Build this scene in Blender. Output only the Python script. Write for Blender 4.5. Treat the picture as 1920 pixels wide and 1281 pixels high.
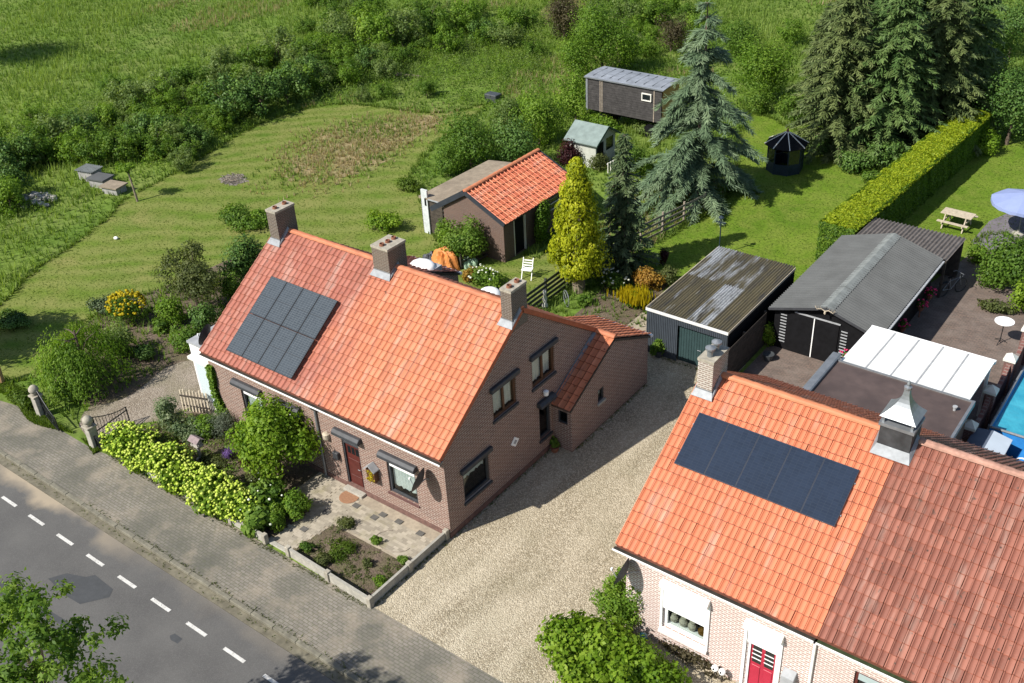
import bpy, bmesh, math, random
import numpy as np
from mathutils import Vector, Matrix
from mathutils.geometry import tessellate_polygon

for o in list(bpy.data.objects): bpy.data.objects.remove(o)
S = bpy.context.scene
COL = S.collection
random.seed(7)

# ------------------------------------------------------------------ camera
CP = np.array([17.75351, -18.46311, 23.59385])
YAW, PITCH, ROLL, FPX = 0.67288, 0.56143, -0.05597, 1931.18554
PW, PH = 1920.0, 1281.0
_f = np.array([-math.sin(YAW)*math.cos(PITCH), math.cos(YAW)*math.cos(PITCH), -math.sin(PITCH)])
_r0 = np.array([math.cos(YAW), math.sin(YAW), 0.0]); _u0 = np.cross(_r0, _f)
_r = math.cos(ROLL)*_r0+math.sin(ROLL)*_u0; _u = -math.sin(ROLL)*_r0+math.cos(ROLL)*_u0
cd = bpy.data.cameras.new('camera'); cam = bpy.data.objects.new('camera', cd); COL.objects.link(cam)
cam.matrix_world = Matrix(((_r[0], _u[0], -_f[0], CP[0]), (_r[1], _u[1], -_f[1], CP[1]), (_r[2], _u[2], -_f[2], CP[2]), (0, 0, 0, 1)))
cd.sensor_width = 36; cd.lens = FPX*36/PW; cd.clip_start = .1; cd.clip_end = 6000
S.camera = cam
S.render.resolution_x, S.render.resolution_y = 1024, 683

# ------------------------------------------------------------------ light
SUN = Vector((.45, .95, -1.0)).normalized()
w = bpy.data.worlds.new('World'); S.world = w; w.use_nodes = True
wn = w.node_tree.nodes; bg = wn['Background']; sk = wn.new('ShaderNodeTexSky')
sk.sky_type = 'NISHITA'; sk.sun_disc = False
sk.sun_elevation = math.asin(-SUN.z); sk.sun_rotation = math.atan2(-SUN.x, -SUN.y)
w.node_tree.links.new(sk.outputs[0], bg.inputs[0]); bg.inputs[1].default_value = .092
ld = bpy.data.lights.new('sun', 'SUN'); ld.energy = 5.0; ld.angle = math.radians(.53); ld.color = (1, .955, .88)
lo = bpy.data.objects.new('sun', ld); COL.objects.link(lo); lo.rotation_euler = SUN.to_track_quat('-Z', 'Y').to_euler(); lo.location = (-20, -40, 60)
S.view_settings.view_transform = 'Standard'; S.view_settings.look = 'None'
S.view_settings.exposure = 0.55; S.view_settings.gamma = 1; S.view_settings.use_curve_mapping = False

# ------------------------------------------------------------------ photo pixel -> point on a plane of the place
def pray(px, py):
    return _f+(px-PW/2)/FPX*_r-(py-PH/2)/FPX*_u
def G(px, py, z=0.0):
    d = pray(px, py); t = (z-CP[2])/d[2]; p = CP+t*d
    return Vector((p[0], p[1], z))
def GY(px, py, y):
    d = pray(px, py); t = (y-CP[1])/d[1]; p = CP+t*d; return Vector(p)
def GX(px, py, x):
    d = pray(px, py); t = (x-CP[0])/d[0]; p = CP+t*d; return Vector(p)

# ------------------------------------------------------------------ materials
class NT:
    def __init__(s, name):
        s.m = bpy.data.materials.new(name); s.m.use_nodes = True
        s.t = s.m.node_tree; s.b = s.t.nodes['Principled BSDF']; s.out = s.t.nodes['Material Output']
    def n(s, typ, ins=None, **kw):
        nd = s.t.nodes.new(typ)
        for k, v in kw.items(): setattr(nd, k, v)
        for k, v in (ins or {}).items(): s.set(nd.inputs[k], v)
        return nd
    def set(s, sock, v):
        if hasattr(v, 'is_output'): s.t.links.new(v, sock)
        elif isinstance(v, tuple) and len(v) == 3 and sock.type == 'RGBA': sock.default_value = (*v, 1)
        else: sock.default_value = v
    def pos(s): return s.n('ShaderNodeNewGeometry').outputs['Position']
    def noise(s, scale, detail=3, vec=None, rough=.55, out='Fac'):
        nd = s.n('ShaderNodeTexNoise', {'Scale': scale, 'Detail': detail, 'Roughness': rough})
        s.set(nd.inputs['Vector'], vec if vec is not None else s.pos()); return nd.outputs[out]
    def ramp(s, fac, cols):
        nd = s.n('ShaderNodeValToRGB'); e = nd.color_ramp.elements
        while len(e) < len(cols): e.new(.5)
        for el, (p, c) in zip(e, cols): el.position = p; el.color = (*c, 1) if len(c) == 3 else c
        s.set(nd.inputs[0], fac); return nd.outputs[0]
    def mix(s, fac, a, b, mode='MIX'):
        nd = s.n('ShaderNodeMix', data_type='RGBA', blend_type=mode)
        s.set(nd.inputs[0], fac); s.set(nd.inputs[6], a); s.set(nd.inputs[7], b); return nd.outputs[2]
    def math(s, op, a, b=0.0, c=0.0, clamp=False):
        nd = s.n('ShaderNodeMath', operation=op, use_clamp=clamp); s.set(nd.inputs[0], a); s.set(nd.inputs[1], b); s.set(nd.inputs[2], c); return nd.outputs[0]
    def maprange(s, v, a, b, c=0.0, d=1.0):
        nd = s.n('ShaderNodeMapRange'); nd.clamp = True
        for i, x in enumerate((v, a, b, c, d)): s.set(nd.inputs[i], x)
        return nd.outputs[0]
    def sep(s, v): return s.n('ShaderNodeSeparateXYZ', {0: v}).outputs
    def comb(s, x, y, z): return s.n('ShaderNodeCombineXYZ', {0: x, 1: y, 2: z}).outputs[0]
    def bump(s, h, strength=.4, dist=.02):
        nd = s.n('ShaderNodeBump', {'Strength': strength, 'Distance': dist, 'Height': h}); s.set(s.b.inputs['Normal'], nd.outputs[0])
    def col(s, c, rough=.8, spec=.3, metal=0.0):
        s.set(s.b.inputs['Base Color'], c); s.set(s.b.inputs['Roughness'], rough); s.set(s.b.inputs['Specular IOR Level'], spec); s.set(s.b.inputs['Metallic'], metal); return s.m

def sc(c, k): return tuple(max(0, min(1, v*k)) for v in c)
def plain(name, c, rough=.7, var=.18, scale=4.0, spec=.3, metal=0.0, bump=0.0, fine=None):
    t = NT(name); f = t.noise(scale, 4)
    o = t.ramp(f, [(.3, sc(c, 1-var)), (.7, sc(c, 1+var))])
    if fine:
        o = t.mix(t.maprange(t.noise(fine, 2), .35, .65, 0, .35), o, sc(c, .55))
    if bump: t.bump(t.noise(scale*12, 3), bump, .01)
    return t.col(o, rough, spec, metal)

def leafmat(name, cols, trans=.45, rough=.55, hue=.10):
    """cols: dark, mid, light albedo of the leaves themselves; per-leaf 'tint' picks among them"""
    t = NT(name)
    a = t.n('ShaderNodeAttribute', attribute_name='tint').outputs['Fac']
    r = t.n('ShaderNodeObjectInfo').outputs['Random']
    a2 = t.math('ADD', a, t.math('MULTIPLY', t.math('SUBTRACT', r, .5), hue*2))
    c = t.ramp(a2, [(0, cols[0]), (.5, cols[1]), (1, cols[2])])
    t.col(c, rough, .25)
    tr = t.n('ShaderNodeBsdfTranslucent', {0: t.mix(1.0, c, (1.0, 1.0, .55), 'MULTIPLY')})
    mx = t.n('ShaderNodeMixShader', {0: trans, 1: t.b.outputs[0], 2: tr.outputs[0]})
    t.t.links.new(mx.outputs[0], t.out.inputs[0]); return t.m

def brickmat(name, cols, mortar, bw=.23, bh=.065, msize=.012, rough=.85, dirt=None):
    t = NT(name); p = t.pos(); x, y, z = t.sep(p)
    nn = t.sep(t.n('ShaderNodeNewGeometry').outputs['Normal'])
    k = t.math('GREATER_THAN', t.math('ABSOLUTE', nn[0]), .5)
    u = t.math('ADD', t.math('MULTIPLY', k, y), t.math('MULTIPLY', t.math('SUBTRACT', 1.0, k), x))
    v = t.comb(u, z, 0.0)
    b = t.n('ShaderNodeTexBrick', {'Vector': v, 'Scale': 1.0, 'Mortar Size': msize, 'Brick Width': bw, 'Row Height': bh, 'Mortar Smooth': .3, 'Bias': 0.0, 'Color1': cols[0], 'Color2': cols[1], 'Mortar': mortar})
    c = t.mix(t.maprange(t.noise(1.1, 4), .35, .7, 0, .5), b.outputs[0], cols[2])
    c = t.mix(t.maprange(t.noise(23, 3), .4, .75, 0, .4), c, sc(cols[0], .6))
    t.bump(t.math('SUBTRACT', 1.0, b.outputs['Fac']), .5, .008)
    return t.col(c, rough, .2)

def tilemat(name, cols, per='obj', alt=None, x0=0, x1=1, moss=0.0):
    """cols: fired-clay colours picked per tile; alt: a second batch of tiles laid beyond x0..x1"""
    t = NT(name)
    r = t.n('ShaderNodeObjectInfo').outputs['Random'] if per == 'obj' else t.n('ShaderNodeAttribute', attribute_name='tint').outputs['Fac']
    c = t.ramp(r, [(0, cols[0]), (.5, cols[1]), (1, cols[2])])
    if alt:
        c2 = t.ramp(r, [(0, alt[0]), (.5, alt[1]), (1, alt[2])])
        x = t.sep(t.pos())[0]
        k = t.maprange(t.math('ADD', x, t.math('MULTIPLY', t.math('SUBTRACT', t.noise(.55, 3), .5), 5.0)), x0, x1)
        c = t.mix(k, c2, c)
    c = t.mix(t.maprange(t.noise(2.2, 5), .5, .8, 0, .35), c, sc(cols[0], .7))
    c = t.mix(t.maprange(t.noise(30, 3), .5, .75, 0, .3), c, sc(cols[2], 1.15))
    if moss: c = t.mix(t.maprange(t.noise(7, 5), .62, .72, 0, moss), c, (.06, .05, .04))
    st = t.noise(1.0, 5, t.n('ShaderNodeMapping', {0: t.pos(), 3: (2.6, .45, .45)}).outputs[0]); c = t.mix(t.maprange(st, .56, .72, 0, .38), c, (.46, .37, .31)); c = t.mix(t.maprange(t.noise(1.4, 5, t.n('ShaderNodeMapping', {0: t.pos(), 1: (5, 2, 0), 3: (2.2, .4, .4)}).outputs[0]), .56, .74, 0, .4), c, (.15, .075, .05))
    v_ = t.n('ShaderNodeTexVoronoi', {'Vector': t.pos(), 'Scale': 1.5}); c = t.mix(t.maprange(v_.outputs['Distance'], .035, .06, .85, 0), c, (.035, .022, .016))
    t.bump(t.noise(60, 2), .15, .004)
    return t.col(c, .62, .35)

# ------------------------------------------------------------------ mesh helpers
def np_mesh(name, V, F, mat=None, tint=None, smooth=False, sharp=None):
    V = np.asarray(V, np.float32); F = np.asarray(F, np.int32)
    me = bpy.data.meshes.new(name); n = len(F); k = F.shape[1]
    me.vertices.add(len(V)); me.vertices.foreach_set('co', V.ravel())
    me.loops.add(n*k); me.loops.foreach_set('vertex_index', F.ravel())
    me.polygons.add(n); me.polygons.foreach_set('loop_start', np.arange(0, n*k, k, dtype=np.int32)); me.polygons.foreach_set('loop_total', np.full(n, k, np.int32))
    if smooth: me.polygons.foreach_set('use_smooth', np.ones(n, bool))
    if tint is not None:
        a = me.attributes.new('tint', 'FLOAT', 'POINT'); a.data.foreach_set('value', np.asarray(tint, np.float32))
    if sharp is not None:
        a = me.attributes.new('sharp_face', 'BOOLEAN', 'FACE'); a.data.foreach_set('value', np.asarray(sharp, bool))
    if mat: me.materials.append(mat)
    me.update(calc_edges=True); return me

ORG = {}
def worldorg(o): return ORG.get(o.name, Vector((0, 0, 0)))
def link(name, data, parent=None, kind=None):
    o = bpy.data.objects.new(name, data); COL.objects.link(o)
    if parent: o.parent = parent; ORG[o.name] = worldorg(parent)
    if kind: o['kind'] = kind
    return o
def thing(name, label, cat, loc=(0, 0, 0), rz=0.0, group=None, scale=1.0):
    o = bpy.data.objects.new(name, None); COL.objects.link(o); o.empty_display_size = .2
    o.location = loc; o.rotation_euler = (0, 0, rz); o.scale = (scale,)*3
    ORG[o.name] = Vector(loc); tag(o, label, cat, group); return o
def tag(o, label, cat, group=None):
    o['label'] = label; o['category'] = cat
    if group: o['group'] = group
    return o
def copy_tree(o, loc=None, rz=None, label=None, parent=None):
    c = o.copy(); COL.objects.link(c); c.parent = parent
    if loc is not None: c.location = loc
    if rz is not None: c.rotation_euler = (0, 0, rz)
    if label: c['label'] = label
    for ch in o.children: copy_tree(ch, parent=c)
    return c

class MB:
    """collects shapes given in world (or local) metres; build() links them as one mesh"""
    def __init__(s): s.v = []; s.f = []
    def add(s, vs, fs):
        b = len(s.v); s.v += [tuple(q) for q in vs]; s.f += [tuple(i+b for i in f) for f in fs]; return s
    def box(s, x0, x1, y0, y1, z0, z1, mp=None):
        vs = [(x, y, z) for z in (z0, z1) for x, y in ((x0, y0), (x1, y0), (x1, y1), (x0, y1))]
        if mp: vs = [mp(*q) for q in vs]
        return s.add(vs, [(3, 2, 1, 0), (4, 5, 6, 7), (0, 1, 5, 4), (1, 2, 6, 5), (2, 3, 7, 6), (3, 0, 4, 7)])
    def bar(s, a, b, w, h=None, up=(0, 0, 1)):
        """rectangular bar from a to b, w across, h along up"""
        a = Vector(a); b = Vector(b); h = h or w; d = (b-a).normalized(); up = Vector(up)
        if abs(d.dot(up)) > .95: up = Vector((1, 0, 0))
        sx = d.cross(up).normalized(); uu = sx.cross(d).normalized()
        vs = [p+sx*i*w/2+uu*j*h/2 for p in (a, b) for i, j in ((-1, -1), (1, -1), (1, 1), (-1, 1))]
        return s.add(vs, [(3, 2, 1, 0), (4, 5, 6, 7), (0, 1, 5, 4), (1, 2, 6, 5), (2, 3, 7, 6), (3, 0, 4, 7)])
    def tube(s, pts, rad, n=8, cap=True):
        pts = [Vector(p) for p in pts]; r = rad if isinstance(rad, (list, tuple)) else [rad]*len(pts); b = len(s.v)
        for i, p in enumerate(pts):
            d = (pts[min(i+1, len(pts)-1)]-pts[max(i-1, 0)]).normalized()
            q = Vector((1, 0, 0)) if abs(d.x) < .8 else Vector((0, 1, 0))
            sx = d.cross(q).normalized(); sy = d.cross(sx)
            for k in range(n):
                a = 2*math.pi*k/n; s.v.append(tuple(p+sx*math.cos(a)*r[i]+sy*math.sin(a)*r[i]))
        for i in range(len(pts)-1):
            for k in range(n): s.f.append((b+i*n+k, b+i*n+(k+1) % n, b+(i+1)*n+(k+1) % n, b+(i+1)*n+k))
        if cap: s.f.append(tuple(b+k for k in range(n))[::-1]); s.f.append(tuple(b+(len(pts)-1)*n+k for k in range(n)))
        return s
    def lathe(s, c, prof, n=16):
        c = Vector(c); b = len(s.v)
        for r, z in prof:
            for k in range(n): a = 2*math.pi*k/n; s.v.append((c.x+r*math.cos(a), c.y+r*math.sin(a), c.z+z))
        for i in range(len(prof)-1):
            for k in range(n): s.f.append((b+i*n+k, b+i*n+(k+1) % n, b+(i+1)*n+(k+1) % n, b+(i+1)*n+k))
        s.f.append(tuple(b+k for k in range(n))[::-1]); s.f.append(tuple(b+(len(prof)-1)*n+k for k in range(n))); return s
    def prism(s, poly, off):
        """polygon (3d points) pushed along off"""
        n = len(poly); off = Vector(off); p = [Vector(q) for q in poly]
        return s.add(p+[q+off for q in p], [tuple(range(n))[::-1], tuple(range(n, 2*n))]+[(i, (i+1) % n, (i+1) % n+n, i+n) for i in range(n)])
    def ball(s, c, r, sub=1, sx=1, sy=1, sz=1):
        bm = bmesh.new(); bmesh.ops.create_icosphere(bm, subdivisions=sub, radius=r)
        bm.verts.ensure_lookup_table()
        s.add([(c[0]+v.co.x*sx, c[1]+v.co.y*sy, c[2]+v.co.z*sz) for v in bm.verts], [[v.index for v in f.verts] for f in bm.faces]); bm.free(); return s
    def build(s, name, mat, parent=None, kind=None, smooth=False, bevel=0.0, local=False):
        o0 = Vector((0, 0, 0)) if local or not parent else worldorg(parent)
        me = bpy.data.meshes.new(name); me.from_pydata([tuple(Vector(q)-o0) for q in s.v], [], s.f)
        bm = bmesh.new(); bm.from_mesh(me); bmesh.ops.recalc_face_normals(bm, faces=bm.faces)
        if bevel: bmesh.ops.bevel(bm, geom=bm.edges[:], offset=bevel, segments=1, affect='EDGES')
        bm.to_mesh(me); bm.free()
        if smooth:
            for p in me.polygons: p.use_smooth = True
        if mat: me.materials.append(mat)
        return link(name, me, parent, kind)
def one(name, mb, mat, label, cat, group=None, base=None, **kw):
    """a thing that is one mesh; its origin set at its base"""
    if base is None:
        xs = np.array(s_ := mb.v); base = (xs[:, 0].mean(), xs[:, 1].mean(), xs[:, 2].min())
    b = Vector(base); mb.v = [tuple(Vector(q)-b) for q in mb.v]
    o = mb.build(name, mat, None, **kw); o.location = b; ORG[o.name] = b; return tag(o, label, cat, group)

def mfront(y0): return lambda u, d, z: (u, y0-d, z)      # wall that faces -y, d outward
def mright(x0): return lambda u, d, z: (x0+d, u, z)      # wall that faces +x
def mleft(x0): return lambda u, d, z: (x0-d, u, z)
def mback(y0): return lambda u, d, z: (u, y0+d, z)

def wall_panel(mb, mp, outer, holes, depth=.12):
    """flat wall (u,z polygon) with real openings and reveals"""
    polys = [[Vector((u, z, 0)) for u, z in outer]]+[[Vector((a, c, 0)), Vector((b, c, 0)), Vector((b, d, 0)), Vector((a, d, 0))] for a, b, c, d in holes]
    flat = [p for q in polys for p in q]
    mb.add([mp(p.x, 0, p.y) for p in flat], [t for t in tessellate_polygon(polys)])
    for a, b, c, d in holes:
        q = [(a, c), (b, c), (b, d), (a, d)]
        mb.add([mp(u, 0, z) for u, z in q]+[mp(u, -depth, z) for u, z in q], [(i, (i+1) % 4, (i+1) % 4+4, i+4) for i in range(4)])
def window(parent, mp, u0, u1, z0, z1, fm, pm, mull=(), transom=None, sill=None, curtain=None, cfrac=.5, fw=.07, dep=.10, cz=None):
    f = MB()
    f.box(u0, u1, -dep-.03, -dep+.05, z0, z0+fw, mp); f.box(u0, u1, -dep-.03, -dep+.05, z1-fw, z1, mp)
    f.box(u0, u0+fw, -dep-.03, -dep+.047, z0+fw, z1-fw, mp); f.box(u1-fw, u1, -dep-.03, -dep+.047, z0+fw, z1-fw, mp)
    for m in mull: f.box(m-fw*.5, m+fw*.5, -dep-.03, -dep+.044, z0+fw, z1-fw, mp)
    if transom: f.box(u0+fw, u1-fw, -dep-.03, -dep+.041, transom-fw*.4, transom+fw*.4, mp)
    w = f.build('window', fm, parent)
    MB().box(u0+fw*.5, u1-fw*.5, -dep-.012, -dep-.004, z0+fw*.5, z1-fw*.5, mp).build('pane', pm, w)
    if curtain:
        za, zb = cz if cz else (z1-(z1-z0)*cfrac, z1-fw)
        c = MB(); n = 24
        vs = []; fs = []
        for i in range(n+1):
            u = u0+fw+(u1-u0-2*fw)*i/n; d = -dep-.09-.02*math.sin(i*2.1)
            vs += [mp(u, d, za+.03*math.sin(i*1.3)), mp(u, d, zb)]
        for i in range(n): fs.append((2*i, 2*i+2, 2*i+3, 2*i+1))
        c.add(vs, fs); c.build('curtain', curtain, w)
    if sill: MB().box(u0-.06, u1+.06, -.11, .07, z0-.09, z0-.003, mp).build('sill', sill, w)
    return w

# roof tiles ---------------------------------------------------------------
def tile_arrays(p, l, lift=.03, roll=.05):
    """pantile: roll, pan and an open side joint; faces flagged 1 are the lower lip, coloured dark as overlap shade"""
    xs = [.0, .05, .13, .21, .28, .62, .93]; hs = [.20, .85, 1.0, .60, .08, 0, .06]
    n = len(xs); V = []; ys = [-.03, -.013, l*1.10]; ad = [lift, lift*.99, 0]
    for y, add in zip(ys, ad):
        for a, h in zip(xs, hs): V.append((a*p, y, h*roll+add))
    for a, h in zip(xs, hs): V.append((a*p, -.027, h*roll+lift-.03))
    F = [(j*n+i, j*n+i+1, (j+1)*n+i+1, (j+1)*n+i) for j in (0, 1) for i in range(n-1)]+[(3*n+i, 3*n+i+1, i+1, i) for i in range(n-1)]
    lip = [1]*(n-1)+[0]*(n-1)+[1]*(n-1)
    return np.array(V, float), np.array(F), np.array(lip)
def tiled(parent, org, U, V, ncol, nrow, p, l, mobj, mattr, nind=300, keep=None, seed=1, roll=.05):
    rng = np.random.default_rng(seed); org = Vector(org); U = Vector(U).normalized(); V = Vector(V).normalized(); Nn = U.cross(V).normalized()
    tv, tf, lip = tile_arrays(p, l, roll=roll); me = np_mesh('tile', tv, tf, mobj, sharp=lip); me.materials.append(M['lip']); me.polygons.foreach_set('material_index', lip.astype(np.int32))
    R = Matrix((U, V, Nn)).transposed(); cells = []
    for r in range(nrow):
        for c in range(ncol):
            q = org+U*(c*p)+V*(r*l)
            if keep and not keep(q+U*p*.5+V*l*.5): continue
            cells.append(((Vector(CP)-q).length, q))
    cells.sort(key=lambda a: a[0]); o0 = worldorg(parent)
    VV = []; FF = []; TT = []; b = 0
    for i, (d, q) in enumerate(cells):
        j = Matrix.Rotation(rng.normal(0, .006), 3, 'Z') @ Matrix.Rotation(rng.normal(0, .005), 3, 'X')
        q = q+Nn*rng.normal(0, .003)+U*rng.normal(0, .003)+V*rng.normal(0, .005)-o0
        if i < nind:
            o = link('tile', me, parent); o.matrix_local = Matrix.Translation(q) @ (R @ j).to_4x4()
        else:
            VV.append(tv @ np.array(R @ j).T+np.array(q)); FF.append(tf+b); TT.append(np.full(len(tv), rng.random())); b += len(tv)
    if VV:
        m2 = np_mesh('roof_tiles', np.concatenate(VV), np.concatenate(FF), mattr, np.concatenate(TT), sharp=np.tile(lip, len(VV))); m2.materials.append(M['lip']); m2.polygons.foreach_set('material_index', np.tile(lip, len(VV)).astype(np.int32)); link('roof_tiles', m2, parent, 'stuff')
def ridge(parent, a, b, r, seg, mat, name='ridge_tile'):
    a = Vector(a); b = Vector(b); L = (b-a).length; n = max(1, round(L/seg)); d = (b-a)/n; dn = d.normalized(); sx = dn.cross(Vector((0, 0, 1))).normalized()
    vs = []; fs = []; K = 7; o0 = worldorg(parent)
    for e, t, rr in ((0, -.02, r*1.08), (1, d.length, r*.96)):
        for k in range(K):
            an = math.pi*(k/(K-1)); p = dn*t+sx*math.cos(an)*rr+Vector((0, 0, 1))*(math.sin(an)*rr*.8); vs.append(tuple(p))
    fs = [(k, k+1, K+k+1, K+k) for k in range(K-1)]+[tuple(range(K))[::-1], tuple(range(K, 2*K))]
    me = bpy.data.meshes.new(name); me.from_pydata(vs, [], fs); me.materials.append(mat)
    for i in range(n):
        o = link(name, me, parent); o.location = a+d*i-o0
def chimney(parent, x0, x1, y0, y1, zb, zt, bm_, capm, potm, flash, npot=2, roofz=None, capo=.03, pot='round'):
    ch = MB().box(x0, x1, y0, y1, zb, zt).build('chimney', bm_, parent)
    MB().box(x0-capo, x1+capo, y0-capo, y1+capo, zt+.002, zt+.09).build('cap', capm, ch)
    for i in range(npot):
        y = y0+(y1-y0)*(i+.5)/npot; x = (x0+x1)/2
        MB().lathe((x, y, zt+.088), [(.10, 0), (.085, .09), (.07, .09), (.06, .01)], 12).build('chimney_pot', potm, ch)
    if flash:
        f = MB(); zf = roofz(y0)
        f.add([(x0-.10, y0-.17, roofz(y0-.17)+.09), (x1+.10, y0-.17, roofz(y0-.17)+.09), (x1+.02, y0-.015, zf+.16), (x0-.02, y0-.015, zf+.16)], [(0, 1, 2, 3)])
        f.add([(x0-.02, y0-.012, zf+.16), (x1+.02, y0-.012, zf+.16), (x1+.012, y0-.012, zf+.2), (x0-.012, y0-.012, zf+.2)], [(0, 1, 2, 3)])
        ym = (y0+y1)/2
        for xx, sg in ((x1, 1), (x0, -1)):
            f.add([(xx+sg*.012, y0-.02, zf+.22), (xx+sg*.012, ym, roofz(ym)+.24), (xx+sg*.08, ym, roofz(ym)+.11), (xx+sg*.08, y0-.16, roofz(y0-.16)+.095), (xx+sg*.012, y0-.02, zf+.1)], [(0, 1, 2, 3, 4)])
        f.build('flashing', flash, ch)
    return ch
# ------------------------------------------------------------------ foliage helpers
def unit(v): return v/np.maximum(np.linalg.norm(v, axis=-1, keepdims=True), 1e-9)
def leaf_quads(P, N, size, asp, rng, T=None):
    n = len(P); N = unit(N)
    if T is None: T = rng.normal(size=(n, 3))
    T = unit(T-(T*N).sum(1, keepdims=True)*N); B = np.cross(N, T); s = np.asarray(size).reshape(-1, 1)*np.ones((n, 1)); 
    V = np.stack([P-T*s*.5, P+B*s*asp*.5+N*s*.10, P+T*s*.5-N*s*.06, P-B*s*asp*.5+N*s*.10], 1).reshape(-1, 3)
    return V, np.arange(4*n).reshape(-1, 4)
def sph(rng, n): return unit(rng.normal(size=(n, 3)))
def crown(rng, n, R, c, nclump=24, rc=(.28, .5), size=.1, asp=.6, shell=.35, up=.35, zmin=.03, rnd=.8, core=.12, sharp=.5):
    """leaves spread through a volume made of many uneven clumps"""
    R = np.array(R, float); c = np.array(c, float)
    cd_ = sph(rng, nclump); cr = rng.uniform(*rc, nclump)
    C = cd_*(rng.random((nclump, 1))**sharp)*(1-cr[:, None]*.75)
    wts = cr**2; idx = rng.choice(nclump, n, p=wts/wts.sum())
    d = sph(rng, n); rad = cr[idx]*(1-shell*rng.random(n)**1.3)*(1+.12*rng.normal(size=n).clip(-1.5, 2))
    ins = rng.random(n) < core; rad[ins] *= rng.random(ins.sum())
    Q = C[idx]+d*rad[:, None]
    P = c+Q*R; ct = rng.random(nclump)
    N = d*.8+unit(Q+1e-6)*.4+rng.normal(size=(n, 3))*rnd*.6; N[:, 2] += up
    ok = P[:, 2] > zmin; P, N, idx = P[ok], N[ok], idx[ok]
    s = size*rng.uniform(.65, 1.35, len(P))
    V, F = leaf_quads(P, N, s, asp, rng)
    t = (.5*ct[idx]+.5*rng.random(len(P)))
    return V, F, np.repeat(t, 4), C*R+c
def fol(name, V, F, t, mat): return np_mesh(name, V, F, mat, t)
def limbs(base, zt, tips, r0, rng, n=7, bend=.15, frac=.45):
    m = MB(); b = Vector(base); top = b+Vector((rng.normal(0, bend), rng.normal(0, bend), zt))
    m.tube([b-Vector((0, 0, .05)), b.lerp(top, .35)+Vector((rng.normal(0, bend*.3), rng.normal(0, bend*.3), 0)), b.lerp(top, .7), top], [r0*1.15, r0*.85, r0*.62, r0*.3], n)
    for q in tips:
        q = Vector(q); st = b.lerp(top, float(rng.uniform(frac, .95))); mid = st.lerp(q, .5)+Vector((0, 0, (q-st).length*.08))
        m.tube([st, mid, q], [r0*.38, r0*.22, r0*.06], 5, False)
    return m
def quads_to(P0, P1, W0, W1):
    V = np.stack([P0-W0, P0+W0, P1+W1, P1-W1], 1).reshape(-1, 3); return V, np.arange(len(V)).reshape(-1, 4)
def conifer(rng, h, r, whorls, nb, z0=.08, droop=.35, spray=.34, sw=.055, dens=9.0, power=.85, tipup=0.0, gap=0.0, rise=0.0):
    """whorled boughs, each feathered with hanging sprays of needles; returns needles and bough spines"""
    P0 = []; P1 = []; W = []; T = []; spines = []
    for wi in range(whorls):
        f = z0+(1-z0)*(wi+rng.random()*.7)/whorls; z = f*h
        L = r*(1-(f-z0)/(1-z0))**power+.12
        for k in range(nb):
            if rng.random() < gap: continue
            a = rng.random()*6.283; l = L*rng.uniform(.6, 1.12); d = np.array([math.cos(a), math.sin(a), 0]); sd = np.array([-d[1], d[0], 0])
            m = max(4, int(l*dens)); s = np.sort(rng.random(m))**.75
            dr = droop*rng.uniform(.7, 1.3); yy = rng.normal(0, .12)
            pts = d*(s*l)[:, None]+sd*(yy*l*s**2)[:, None]+np.array([0, 0, z]); pts[:, 2] += rise*l*s-dr*l*s**1.6+tipup*l*s**3
            spines.append([(0, 0, z), tuple(d*l*.5+np.array([0, 0, z+rise*l*.5-dr*l*.33])), tuple(d*l*.97+sd*yy*l+np.array([0, 0, z+rise*l-dr*l+tipup*l]))])
            tb = rng.random()
            for side in (-1, 1, 0):
                ln = spray*(.55+.6*rng.random(m))*(1.15-.55*s)
                dirv = d*(.55 if side else 1.0)+sd*side*rng.uniform(.6, 1.0)
                dv = np.repeat(dirv[None], m, 0)+rng.normal(0, .22, (m, 3)); dv[:, 2] -= rng.uniform(.15, .75, m)*(1 if droop > 0 else -.6)
                dv = unit(dv); P0.append(pts); P1.append(pts+dv*ln[:, None])
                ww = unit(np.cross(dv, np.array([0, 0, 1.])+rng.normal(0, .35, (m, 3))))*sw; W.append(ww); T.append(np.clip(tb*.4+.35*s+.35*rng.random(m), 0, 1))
    P0 = np.concatenate(P0); P1 = np.concatenate(P1); W = np.concatenate(W); T = np.concatenate(T)
    V, F = quads_to(P0, P1, W, W*.35); return V, F, np.repeat(T, 4), spines
def spine_mb(h, r0, spines, every=1, rr=.02):
    m = MB().tube([(0, 0, -.05), (0, 0, h*.5), (0, 0, h*.98)], [r0, r0*.6, .02], 8)
    for s in spines[::every]: m.tube(s, [rr*1.4, rr, rr*.3], 4, False)
    return m
def tufts(rng, P, hgt, nb, spread, width):
    """grass: nb blades per point"""
    n = len(P); P = np.repeat(P, nb, 0); m = len(P); h = np.repeat(np.asarray(hgt)*np.ones(n), nb)*rng.uniform(.55, 1.2, m)
    a = rng.random(m)*6.283; d = np.stack([np.cos(a), np.sin(a), np.zeros(m)], 1); sp = spread*rng.uniform(.2, 1, m)
    w = np.stack([-d[:, 1], d[:, 0], np.zeros(m)], 1)*(width*rng.uniform(.6, 1.3, m))[:, None]
    b = P+d*(sp*h*.25)[:, None]; tip = b+d*(sp*h)[:, None]; tip[:, 2] += h
    V = np.stack([b-w, b+w, tip+w*.15, tip-w*.15], 1).reshape(-1, 3); return V, np.arange(4*m).reshape(-1, 4), m
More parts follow.
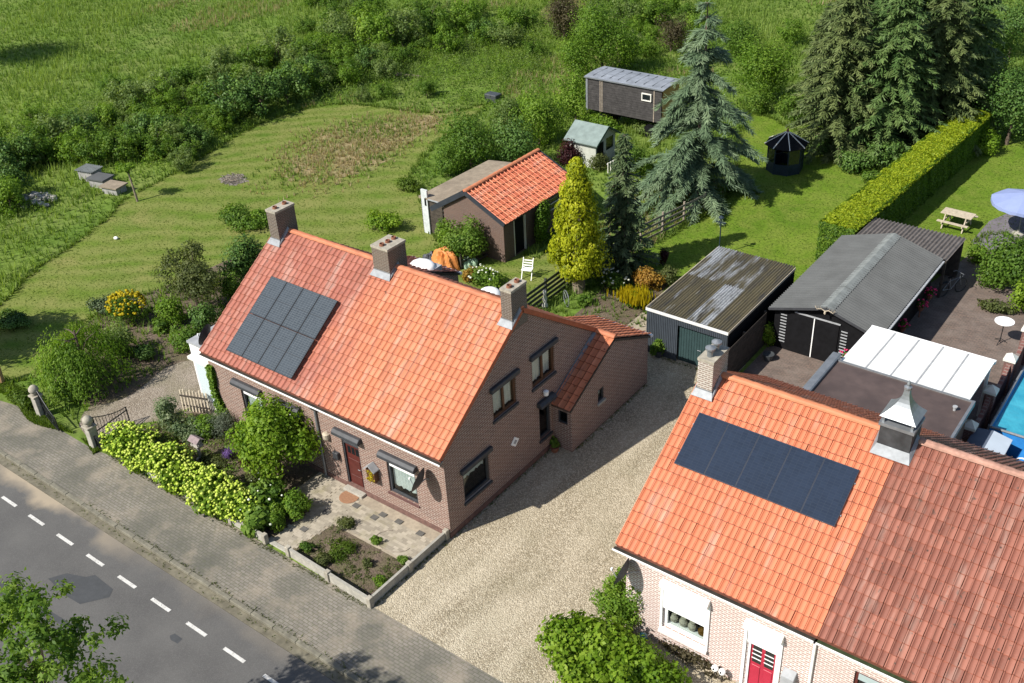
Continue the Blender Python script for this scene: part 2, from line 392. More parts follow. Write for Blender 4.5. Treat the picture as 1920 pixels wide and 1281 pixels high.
def inpoly(P, poly):
    x, y = P[:, 0], P[:, 1]; r = np.zeros(len(P), bool); n = len(poly); j = n-1
    for i in range(n):
        xi, yi = poly[i][0], poly[i][1]; xj, yj = poly[j][0], poly[j][1]
        c = ((yi > y) != (yj > y)) & (x < (xj-xi)*(y-yi)/((yj-yi) if yj != yi else 1e-9)+xi); r ^= c; j = i
    return r
def infield(P, marg=120):
    d = P-CP; z = d @ _f; u = PW/2+FPX*(d @ _r)/z; v = PH/2-FPX*(d @ _u)/z
    return (z > 1) & (u > -marg) & (u < PW+marg) & (v > -marg) & (v < PH+marg)
def pxpoly(pts, z=0.0): return [G(a, b, z) for a, b in pts]
def smoothpoly(pts, k=4, jit=0.0, rng=None):
    n = len(pts); out = []
    for i in range(n):
        p0, p1, p2, p3 = (pts[(i+j) % n] for j in (-1, 0, 1, 2))
        for s in range(k):
            t = s/k; q = .5*((2*p1)+(p2-p0)*t+(2*p0-5*p1+4*p2-p3)*t*t+(3*p1-p0-3*p2+p3)*t**3)
            if jit: q = q+Vector((rng.normal(0, jit), rng.normal(0, jit), 0))
            out.append(q)
    return out
def sheet(name, poly, z, mat, kind='structure', parent=None):
    """flat ground sheet, triangulated polygon"""
    pts = [Vector((p[0], p[1], z)) for p in poly]; fs = tessellate_polygon([pts])
    me = bpy.data.meshes.new(name); me.from_pydata([tuple(p) for p in pts], [], [tuple(f) for f in fs]); bm = bmesh.new(); bm.from_mesh(me)
    for f in bm.faces:
        f.normal_update()
        if f.normal.z < 0: f.normal_flip()
    bm.to_mesh(me); bm.free(); me.materials.append(mat); return link(name, me, parent, kind)
def corrugated(mb, O, U, V, nu, pitch, amp, lv, seg=4, sag=0.0):
    """sheet from O: waves across U (nu metres), lv metres along V"""
    O = Vector(O); U = Vector(U).normalized(); V = Vector(V).normalized(); Nn = U.cross(V).normalized()
    if Nn.z < 0: Nn = -Nn
    k = int(nu/pitch*seg); vs = []; 
    for i in range(k+1):
        u = nu*i/k; h = amp*math.sin(2*math.pi*u/pitch)
        for v in (0, lv): vs.append(tuple(O+U*u+V*v+Nn*(h+(-sag if v else 0))))
    mb.add(vs, [(2*i, 2*i+2, 2*i+3, 2*i+1) for i in range(k)]); return mb

# ------------------------------------------------------------------ the colours of things
M = {}
M['brickA'] = brickmat('brick_red_brown', [(.235, .132, .102), (.145, .082, .066), (.25, .165, .13)], (.41, .36, .31), .26, .085, .014)
M['brickB'] = brickmat('brick_pink', [(.40, .245, .205), (.33, .195, .165), (.45, .34, .30)], (.70, .66, .62), .22, .075, .022)
M['brickC'] = brickmat('brick_chimney', [(.125, .092, .072), (.085, .066, .055), (.17, .14, .105)], (.22, .20, .17))
M['brickCB'] = brickmat('brick_chimney_pale', [(.25, .18, .145), (.19, .145, .12), (.32, .28, .23)], (.50, .47, .42), .2, .07, .02)
M['brickD'] = brickmat('brick_barn', [(.14, .078, .06), (.10, .058, .048), (.16, .105, .08)], (.17, .15, .13))
M['deck'] = plain('clay_dust_deck', (.13, .045, .028), .95, .2, 6)
M['lip'] = plain('tile_overlap_shade', (.22, .07, .042), .85, .3, 9)  # shadow line under each tile course, painted into the lip colour
OR = [(.45, .14, .065), (.49, .165, .078), (.53, .195, .10)]; PK = [(.27, .085, .058), (.30, .10, .068), (.345, .13, .092)]
M['tA'] = tilemat('tile_orange', OR, 'obj', PK, -6.6, -4.6, .6); M['tAs'] = tilemat('tile_orange_mass', OR, 'attr', PK, -6.6, -4.6, .6)
OB = [(.50, .150, .072), (.53, .166, .08), (.56, .185, .092)]
M['tB'] = tilemat('tile_new_orange', OB, 'obj'); M['tBs'] = tilemat('tile_new_orange_mass', OB, 'attr')
RB = [(.185, .068, .046), (.235, .086, .058), (.30, .118, .08)]
M['tC'] = tilemat('tile_old_red', RB, 'obj', moss=.8); M['tCs'] = tilemat('tile_old_red_mass', RB, 'attr', moss=.8)
RT = [(.50, .13, .066), (.58, .17, .085), (.64, .215, .11)]
M['tD'] = tilemat('tile_barn', RT, 'obj'); M['tDs'] = tilemat('tile_barn_mass', RT, 'attr')
M['ridgeA'] = plain('ridge_clay', (.43, .155, .08), .65, .25, 2.5); M['ridgeB'] = plain('ridge_clay_new', (.49, .18, .088), .6, .12, 3)
M['ridgeC'] = plain('ridge_clay_old', (.36, .20, .15), .75, .3, 5)
M['concrete'] = plain('concrete', (.36, .34, .29), .9, .2, 5, bump=.3, fine=22); M['capst'] = plain('cap_mortar', (.34, .31, .25), .9, .25, 6, fine=18)
M['lead'] = plain('lead', (.20, .212, .225), .55, .2, 6, .4, .2); M['zinc'] = plain('zinc', (.235, .25, .265), .45, .15, 4, .5, .5)
M['white'] = plain('white_paint', (.80, .80, .78), .5, .04, 3); M['canopy'] = plain('canopy_acrylic', (.74, .74, .70), .4, .07, .9, fine=2.5)
M['cream'] = plain('cream_paint', (.66, .64, .57), .6, .08, 3); M['black'] = plain('black_paint', (.006, .006, .007), .75, .3, 5, .15)
M['dark'] = plain('dark_shutter', (.045, .047, .052), .5, .2, 5); M['grey'] = plain('grey_paint', (.30, .31, .32), .6, .15, 4)
M['brownwood'] = plain('brown_wood', (.10, .045, .022), .5, .25, 6); M['doorA'] = plain('door_red_brown', (.085, .02, .016), .45, .15, 4)
M['doorB'] = plain('door_crimson', (.36, .02, .045), .4, .08, 3); M['wood'] = plain('weathered_wood', (.25, .21, .165), .85, .3, 9, bump=.3)
M['darkwood'] = plain('stained_boards', (.055, .045, .036), .8, .35, 7, bump=.2); M['palewood'] = plain('pale_wood', (.42, .36, .27), .8, .2, 8)
M['iron'] = plain('wrought_iron', (.03, .032, .034), .5, .3, 20, .5, .6); M['curtain'] = plain('net_curtain', (.74, .74, .72), .9, .06, 12)
M['potm'] = plain('clay_pot', (.20, .085, .05), .8, .25, 9); M['plastic'] = plain('dark_plastic', (.05, .055, .06), .45, .1, 4)
M['bitumen'] = plain('roof_bitumen', (.085, .06, .052), .5, .3, .8, .5, fine=3.0); M['felt'] = plain('roof_felt', (.25, .205, .15), .95, .25, 2.2, bump=.5, fine=14)
M['corr'] = plain('fibre_cement', (.085, .089, .089), .85, .14, 1.2); M['corrpale'] = plain('fibre_cement_ridge', (.20, .215, .205), .85, .25, 3, fine=12)
M['corrsteel'] = plain('coated_steel_ribs', (.05, .06, .072), .4, .12, 3, .5); M['rusty'] = plain('corrugated_dark', (.13, .115, .105), .8, .3, 4, fine=10)
M['greendoor'] = plain('green_door', (.03, .055, .055), .5, .12, 3); M['wagonroof'] = plain('wagon_roof', (.23, .25, .28), .55, .25, 1.5, fine=5)
M['greenroof'] = plain('green_felt', (.17, .215, .20), .6, .2, 2.5); M['bluecloth'] = plain('parasol_cloth', (.22, .27, .46), .85, .05, 3)
M['tarp_orange'] = plain('orange_tarp', (.52, .19, .05), .6, .25, 3); M['tarp_green'] = plain('green_tarp', (.30, .42, .30), .6, .15, 3)
M['stone'] = plain('field_stone', (.36, .34, .30), .9, .35, 7, bump=.4); M['gold'] = plain('ash', (.20, .17, .13), .95, .4, 14)
M['flowR'] = plain('flower_pink', (.55, .03, .12), .6, .25, 25); M['poolblue'] = plain('pool_liner', (.03, .20, .52), .35, .15, 3)
M['bark'] = plain('bark', (.10, .075, .055), .95, .35, 12, bump=.5); M['barkpale'] = plain('bark_pale', (.20, .165, .12), .95, .35, 12, bump=.5)
t = NT('pool_water'); t.col(t.ramp(t.noise(1.2, 2), [(.3, (.02, .22, .33)), (.7, (.06, .36, .47))]), .06, .5); t.bump(t.noise(5, 3), .5, .06); M['water'] = t.m
t = NT('window_glass'); fr = t.n('ShaderNodeLayerWeight', {'Blend': .5}); fr5 = t.math('MULTIPLY', t.math('POWER', fr.outputs['Facing'], 4.0), .7); gl = t.n('ShaderNodeBsdfGlossy', {'Roughness': .03}); tp = t.n('ShaderNodeBsdfTransparent', {'Color': (.82, .86, .85)})
mx = t.n('ShaderNodeMixShader', {0: t.math('ADD', fr5, .04), 1: tp.outputs[0], 2: gl.outputs[0]}); t.t.links.new(mx.outputs[0], t.out.inputs[0]); M['glass'] = t.m
t = NT('dark_glass'); t.col((.012, .015, .016), .06, .6); M['darkglass'] = t.m
t = NT('pale_glass'); t.col((.50, .58, .60), .08, .6); M['paleglass'] = t.m
t = NT('weathered_sheet'); p = t.pos(); r = t.n('ShaderNodeObjectInfo').outputs['Random']; mp_ = t.n('ShaderNodeMapping', {0: p, 3: (3.0, .55, 1.0)}).outputs[0]
a = t.ramp(t.noise(1.5, 6, mp_), [(.30, (.075, .07, .06)), (.48, (.125, .105, .06)), (.62, (.155, .13, .07)), (.75, (.13, .12, .11))])
k = t.maprange(t.math('ADD', t.noise(1.1, 5, mp_), t.math('MULTIPLY', t.math('SUBTRACT', r, .5), .55)), .46, .6, 0, .85)
a = t.mix(k, a, t.ramp(t.noise(3.5, 4, mp_), [(.35, (.26, .27, .27)), (.6, (.50, .52, .54))])); t.col(t.mix(t.maprange(t.noise(14, 3), .45, .7, 0, .5), a, (.06, .055, .045)), .6, .4); M['mossheet'] = t.m; M['palesheet'] = t.m
# solar cells: dark blue-grey with a fine lighter grid of cells
def solar(name, c, line, cw, chh):
    t = NT(name); tc = t.n('ShaderNodeTexCoord').outputs['Object']
    b = t.n('ShaderNodeTexBrick', {'Vector': tc, 'Scale': 1.0, 'Mortar Size': .004, 'Brick Width': cw, 'Row Height': chh, 'Color1': c, 'Color2': sc(c, 1.25), 'Mortar': line}, offset=0.0)
    t.col(t.mix(t.maprange(t.noise(1.5, 4), .4, .7, 0, .4), b.outputs[0], sc(c, 1.5)), .1, .6); return t.m
M['solarA'] = solar('solar_cells_grey', (.042, .050, .057), (.125, .14, .147), .143, .0825)
M['solarB'] = solar('solar_cells_blue', (.014, .021, .036), (.028, .037, .052), .158, .079)
L = {}
def LM(k, d, m, l, trans=.52, **kw): L[k] = leafmat('leaf_'+k, (d, m, l), trans, **kw)
LM('fresh', (0.070, 0.150, 0.012), (0.155, 0.275, 0.026), (0.280, 0.400, 0.055)); LM('dark', (0.036, 0.085, 0.016), (0.080, 0.160, 0.028), (0.150, 0.240, 0.048), .25)
LM('mid', (0.055, 0.125, 0.014), (0.125, 0.225, 0.028), (0.235, 0.345, 0.055)); LM('willow', (0.085, 0.145, 0.034), (0.165, 0.240, 0.062), (0.280, 0.355, 0.110))
LM('olive', (0.060, 0.080, 0.024), (0.115, 0.145, 0.042), (0.195, 0.215, 0.075)); LM('lime', (0.075, 0.160, 0.010), (0.170, 0.290, 0.018), (0.310, 0.430, 0.045))
LM('copper', (.03, .010, .012), (.06, .016, .020), (.11, .035, .03)); LM('brownb', (0.060, 0.050, 0.028), (0.105, 0.090, 0.045), (0.160, 0.135, 0.065))
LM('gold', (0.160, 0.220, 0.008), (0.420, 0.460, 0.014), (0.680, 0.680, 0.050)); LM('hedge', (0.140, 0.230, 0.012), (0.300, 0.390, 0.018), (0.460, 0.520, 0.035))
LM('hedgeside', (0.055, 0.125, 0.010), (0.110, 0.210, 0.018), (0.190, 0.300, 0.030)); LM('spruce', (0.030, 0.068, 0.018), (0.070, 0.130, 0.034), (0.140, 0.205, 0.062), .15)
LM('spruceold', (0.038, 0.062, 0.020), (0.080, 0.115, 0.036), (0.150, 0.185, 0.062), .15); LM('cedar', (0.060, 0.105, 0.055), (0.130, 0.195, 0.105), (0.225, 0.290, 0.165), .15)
LM('darkcon', (0.026, 0.048, 0.020), (0.060, 0.095, 0.038), (0.115, 0.150, 0.062), .12); LM('yflower', (.30, .26, .01), (.52, .42, .012), (.66, .54, .02))
LM('lavender', (0.078, 0.104, 0.072), (0.130, 0.163, 0.111), (0.208, 0.234, 0.169)); LM('varieg', (0.077, 0.132, 0.055), (0.176, 0.242, 0.110), (0.396, 0.440, 0.264)); LM('purple', (.12, .07, .24), (.22, .13, .42), (.34, .22, .55))
LM('meadow', (0.085, 0.160, 0.022), (0.165, 0.265, 0.040), (0.280, 0.370, 0.078), hue=0); LM('straw', (0.260, 0.200, 0.100), (0.420, 0.340, 0.190), (0.540, 0.460, 0.290), hue=0); LM('turf', (0.075, 0.140, 0.014), (0.120, 0.190, 0.022), (0.170, 0.240, 0.036), hue=0)
LM('hydflower', (0.280, 0.420, 0.030), (0.420, 0.530, 0.055), (0.560, 0.630, 0.130), .2); LM('orangeflower', (.26, .13, .02), (.40, .22, .04), (.46, .32, .06)); LM('whiteflower', (.55, .6, .45), (.68, .70, .58), (.78, .78, .7), .2)

# ------------------------------------------------------------------ the ground
def groundmat(name, cols, s1, s2, s3, rough=.95, bumpk=.5, extra=None):
    t = NT(name)
    c = t.ramp(t.noise(s1, 5), [(.3, cols[0]), (.5, cols[1]), (.68, cols[2])])
    c = t.mix(t.maprange(t.noise(s2, 4), .4, .65, 0, .7), c, cols[3])
    c = t.mix(t.maprange(t.noise(s3, 3), .42, .68, 0, .6), c, sc(cols[0], .6))
    if extra: c = extra(t, c)
    t.bump(t.noise(s3*1.5, 3), bumpk, .05); t.col(c, rough, .1); return t.m
M['meadow'] = groundmat('meadow_soil_and_grass', [(.075, .135, .018), (.12, .19, .03), (.17, .235, .042), (.18, .21, .06)], .09, .35, 3.5)
def lawnx(t, c):
    x, y, z = t.sep(t.pos())
    s = t.math('SINE', t.math('MULTIPLY', t.math('ADD', t.math('ADD', t.math('MULTIPLY', x, -.75), t.math('MULTIPLY', y, 1.0)), t.math('MULTIPLY', t.noise(.12, 2), 6.0)), 3.4))
    c = t.mix(t.maprange(s, -1, 1, 0, .55), c, (.20, .205, .065))
    c = t.mix(t.maprange(t.noise(.35, 4), .55, .72, 0, .5), c, (.23, .205, .075))
    return t.mix(t.maprange(t.noise(19, 3), .45, .7, 0, .4), c, (.13, .165, .04))
M['lawn'] = groundmat('mown_lawn', [(.072, .135, .013), (.105, .165, .019), (.145, .19, .032), (.17, .18, .048)], .22, .8, 7, bumpk=.6, extra=lawnx)
M['lawn2'] = groundmat('mown_lawn_green', [(.082, .15, .012), (.115, .185, .017), (.15, .215, .026), (.16, .195, .035)], .3, 1.1, 7, bumpk=.6)
M['soil'] = groundmat('garden_soil', [(.10, .075, .056), (.14, .105, .08), (.18, .14, .108), (.11, .11, .05)], .9, 2.2, 11, bumpk=.9)
def gravelmat(name, a, b, c, moss):
    t = NT(name); v = t.n('ShaderNodeTexVoronoi', {'Vector': t.pos(), 'Scale': 24.0, 'Randomness': 1.0}); r = t.sep(v.outputs['Color'])[0]
    o = t.ramp(r, [(0, a), (.45, b), (1, c)])
    o = t.mix(t.maprange(v.outputs['Distance'], .34, .65, 0, .6), o, (.16, .135, .095))
    o = t.mix(t.maprange(t.noise(.9, 4, t.n('ShaderNodeMapping', {0: t.pos(), 3: (1.0, .22, 1.0)}).outputs[0]), .42, .66, 0, .38), o, c)
    o = t.mix(t.maprange(t.noise(.5, 5), .45, .75, 0, moss), o, (.15, .14, .075)); o = t.mix(t.maprange(t.noise(6, 3), .4, .7, 0, .3), o, sc(a, .8))
    t.bump(t.math('SUBTRACT', 1.0, v.outputs['Distance']), .8, .03); t.col(o, .9, .2); return t.m
M['gravel'] = gravelmat('beige_gravel', (.25, .205, .135), (.42, .355, .25), (.60, .53, .40), .3)
M['gravel2'] = gravelmat('brown_gravel', (.15, .12, .09), (.26, .21, .165), (.40, .35, .29), .8)
t = NT('asphalt'); p = t.pos(); c = t.ramp(t.noise(.7, 5), [(.3, (.075, .073, .07)), (.7, (.105, .102, .096))]); c = t.mix(t.maprange(t.noise(45, 2), .45, .7, 0, .5), c, (.15, .145, .14))
yy = t.sep(p)[1]; c = t.mix(t.math('MULTIPLY', t.maprange(t.math('ADD', yy, t.math('MULTIPLY', t.noise(.55, 5), 2.4)), -5.75, -5.1), t.maprange(t.sep(p)[0], -8.0, -12.5, .18, .9)), c, (.34, .28, .20)); t.bump(t.noise(120, 2), .35, .01); M['asphalt'] = t.col(c, .88, .25)
M['asphdark'] = plain('asphalt_dark', (.06, .063, .066), .85, .12, 6, fine=60)
t = NT('grey_paving_bricks'); p = t.pos(); b = t.n('ShaderNodeTexBrick', {'Vector': p, 'Scale': 1.0, 'Mortar Size': .010, 'Brick Width': .21, 'Row Height': .105, 'Color1': (.18, .163, .138), 'Color2': (.235, .213, .18), 'Mortar': (.115, .105, .075)})
c = t.mix(t.maprange(t.noise(.45, 6), .40, .68, 0, .8), b.outputs[0], (.085, .085, .07)); c = t.mix(t.maprange(t.noise(.8, 5, t.n('ShaderNodeMapping', {0: p, 1: (7, 3, 0)}).outputs[0]), .50, .66, 0, .6), c, (.29, .245, .19))
c = t.mix(t.maprange(t.noise(9, 4), .5, .72, 0, .5), c, (.10, .105, .06)); t.bump(b.outputs['Fac'], -.4, .01); M['pave'] = t.col(c, .9, .2)
t = NT('brown_clinker'); p = t.pos(); b = t.n('ShaderNodeTexBrick', {'Vector': p, 'Scale': 1.0, 'Mortar Size': .010, 'Brick Width': .2, 'Row Height': .1, 'Color1': (.175, .125, .105), 'Color2': (.125, .095, .085), 'Mortar': (.09, .08, .06)})
c = t.mix(t.maprange(t.noise(1.4, 5), .42, .68, 0, .6), b.outputs[0], (.21, .17, .145)); c = t.mix(t.maprange(t.noise(12, 3), .5, .7, 0, .5), c, (.08, .07, .055)); t.bump(b.outputs['Fac'], -.4, .01); M['clinker'] = t.col(c, .9, .2)
M['sand'] = plain('sandy_path', (.33, .28, .21), .95, .25, 1.6, fine=9); M['gutterstone'] = plain('gutter_stone', (.155, .14, .10), .95, .3, 3, fine=8); t = NT('worn_road_paint'); M['paint'] = t.col(t.mix(t.maprange(t.noise(26, 5), .56, .66, 0, .8), t.ramp(t.noise(5, 3), [(.3, (.46, .45, .42)), (.7, (.60, .59, .555))]), (.12, .115, .11)), .8, .2)

rngG = np.random.default_rng(11)
g = MB()   # one sheet: garden level, the road trough, the far verge
xs = (-3000, 3000); prof = [(3000, 0), (-6.02, 0), (-6.03, -.13), (-12.3, -.13), (-12.31, 0), (-3000, 0)]
g.add([(x, y, z) for y, z in prof for x in xs], [(2*i, 2*i+1, 2*i+3, 2*i+2) for i in range(len(prof)-1)])
g.build('ground', M['meadow'], kind='structure')
sheet('road', [(-300, -12.25), (300, -12.25), (300, -6.38), (-300, -6.38)], -.10, M['asphalt'])
gut = MB().box(-300, 300, -6.37, -6.09, -.12, -.092); gut.build('road_gutter', M['gutterstone'], kind='structure')
kb = sheet('kerb_bed', [(-300, -6.088), (300, -6.088), (300, -6.03), (-300, -6.03)], -.09, M['gutterstone'])
kp = link('kerb', None); kp['kind'] = 'structure'; ORG['kerb'] = Vector((0, 0, 0))
M['kerbst'] = plain('mossy_kerb', (.175, .163, .125), .95, .3, 2.5, fine=9)
km = MB().box(0, .985, -6.07, -5.92, -.12, .022); kme = None
for i in range(-34, 16):
    if kme is None: o = km.build('kerbstone', M['kerbst'], kp, bevel=.012); kme = o.data
    else: o = link('kerbstone', kme, kp)
    o.location = (i*1.0, rngG.normal(0, .006), rngG.normal(0, .004))
sheet('pavement', [(-300, -5.925), (16, -5.925), (16, -3.2), (-.15, -3.2), (-.15, -3.72), (-13.4, -3.72), (-14.4, -3.9), (-19.5, -3.9), (-21, -4.2), (-300, -4.4)], .004, M['pave'])
dash = None
for i in range(-12, 14):
    x = -15.0+1.757*i
    if dash is None: dash = MB().box(0, .92, -7.44, -7.325, -.0965, -.093).build('road_marking', M['paint'], kind='structure'); dash.location.x = x
    else:
        o = dash.copy(); COL.objects.link(o); o.location.x = x
for nm, pts in (('road_patch', [(90, 1085), (125, 1075), (160, 1082), (178, 1078), (212, 1105), (205, 1120), (150, 1133), (125, 1118)]), ('road_patch', [(318, 1192), (328, 1188), (342, 1198), (333, 1207), (320, 1200)]), ('road_patch', [(-20, 1090), (15, 1092), (60, 1125), (150, 1180), (140, 1186), (60, 1140), (-20, 1120)])):
    sheet(nm, pxpoly(pts, -.096), -.0955, M['asphdark'])  # flat areas of darker asphalt

LAWN = smoothpoly(pxpoly([(-90, 640), (0, 572), (60, 512), (130, 464), (195, 416), (232, 376), (300, 340), (380, 293), (470, 241), (560, 208), (640, 196), (730, 203), (800, 213), (870, 206), (905, 196), (900, 212), (858, 240), (815, 272), (790, 300), (765, 340), (790, 372), (800, 405), (815, 445), (850, 480), (960, 470), (1010, 482), (1075, 440), (1072, 520), (1000, 575), (900, 560), (700, 500), (550, 440), (505, 475), (430, 510), (300, 545), (230, 560), (180, 590), (115, 640), (85, 700), (0, 718), (-90, 740)]), 4, .05, rngG)
sheet('lawn', LAWN, .006, M['lawn'])
LAWN2 = smoothpoly(pxpoly([(1195, 485), (1260, 440), (1330, 400), (1375, 345), (1385, 260), (1410, 212), (1470, 235), (1515, 262), (1560, 295), (1640, 312), (1640, 345), (1600, 400), (1590, 450), (1560, 520), (1440, 600), (1390, 640), (1230, 600), (1215, 540)]), 4, .04, rngG)
sheet('lawn', LAWN2, .006, M['lawn2'])
LAWN3 = smoothpoly(pxpoly([(1640, 440), (1700, 370), (1800, 262), (1850, 262), (1990, 262), (2050, 430), (1960, 470), (1880, 440), (1830, 450), (1790, 500), (1720, 500)]), 4, .04, rngG)
sheet('lawn', LAWN3, .006, M['lawn2'])
_dm = NT('dry_turf'); _dm.col(_dm.mix(_dm.maprange(_dm.noise(.55, 5), .42, .6), _dm.ramp(_dm.noise(6, 4), [(.3, (.20, .155, .075)), (.7, (.33, .27, .15))]), (.12, .165, .03)), .95, .1); _dm.bump(_dm.noise(9, 3), .8, .06)
ISL = smoothpoly(pxpoly([(535, 328), (562, 275), (640, 244), (720, 229), (790, 217), (828, 226), (798, 249), (738, 290), (690, 322), (620, 338), (565, 341)]), 4, .16, rngG)
sheet('dry_turf', ISL, .010, _dm.m)
sheet('gravel_drive', [(-.12, -3.72), (16, -3.72), (16, -1.0), (6.9, 1.0), (6.9, 9.6), (3.5, 12.2), (3.5, 14.6), (-1.2, 14.6), (-1.4, 11.2), (-.3, 9), (-.3, 0)], .008, M['gravel'])
sheet('side_drive', smoothpoly(pxpoly([(150, 800), (185, 835), (215, 812), (290, 790), (420, 790), (430, 740), (395, 660), (320, 680), (250, 735), (170, 760)]), 4, .03, rngG), .008, M['gravel2'])
GARD = [(-13.9, -3.5), (-.25, -3.5), (-.25, .1), (-13.0, .1), (-13.9, -1.5)]
sheet('garden_soil', GARD, .010, M['soil'])
sheet('garden_soil', smoothpoly(pxpoly([(100, 720), (170, 600), (230, 560), (290, 545), (400, 500), (500, 470), (420, 640), (390, 665), (310, 690), (250, 740), (170, 760)]), 3, .03, rngG), .010, M['soil'])
sheet('garden_soil', smoothpoly(pxpoly([(1065, 610), (1110, 560), (1150, 520), (1200, 500), (1260, 520), (1225, 570), (1215, 600), (1160, 640)]), 3, .03, rngG), .010, M['soil'])
sheet('garden_path', pxpoly([(1180, 640), (1170, 615), (1215, 578), (1225, 600), (1220, 660)]), .012, M['sand'])
sheet('patio', [(3.65, 11.5), (6.9, 9.4), (7.0, 8.8), (16, 8.8), (16, 30), (8.3, 30), (8.0, 28.0), (7.4, 24.5), (7.3, 16.9), (3.65, 16.9)], .010, M['clinker'])
sheet('garden_path', pxpoly([(1820, 455), (1855, 415), (1890, 400), (1960, 400), (1990, 470), (1870, 475)]), .012, plain('slate_path', (.16, .145, .16), .9, .2, 2, fine=12))
# ================================================================== HOUSE A: long brick house, orange pantiles
LA, YR, HR, OY, HE = 11.63, 4.39, 6.638, .17, 3.45
KA = (HR-HE)/(YR+OY); TH = math.atan(KA)
def rzA(y): return HE+KA*(y+OY) if y <= YR else HR-KA*(y-YR)
A = thing('brick_house', 'long brown brick house with orange tiled roof, three chimneys and solar panels', 'house', (-LA/2, YR, 0))
yb = 8.78; hw = rzA(0)-.14
DR = (-4.72, -3.9, .06, 2.33)
w1, w2, w3 = (-9.95, -8.78, .82, 2.42), (-7.75, -6.75, .82, 2.42), (-2.62, -1.33, .78, 2.28)
f = MB()
wall_panel(f, mfront(0), [(-LA, 0), (0, 0), (0, hw), (-LA, hw)], [w1, w2, w3, DR], .14)
g1, g2, g3, g4 = (2.6, 3.9, 3.2, 4.38), (4.80, 6.15, 3.2, 4.42), (.84, 2.22, .93, 2.2), (5.12, 5.82, .75, 2.25)
gp = [(0, 0), (yb, 0), (yb, rzA(yb)-.14), (YR, HR-.14), (0, hw)]
wall_panel(f, mright(0), gp, [g1, g2, g3, g4], .14)
wall_panel(f, mleft(-LA), gp, [], .1)
f.add([(-LA, yb, 0), (0, yb, 0), (0, yb, rzA(yb)-.14), (-LA, yb, rzA(yb)-.14)], [(0, 1, 2, 3)])
wa = f.build('wall', M['brickA'], A)
MB().box(-LA-.02, .021, -.021, yb+.02, 0, .22).build('plinth', plain('plinth_brick', (.15, .085, .07), .9, .3, 6, fine=20), A)
# roof deck and tiles
d = MB(); T_ = .10
for ya, yc in ((-OY, YR), (YR, yb+.17)):
    za, zc = rzA(ya)-.03, rzA(yc)-.03
    d.add([(-LA-.05, ya, za), (.05, ya, za), (.05, yc, zc), (-LA-.05, yc, zc), (-LA-.05, ya, za-T_), (.05, ya, za-T_), (.05, yc, zc-T_), (-LA-.05, yc, zc-T_)], [(0, 1, 2, 3), (4, 7, 6, 5), (0, 4, 5, 1), (1, 5, 6, 2), (3, 2, 6, 7), (0, 3, 7, 4)])
d.build('roof_deck', M['deck'], A)
sl = math.hypot(YR+OY, HR-HE); nc, nr = 50, 17; p_ = (LA+.10)/nc; l_ = (sl-.02)/nr
tiled(A, (-LA-.05, -OY-.01, HE-.01), (1, 0, 0), (0, math.cos(TH), math.sin(TH)), nc, nr, p_, l_, M['tA'], M['tAs'], 300, seed=3)
tiled(A, (.05, yb+.17, rzA(yb+.17)-.01), (-1, 0, 0), (0, -math.cos(TH), math.sin(TH)), nc, nr, p_, l_, M['tA'], M['tAs'], 0, seed=4)
ridge(A, (-LA-.03, YR, HR+.01), (.04, YR, HR+.01), .125, .39, M['ridgeA'])
vg = MB(); vg.bar((.062, -OY, HE-.02), (.062, YR, HR-.03), .022, .16); vg.bar((.062, YR, HR-.03), (.062, yb+.15, rzA(yb+.15)-.02), .022, .16); vg.build('verge_board', plain('verge_clay', (.36, .10, .045), .7, .2, 8), A)
chimney(A, -11.52, -11.02, 3.87, 4.83, 5.6, 7.52, M['brickC'], M['capst'], M['potm'], M['lead'], 2, rzA, .02)
chimney(A, -6.22, -5.45, 4.0, 4.92, 5.6, 7.39, M['brickC'], M['capst'], M['potm'], M['lead'], 3, rzA, .02)
chimney(A, -.40, .03, 3.85, 4.68, 6.05, 7.45, M['brickC'], M['capst'], M['potm'], M['lead'], 2, rzA, .015)
def eave_gutter(par, x0, x1, ye, ze, inner):
    g_ = MB(); g_.box(x0, x1, ye-.14, ye-.125, ze-.175, ze-.118); q_ = g_.build('gutter', M['white'], par)
    i_ = MB(); i_.box(x0, x1, ye-.1245, ye+.03, ze-.175, ze-.16); i_.box(x0, x1, ye-.1245, ye-.118, ze-.159, ze-.122); i_.build('gutter_trough', inner, q_)
M['trough'] = plain('gutter_silt', (.035, .03, .024), .9, .4, 5)
eave_gutter(A, -LA-.1, .12, -OY, HE, M['trough'])
MB().box(-LA, 0, -.135, -.003, HE-.24, HE-.205).build('soffit', M['grey'], A)
MB().tube([(-5.80, -.22, HE-.2), (-5.80, -.20, HE-.32), (-5.80, -.06, HE-.5), (-5.80, -.06, .05)], .042, 8).build('downpipe', M['zinc'], A)
# solar panels, four by two, lying just above the tiles
U = Vector((1, 0, 0)); V = Vector((0, math.cos(TH), math.sin(TH))); Nn = U.cross(V); R3 = Matrix((U, V, Nn)).transposed().to_4x4()
pw, phh = .855, 1.60
def panel(parent, org, R3, pw, phh, cm, fm, gapline):
    o0 = worldorg(parent)
    q = MB().box(0, pw, 0, phh, 0, .035).build('solar_panel', fm, parent, local=True); q.matrix_local = Matrix.Translation(Vector(org)-o0) @ R3
    c = MB()
    for a, b in (((.018, phh/2-.008), (phh/2+.008, phh-.018)) if gapline else ((.018, phh-.018),)): c.box(.018, pw-.018, a, b, .0355, .039)
    c.build('cells', cm, q, local=True); return q
o = Vector((-10.34, .06, 3.72+.055))+Nn*.02
M['pframe'] = plain('panel_frame', (.02, .022, .025), .4, .1, 4, .5, .5)
for i in range(4):
    for j in range(2):
        panel(A, o+U*(i*(pw+.016))+V*(j*(phh+.016)), R3, pw, phh, M['solarA'], M['pframe'], True)
rl = MB()
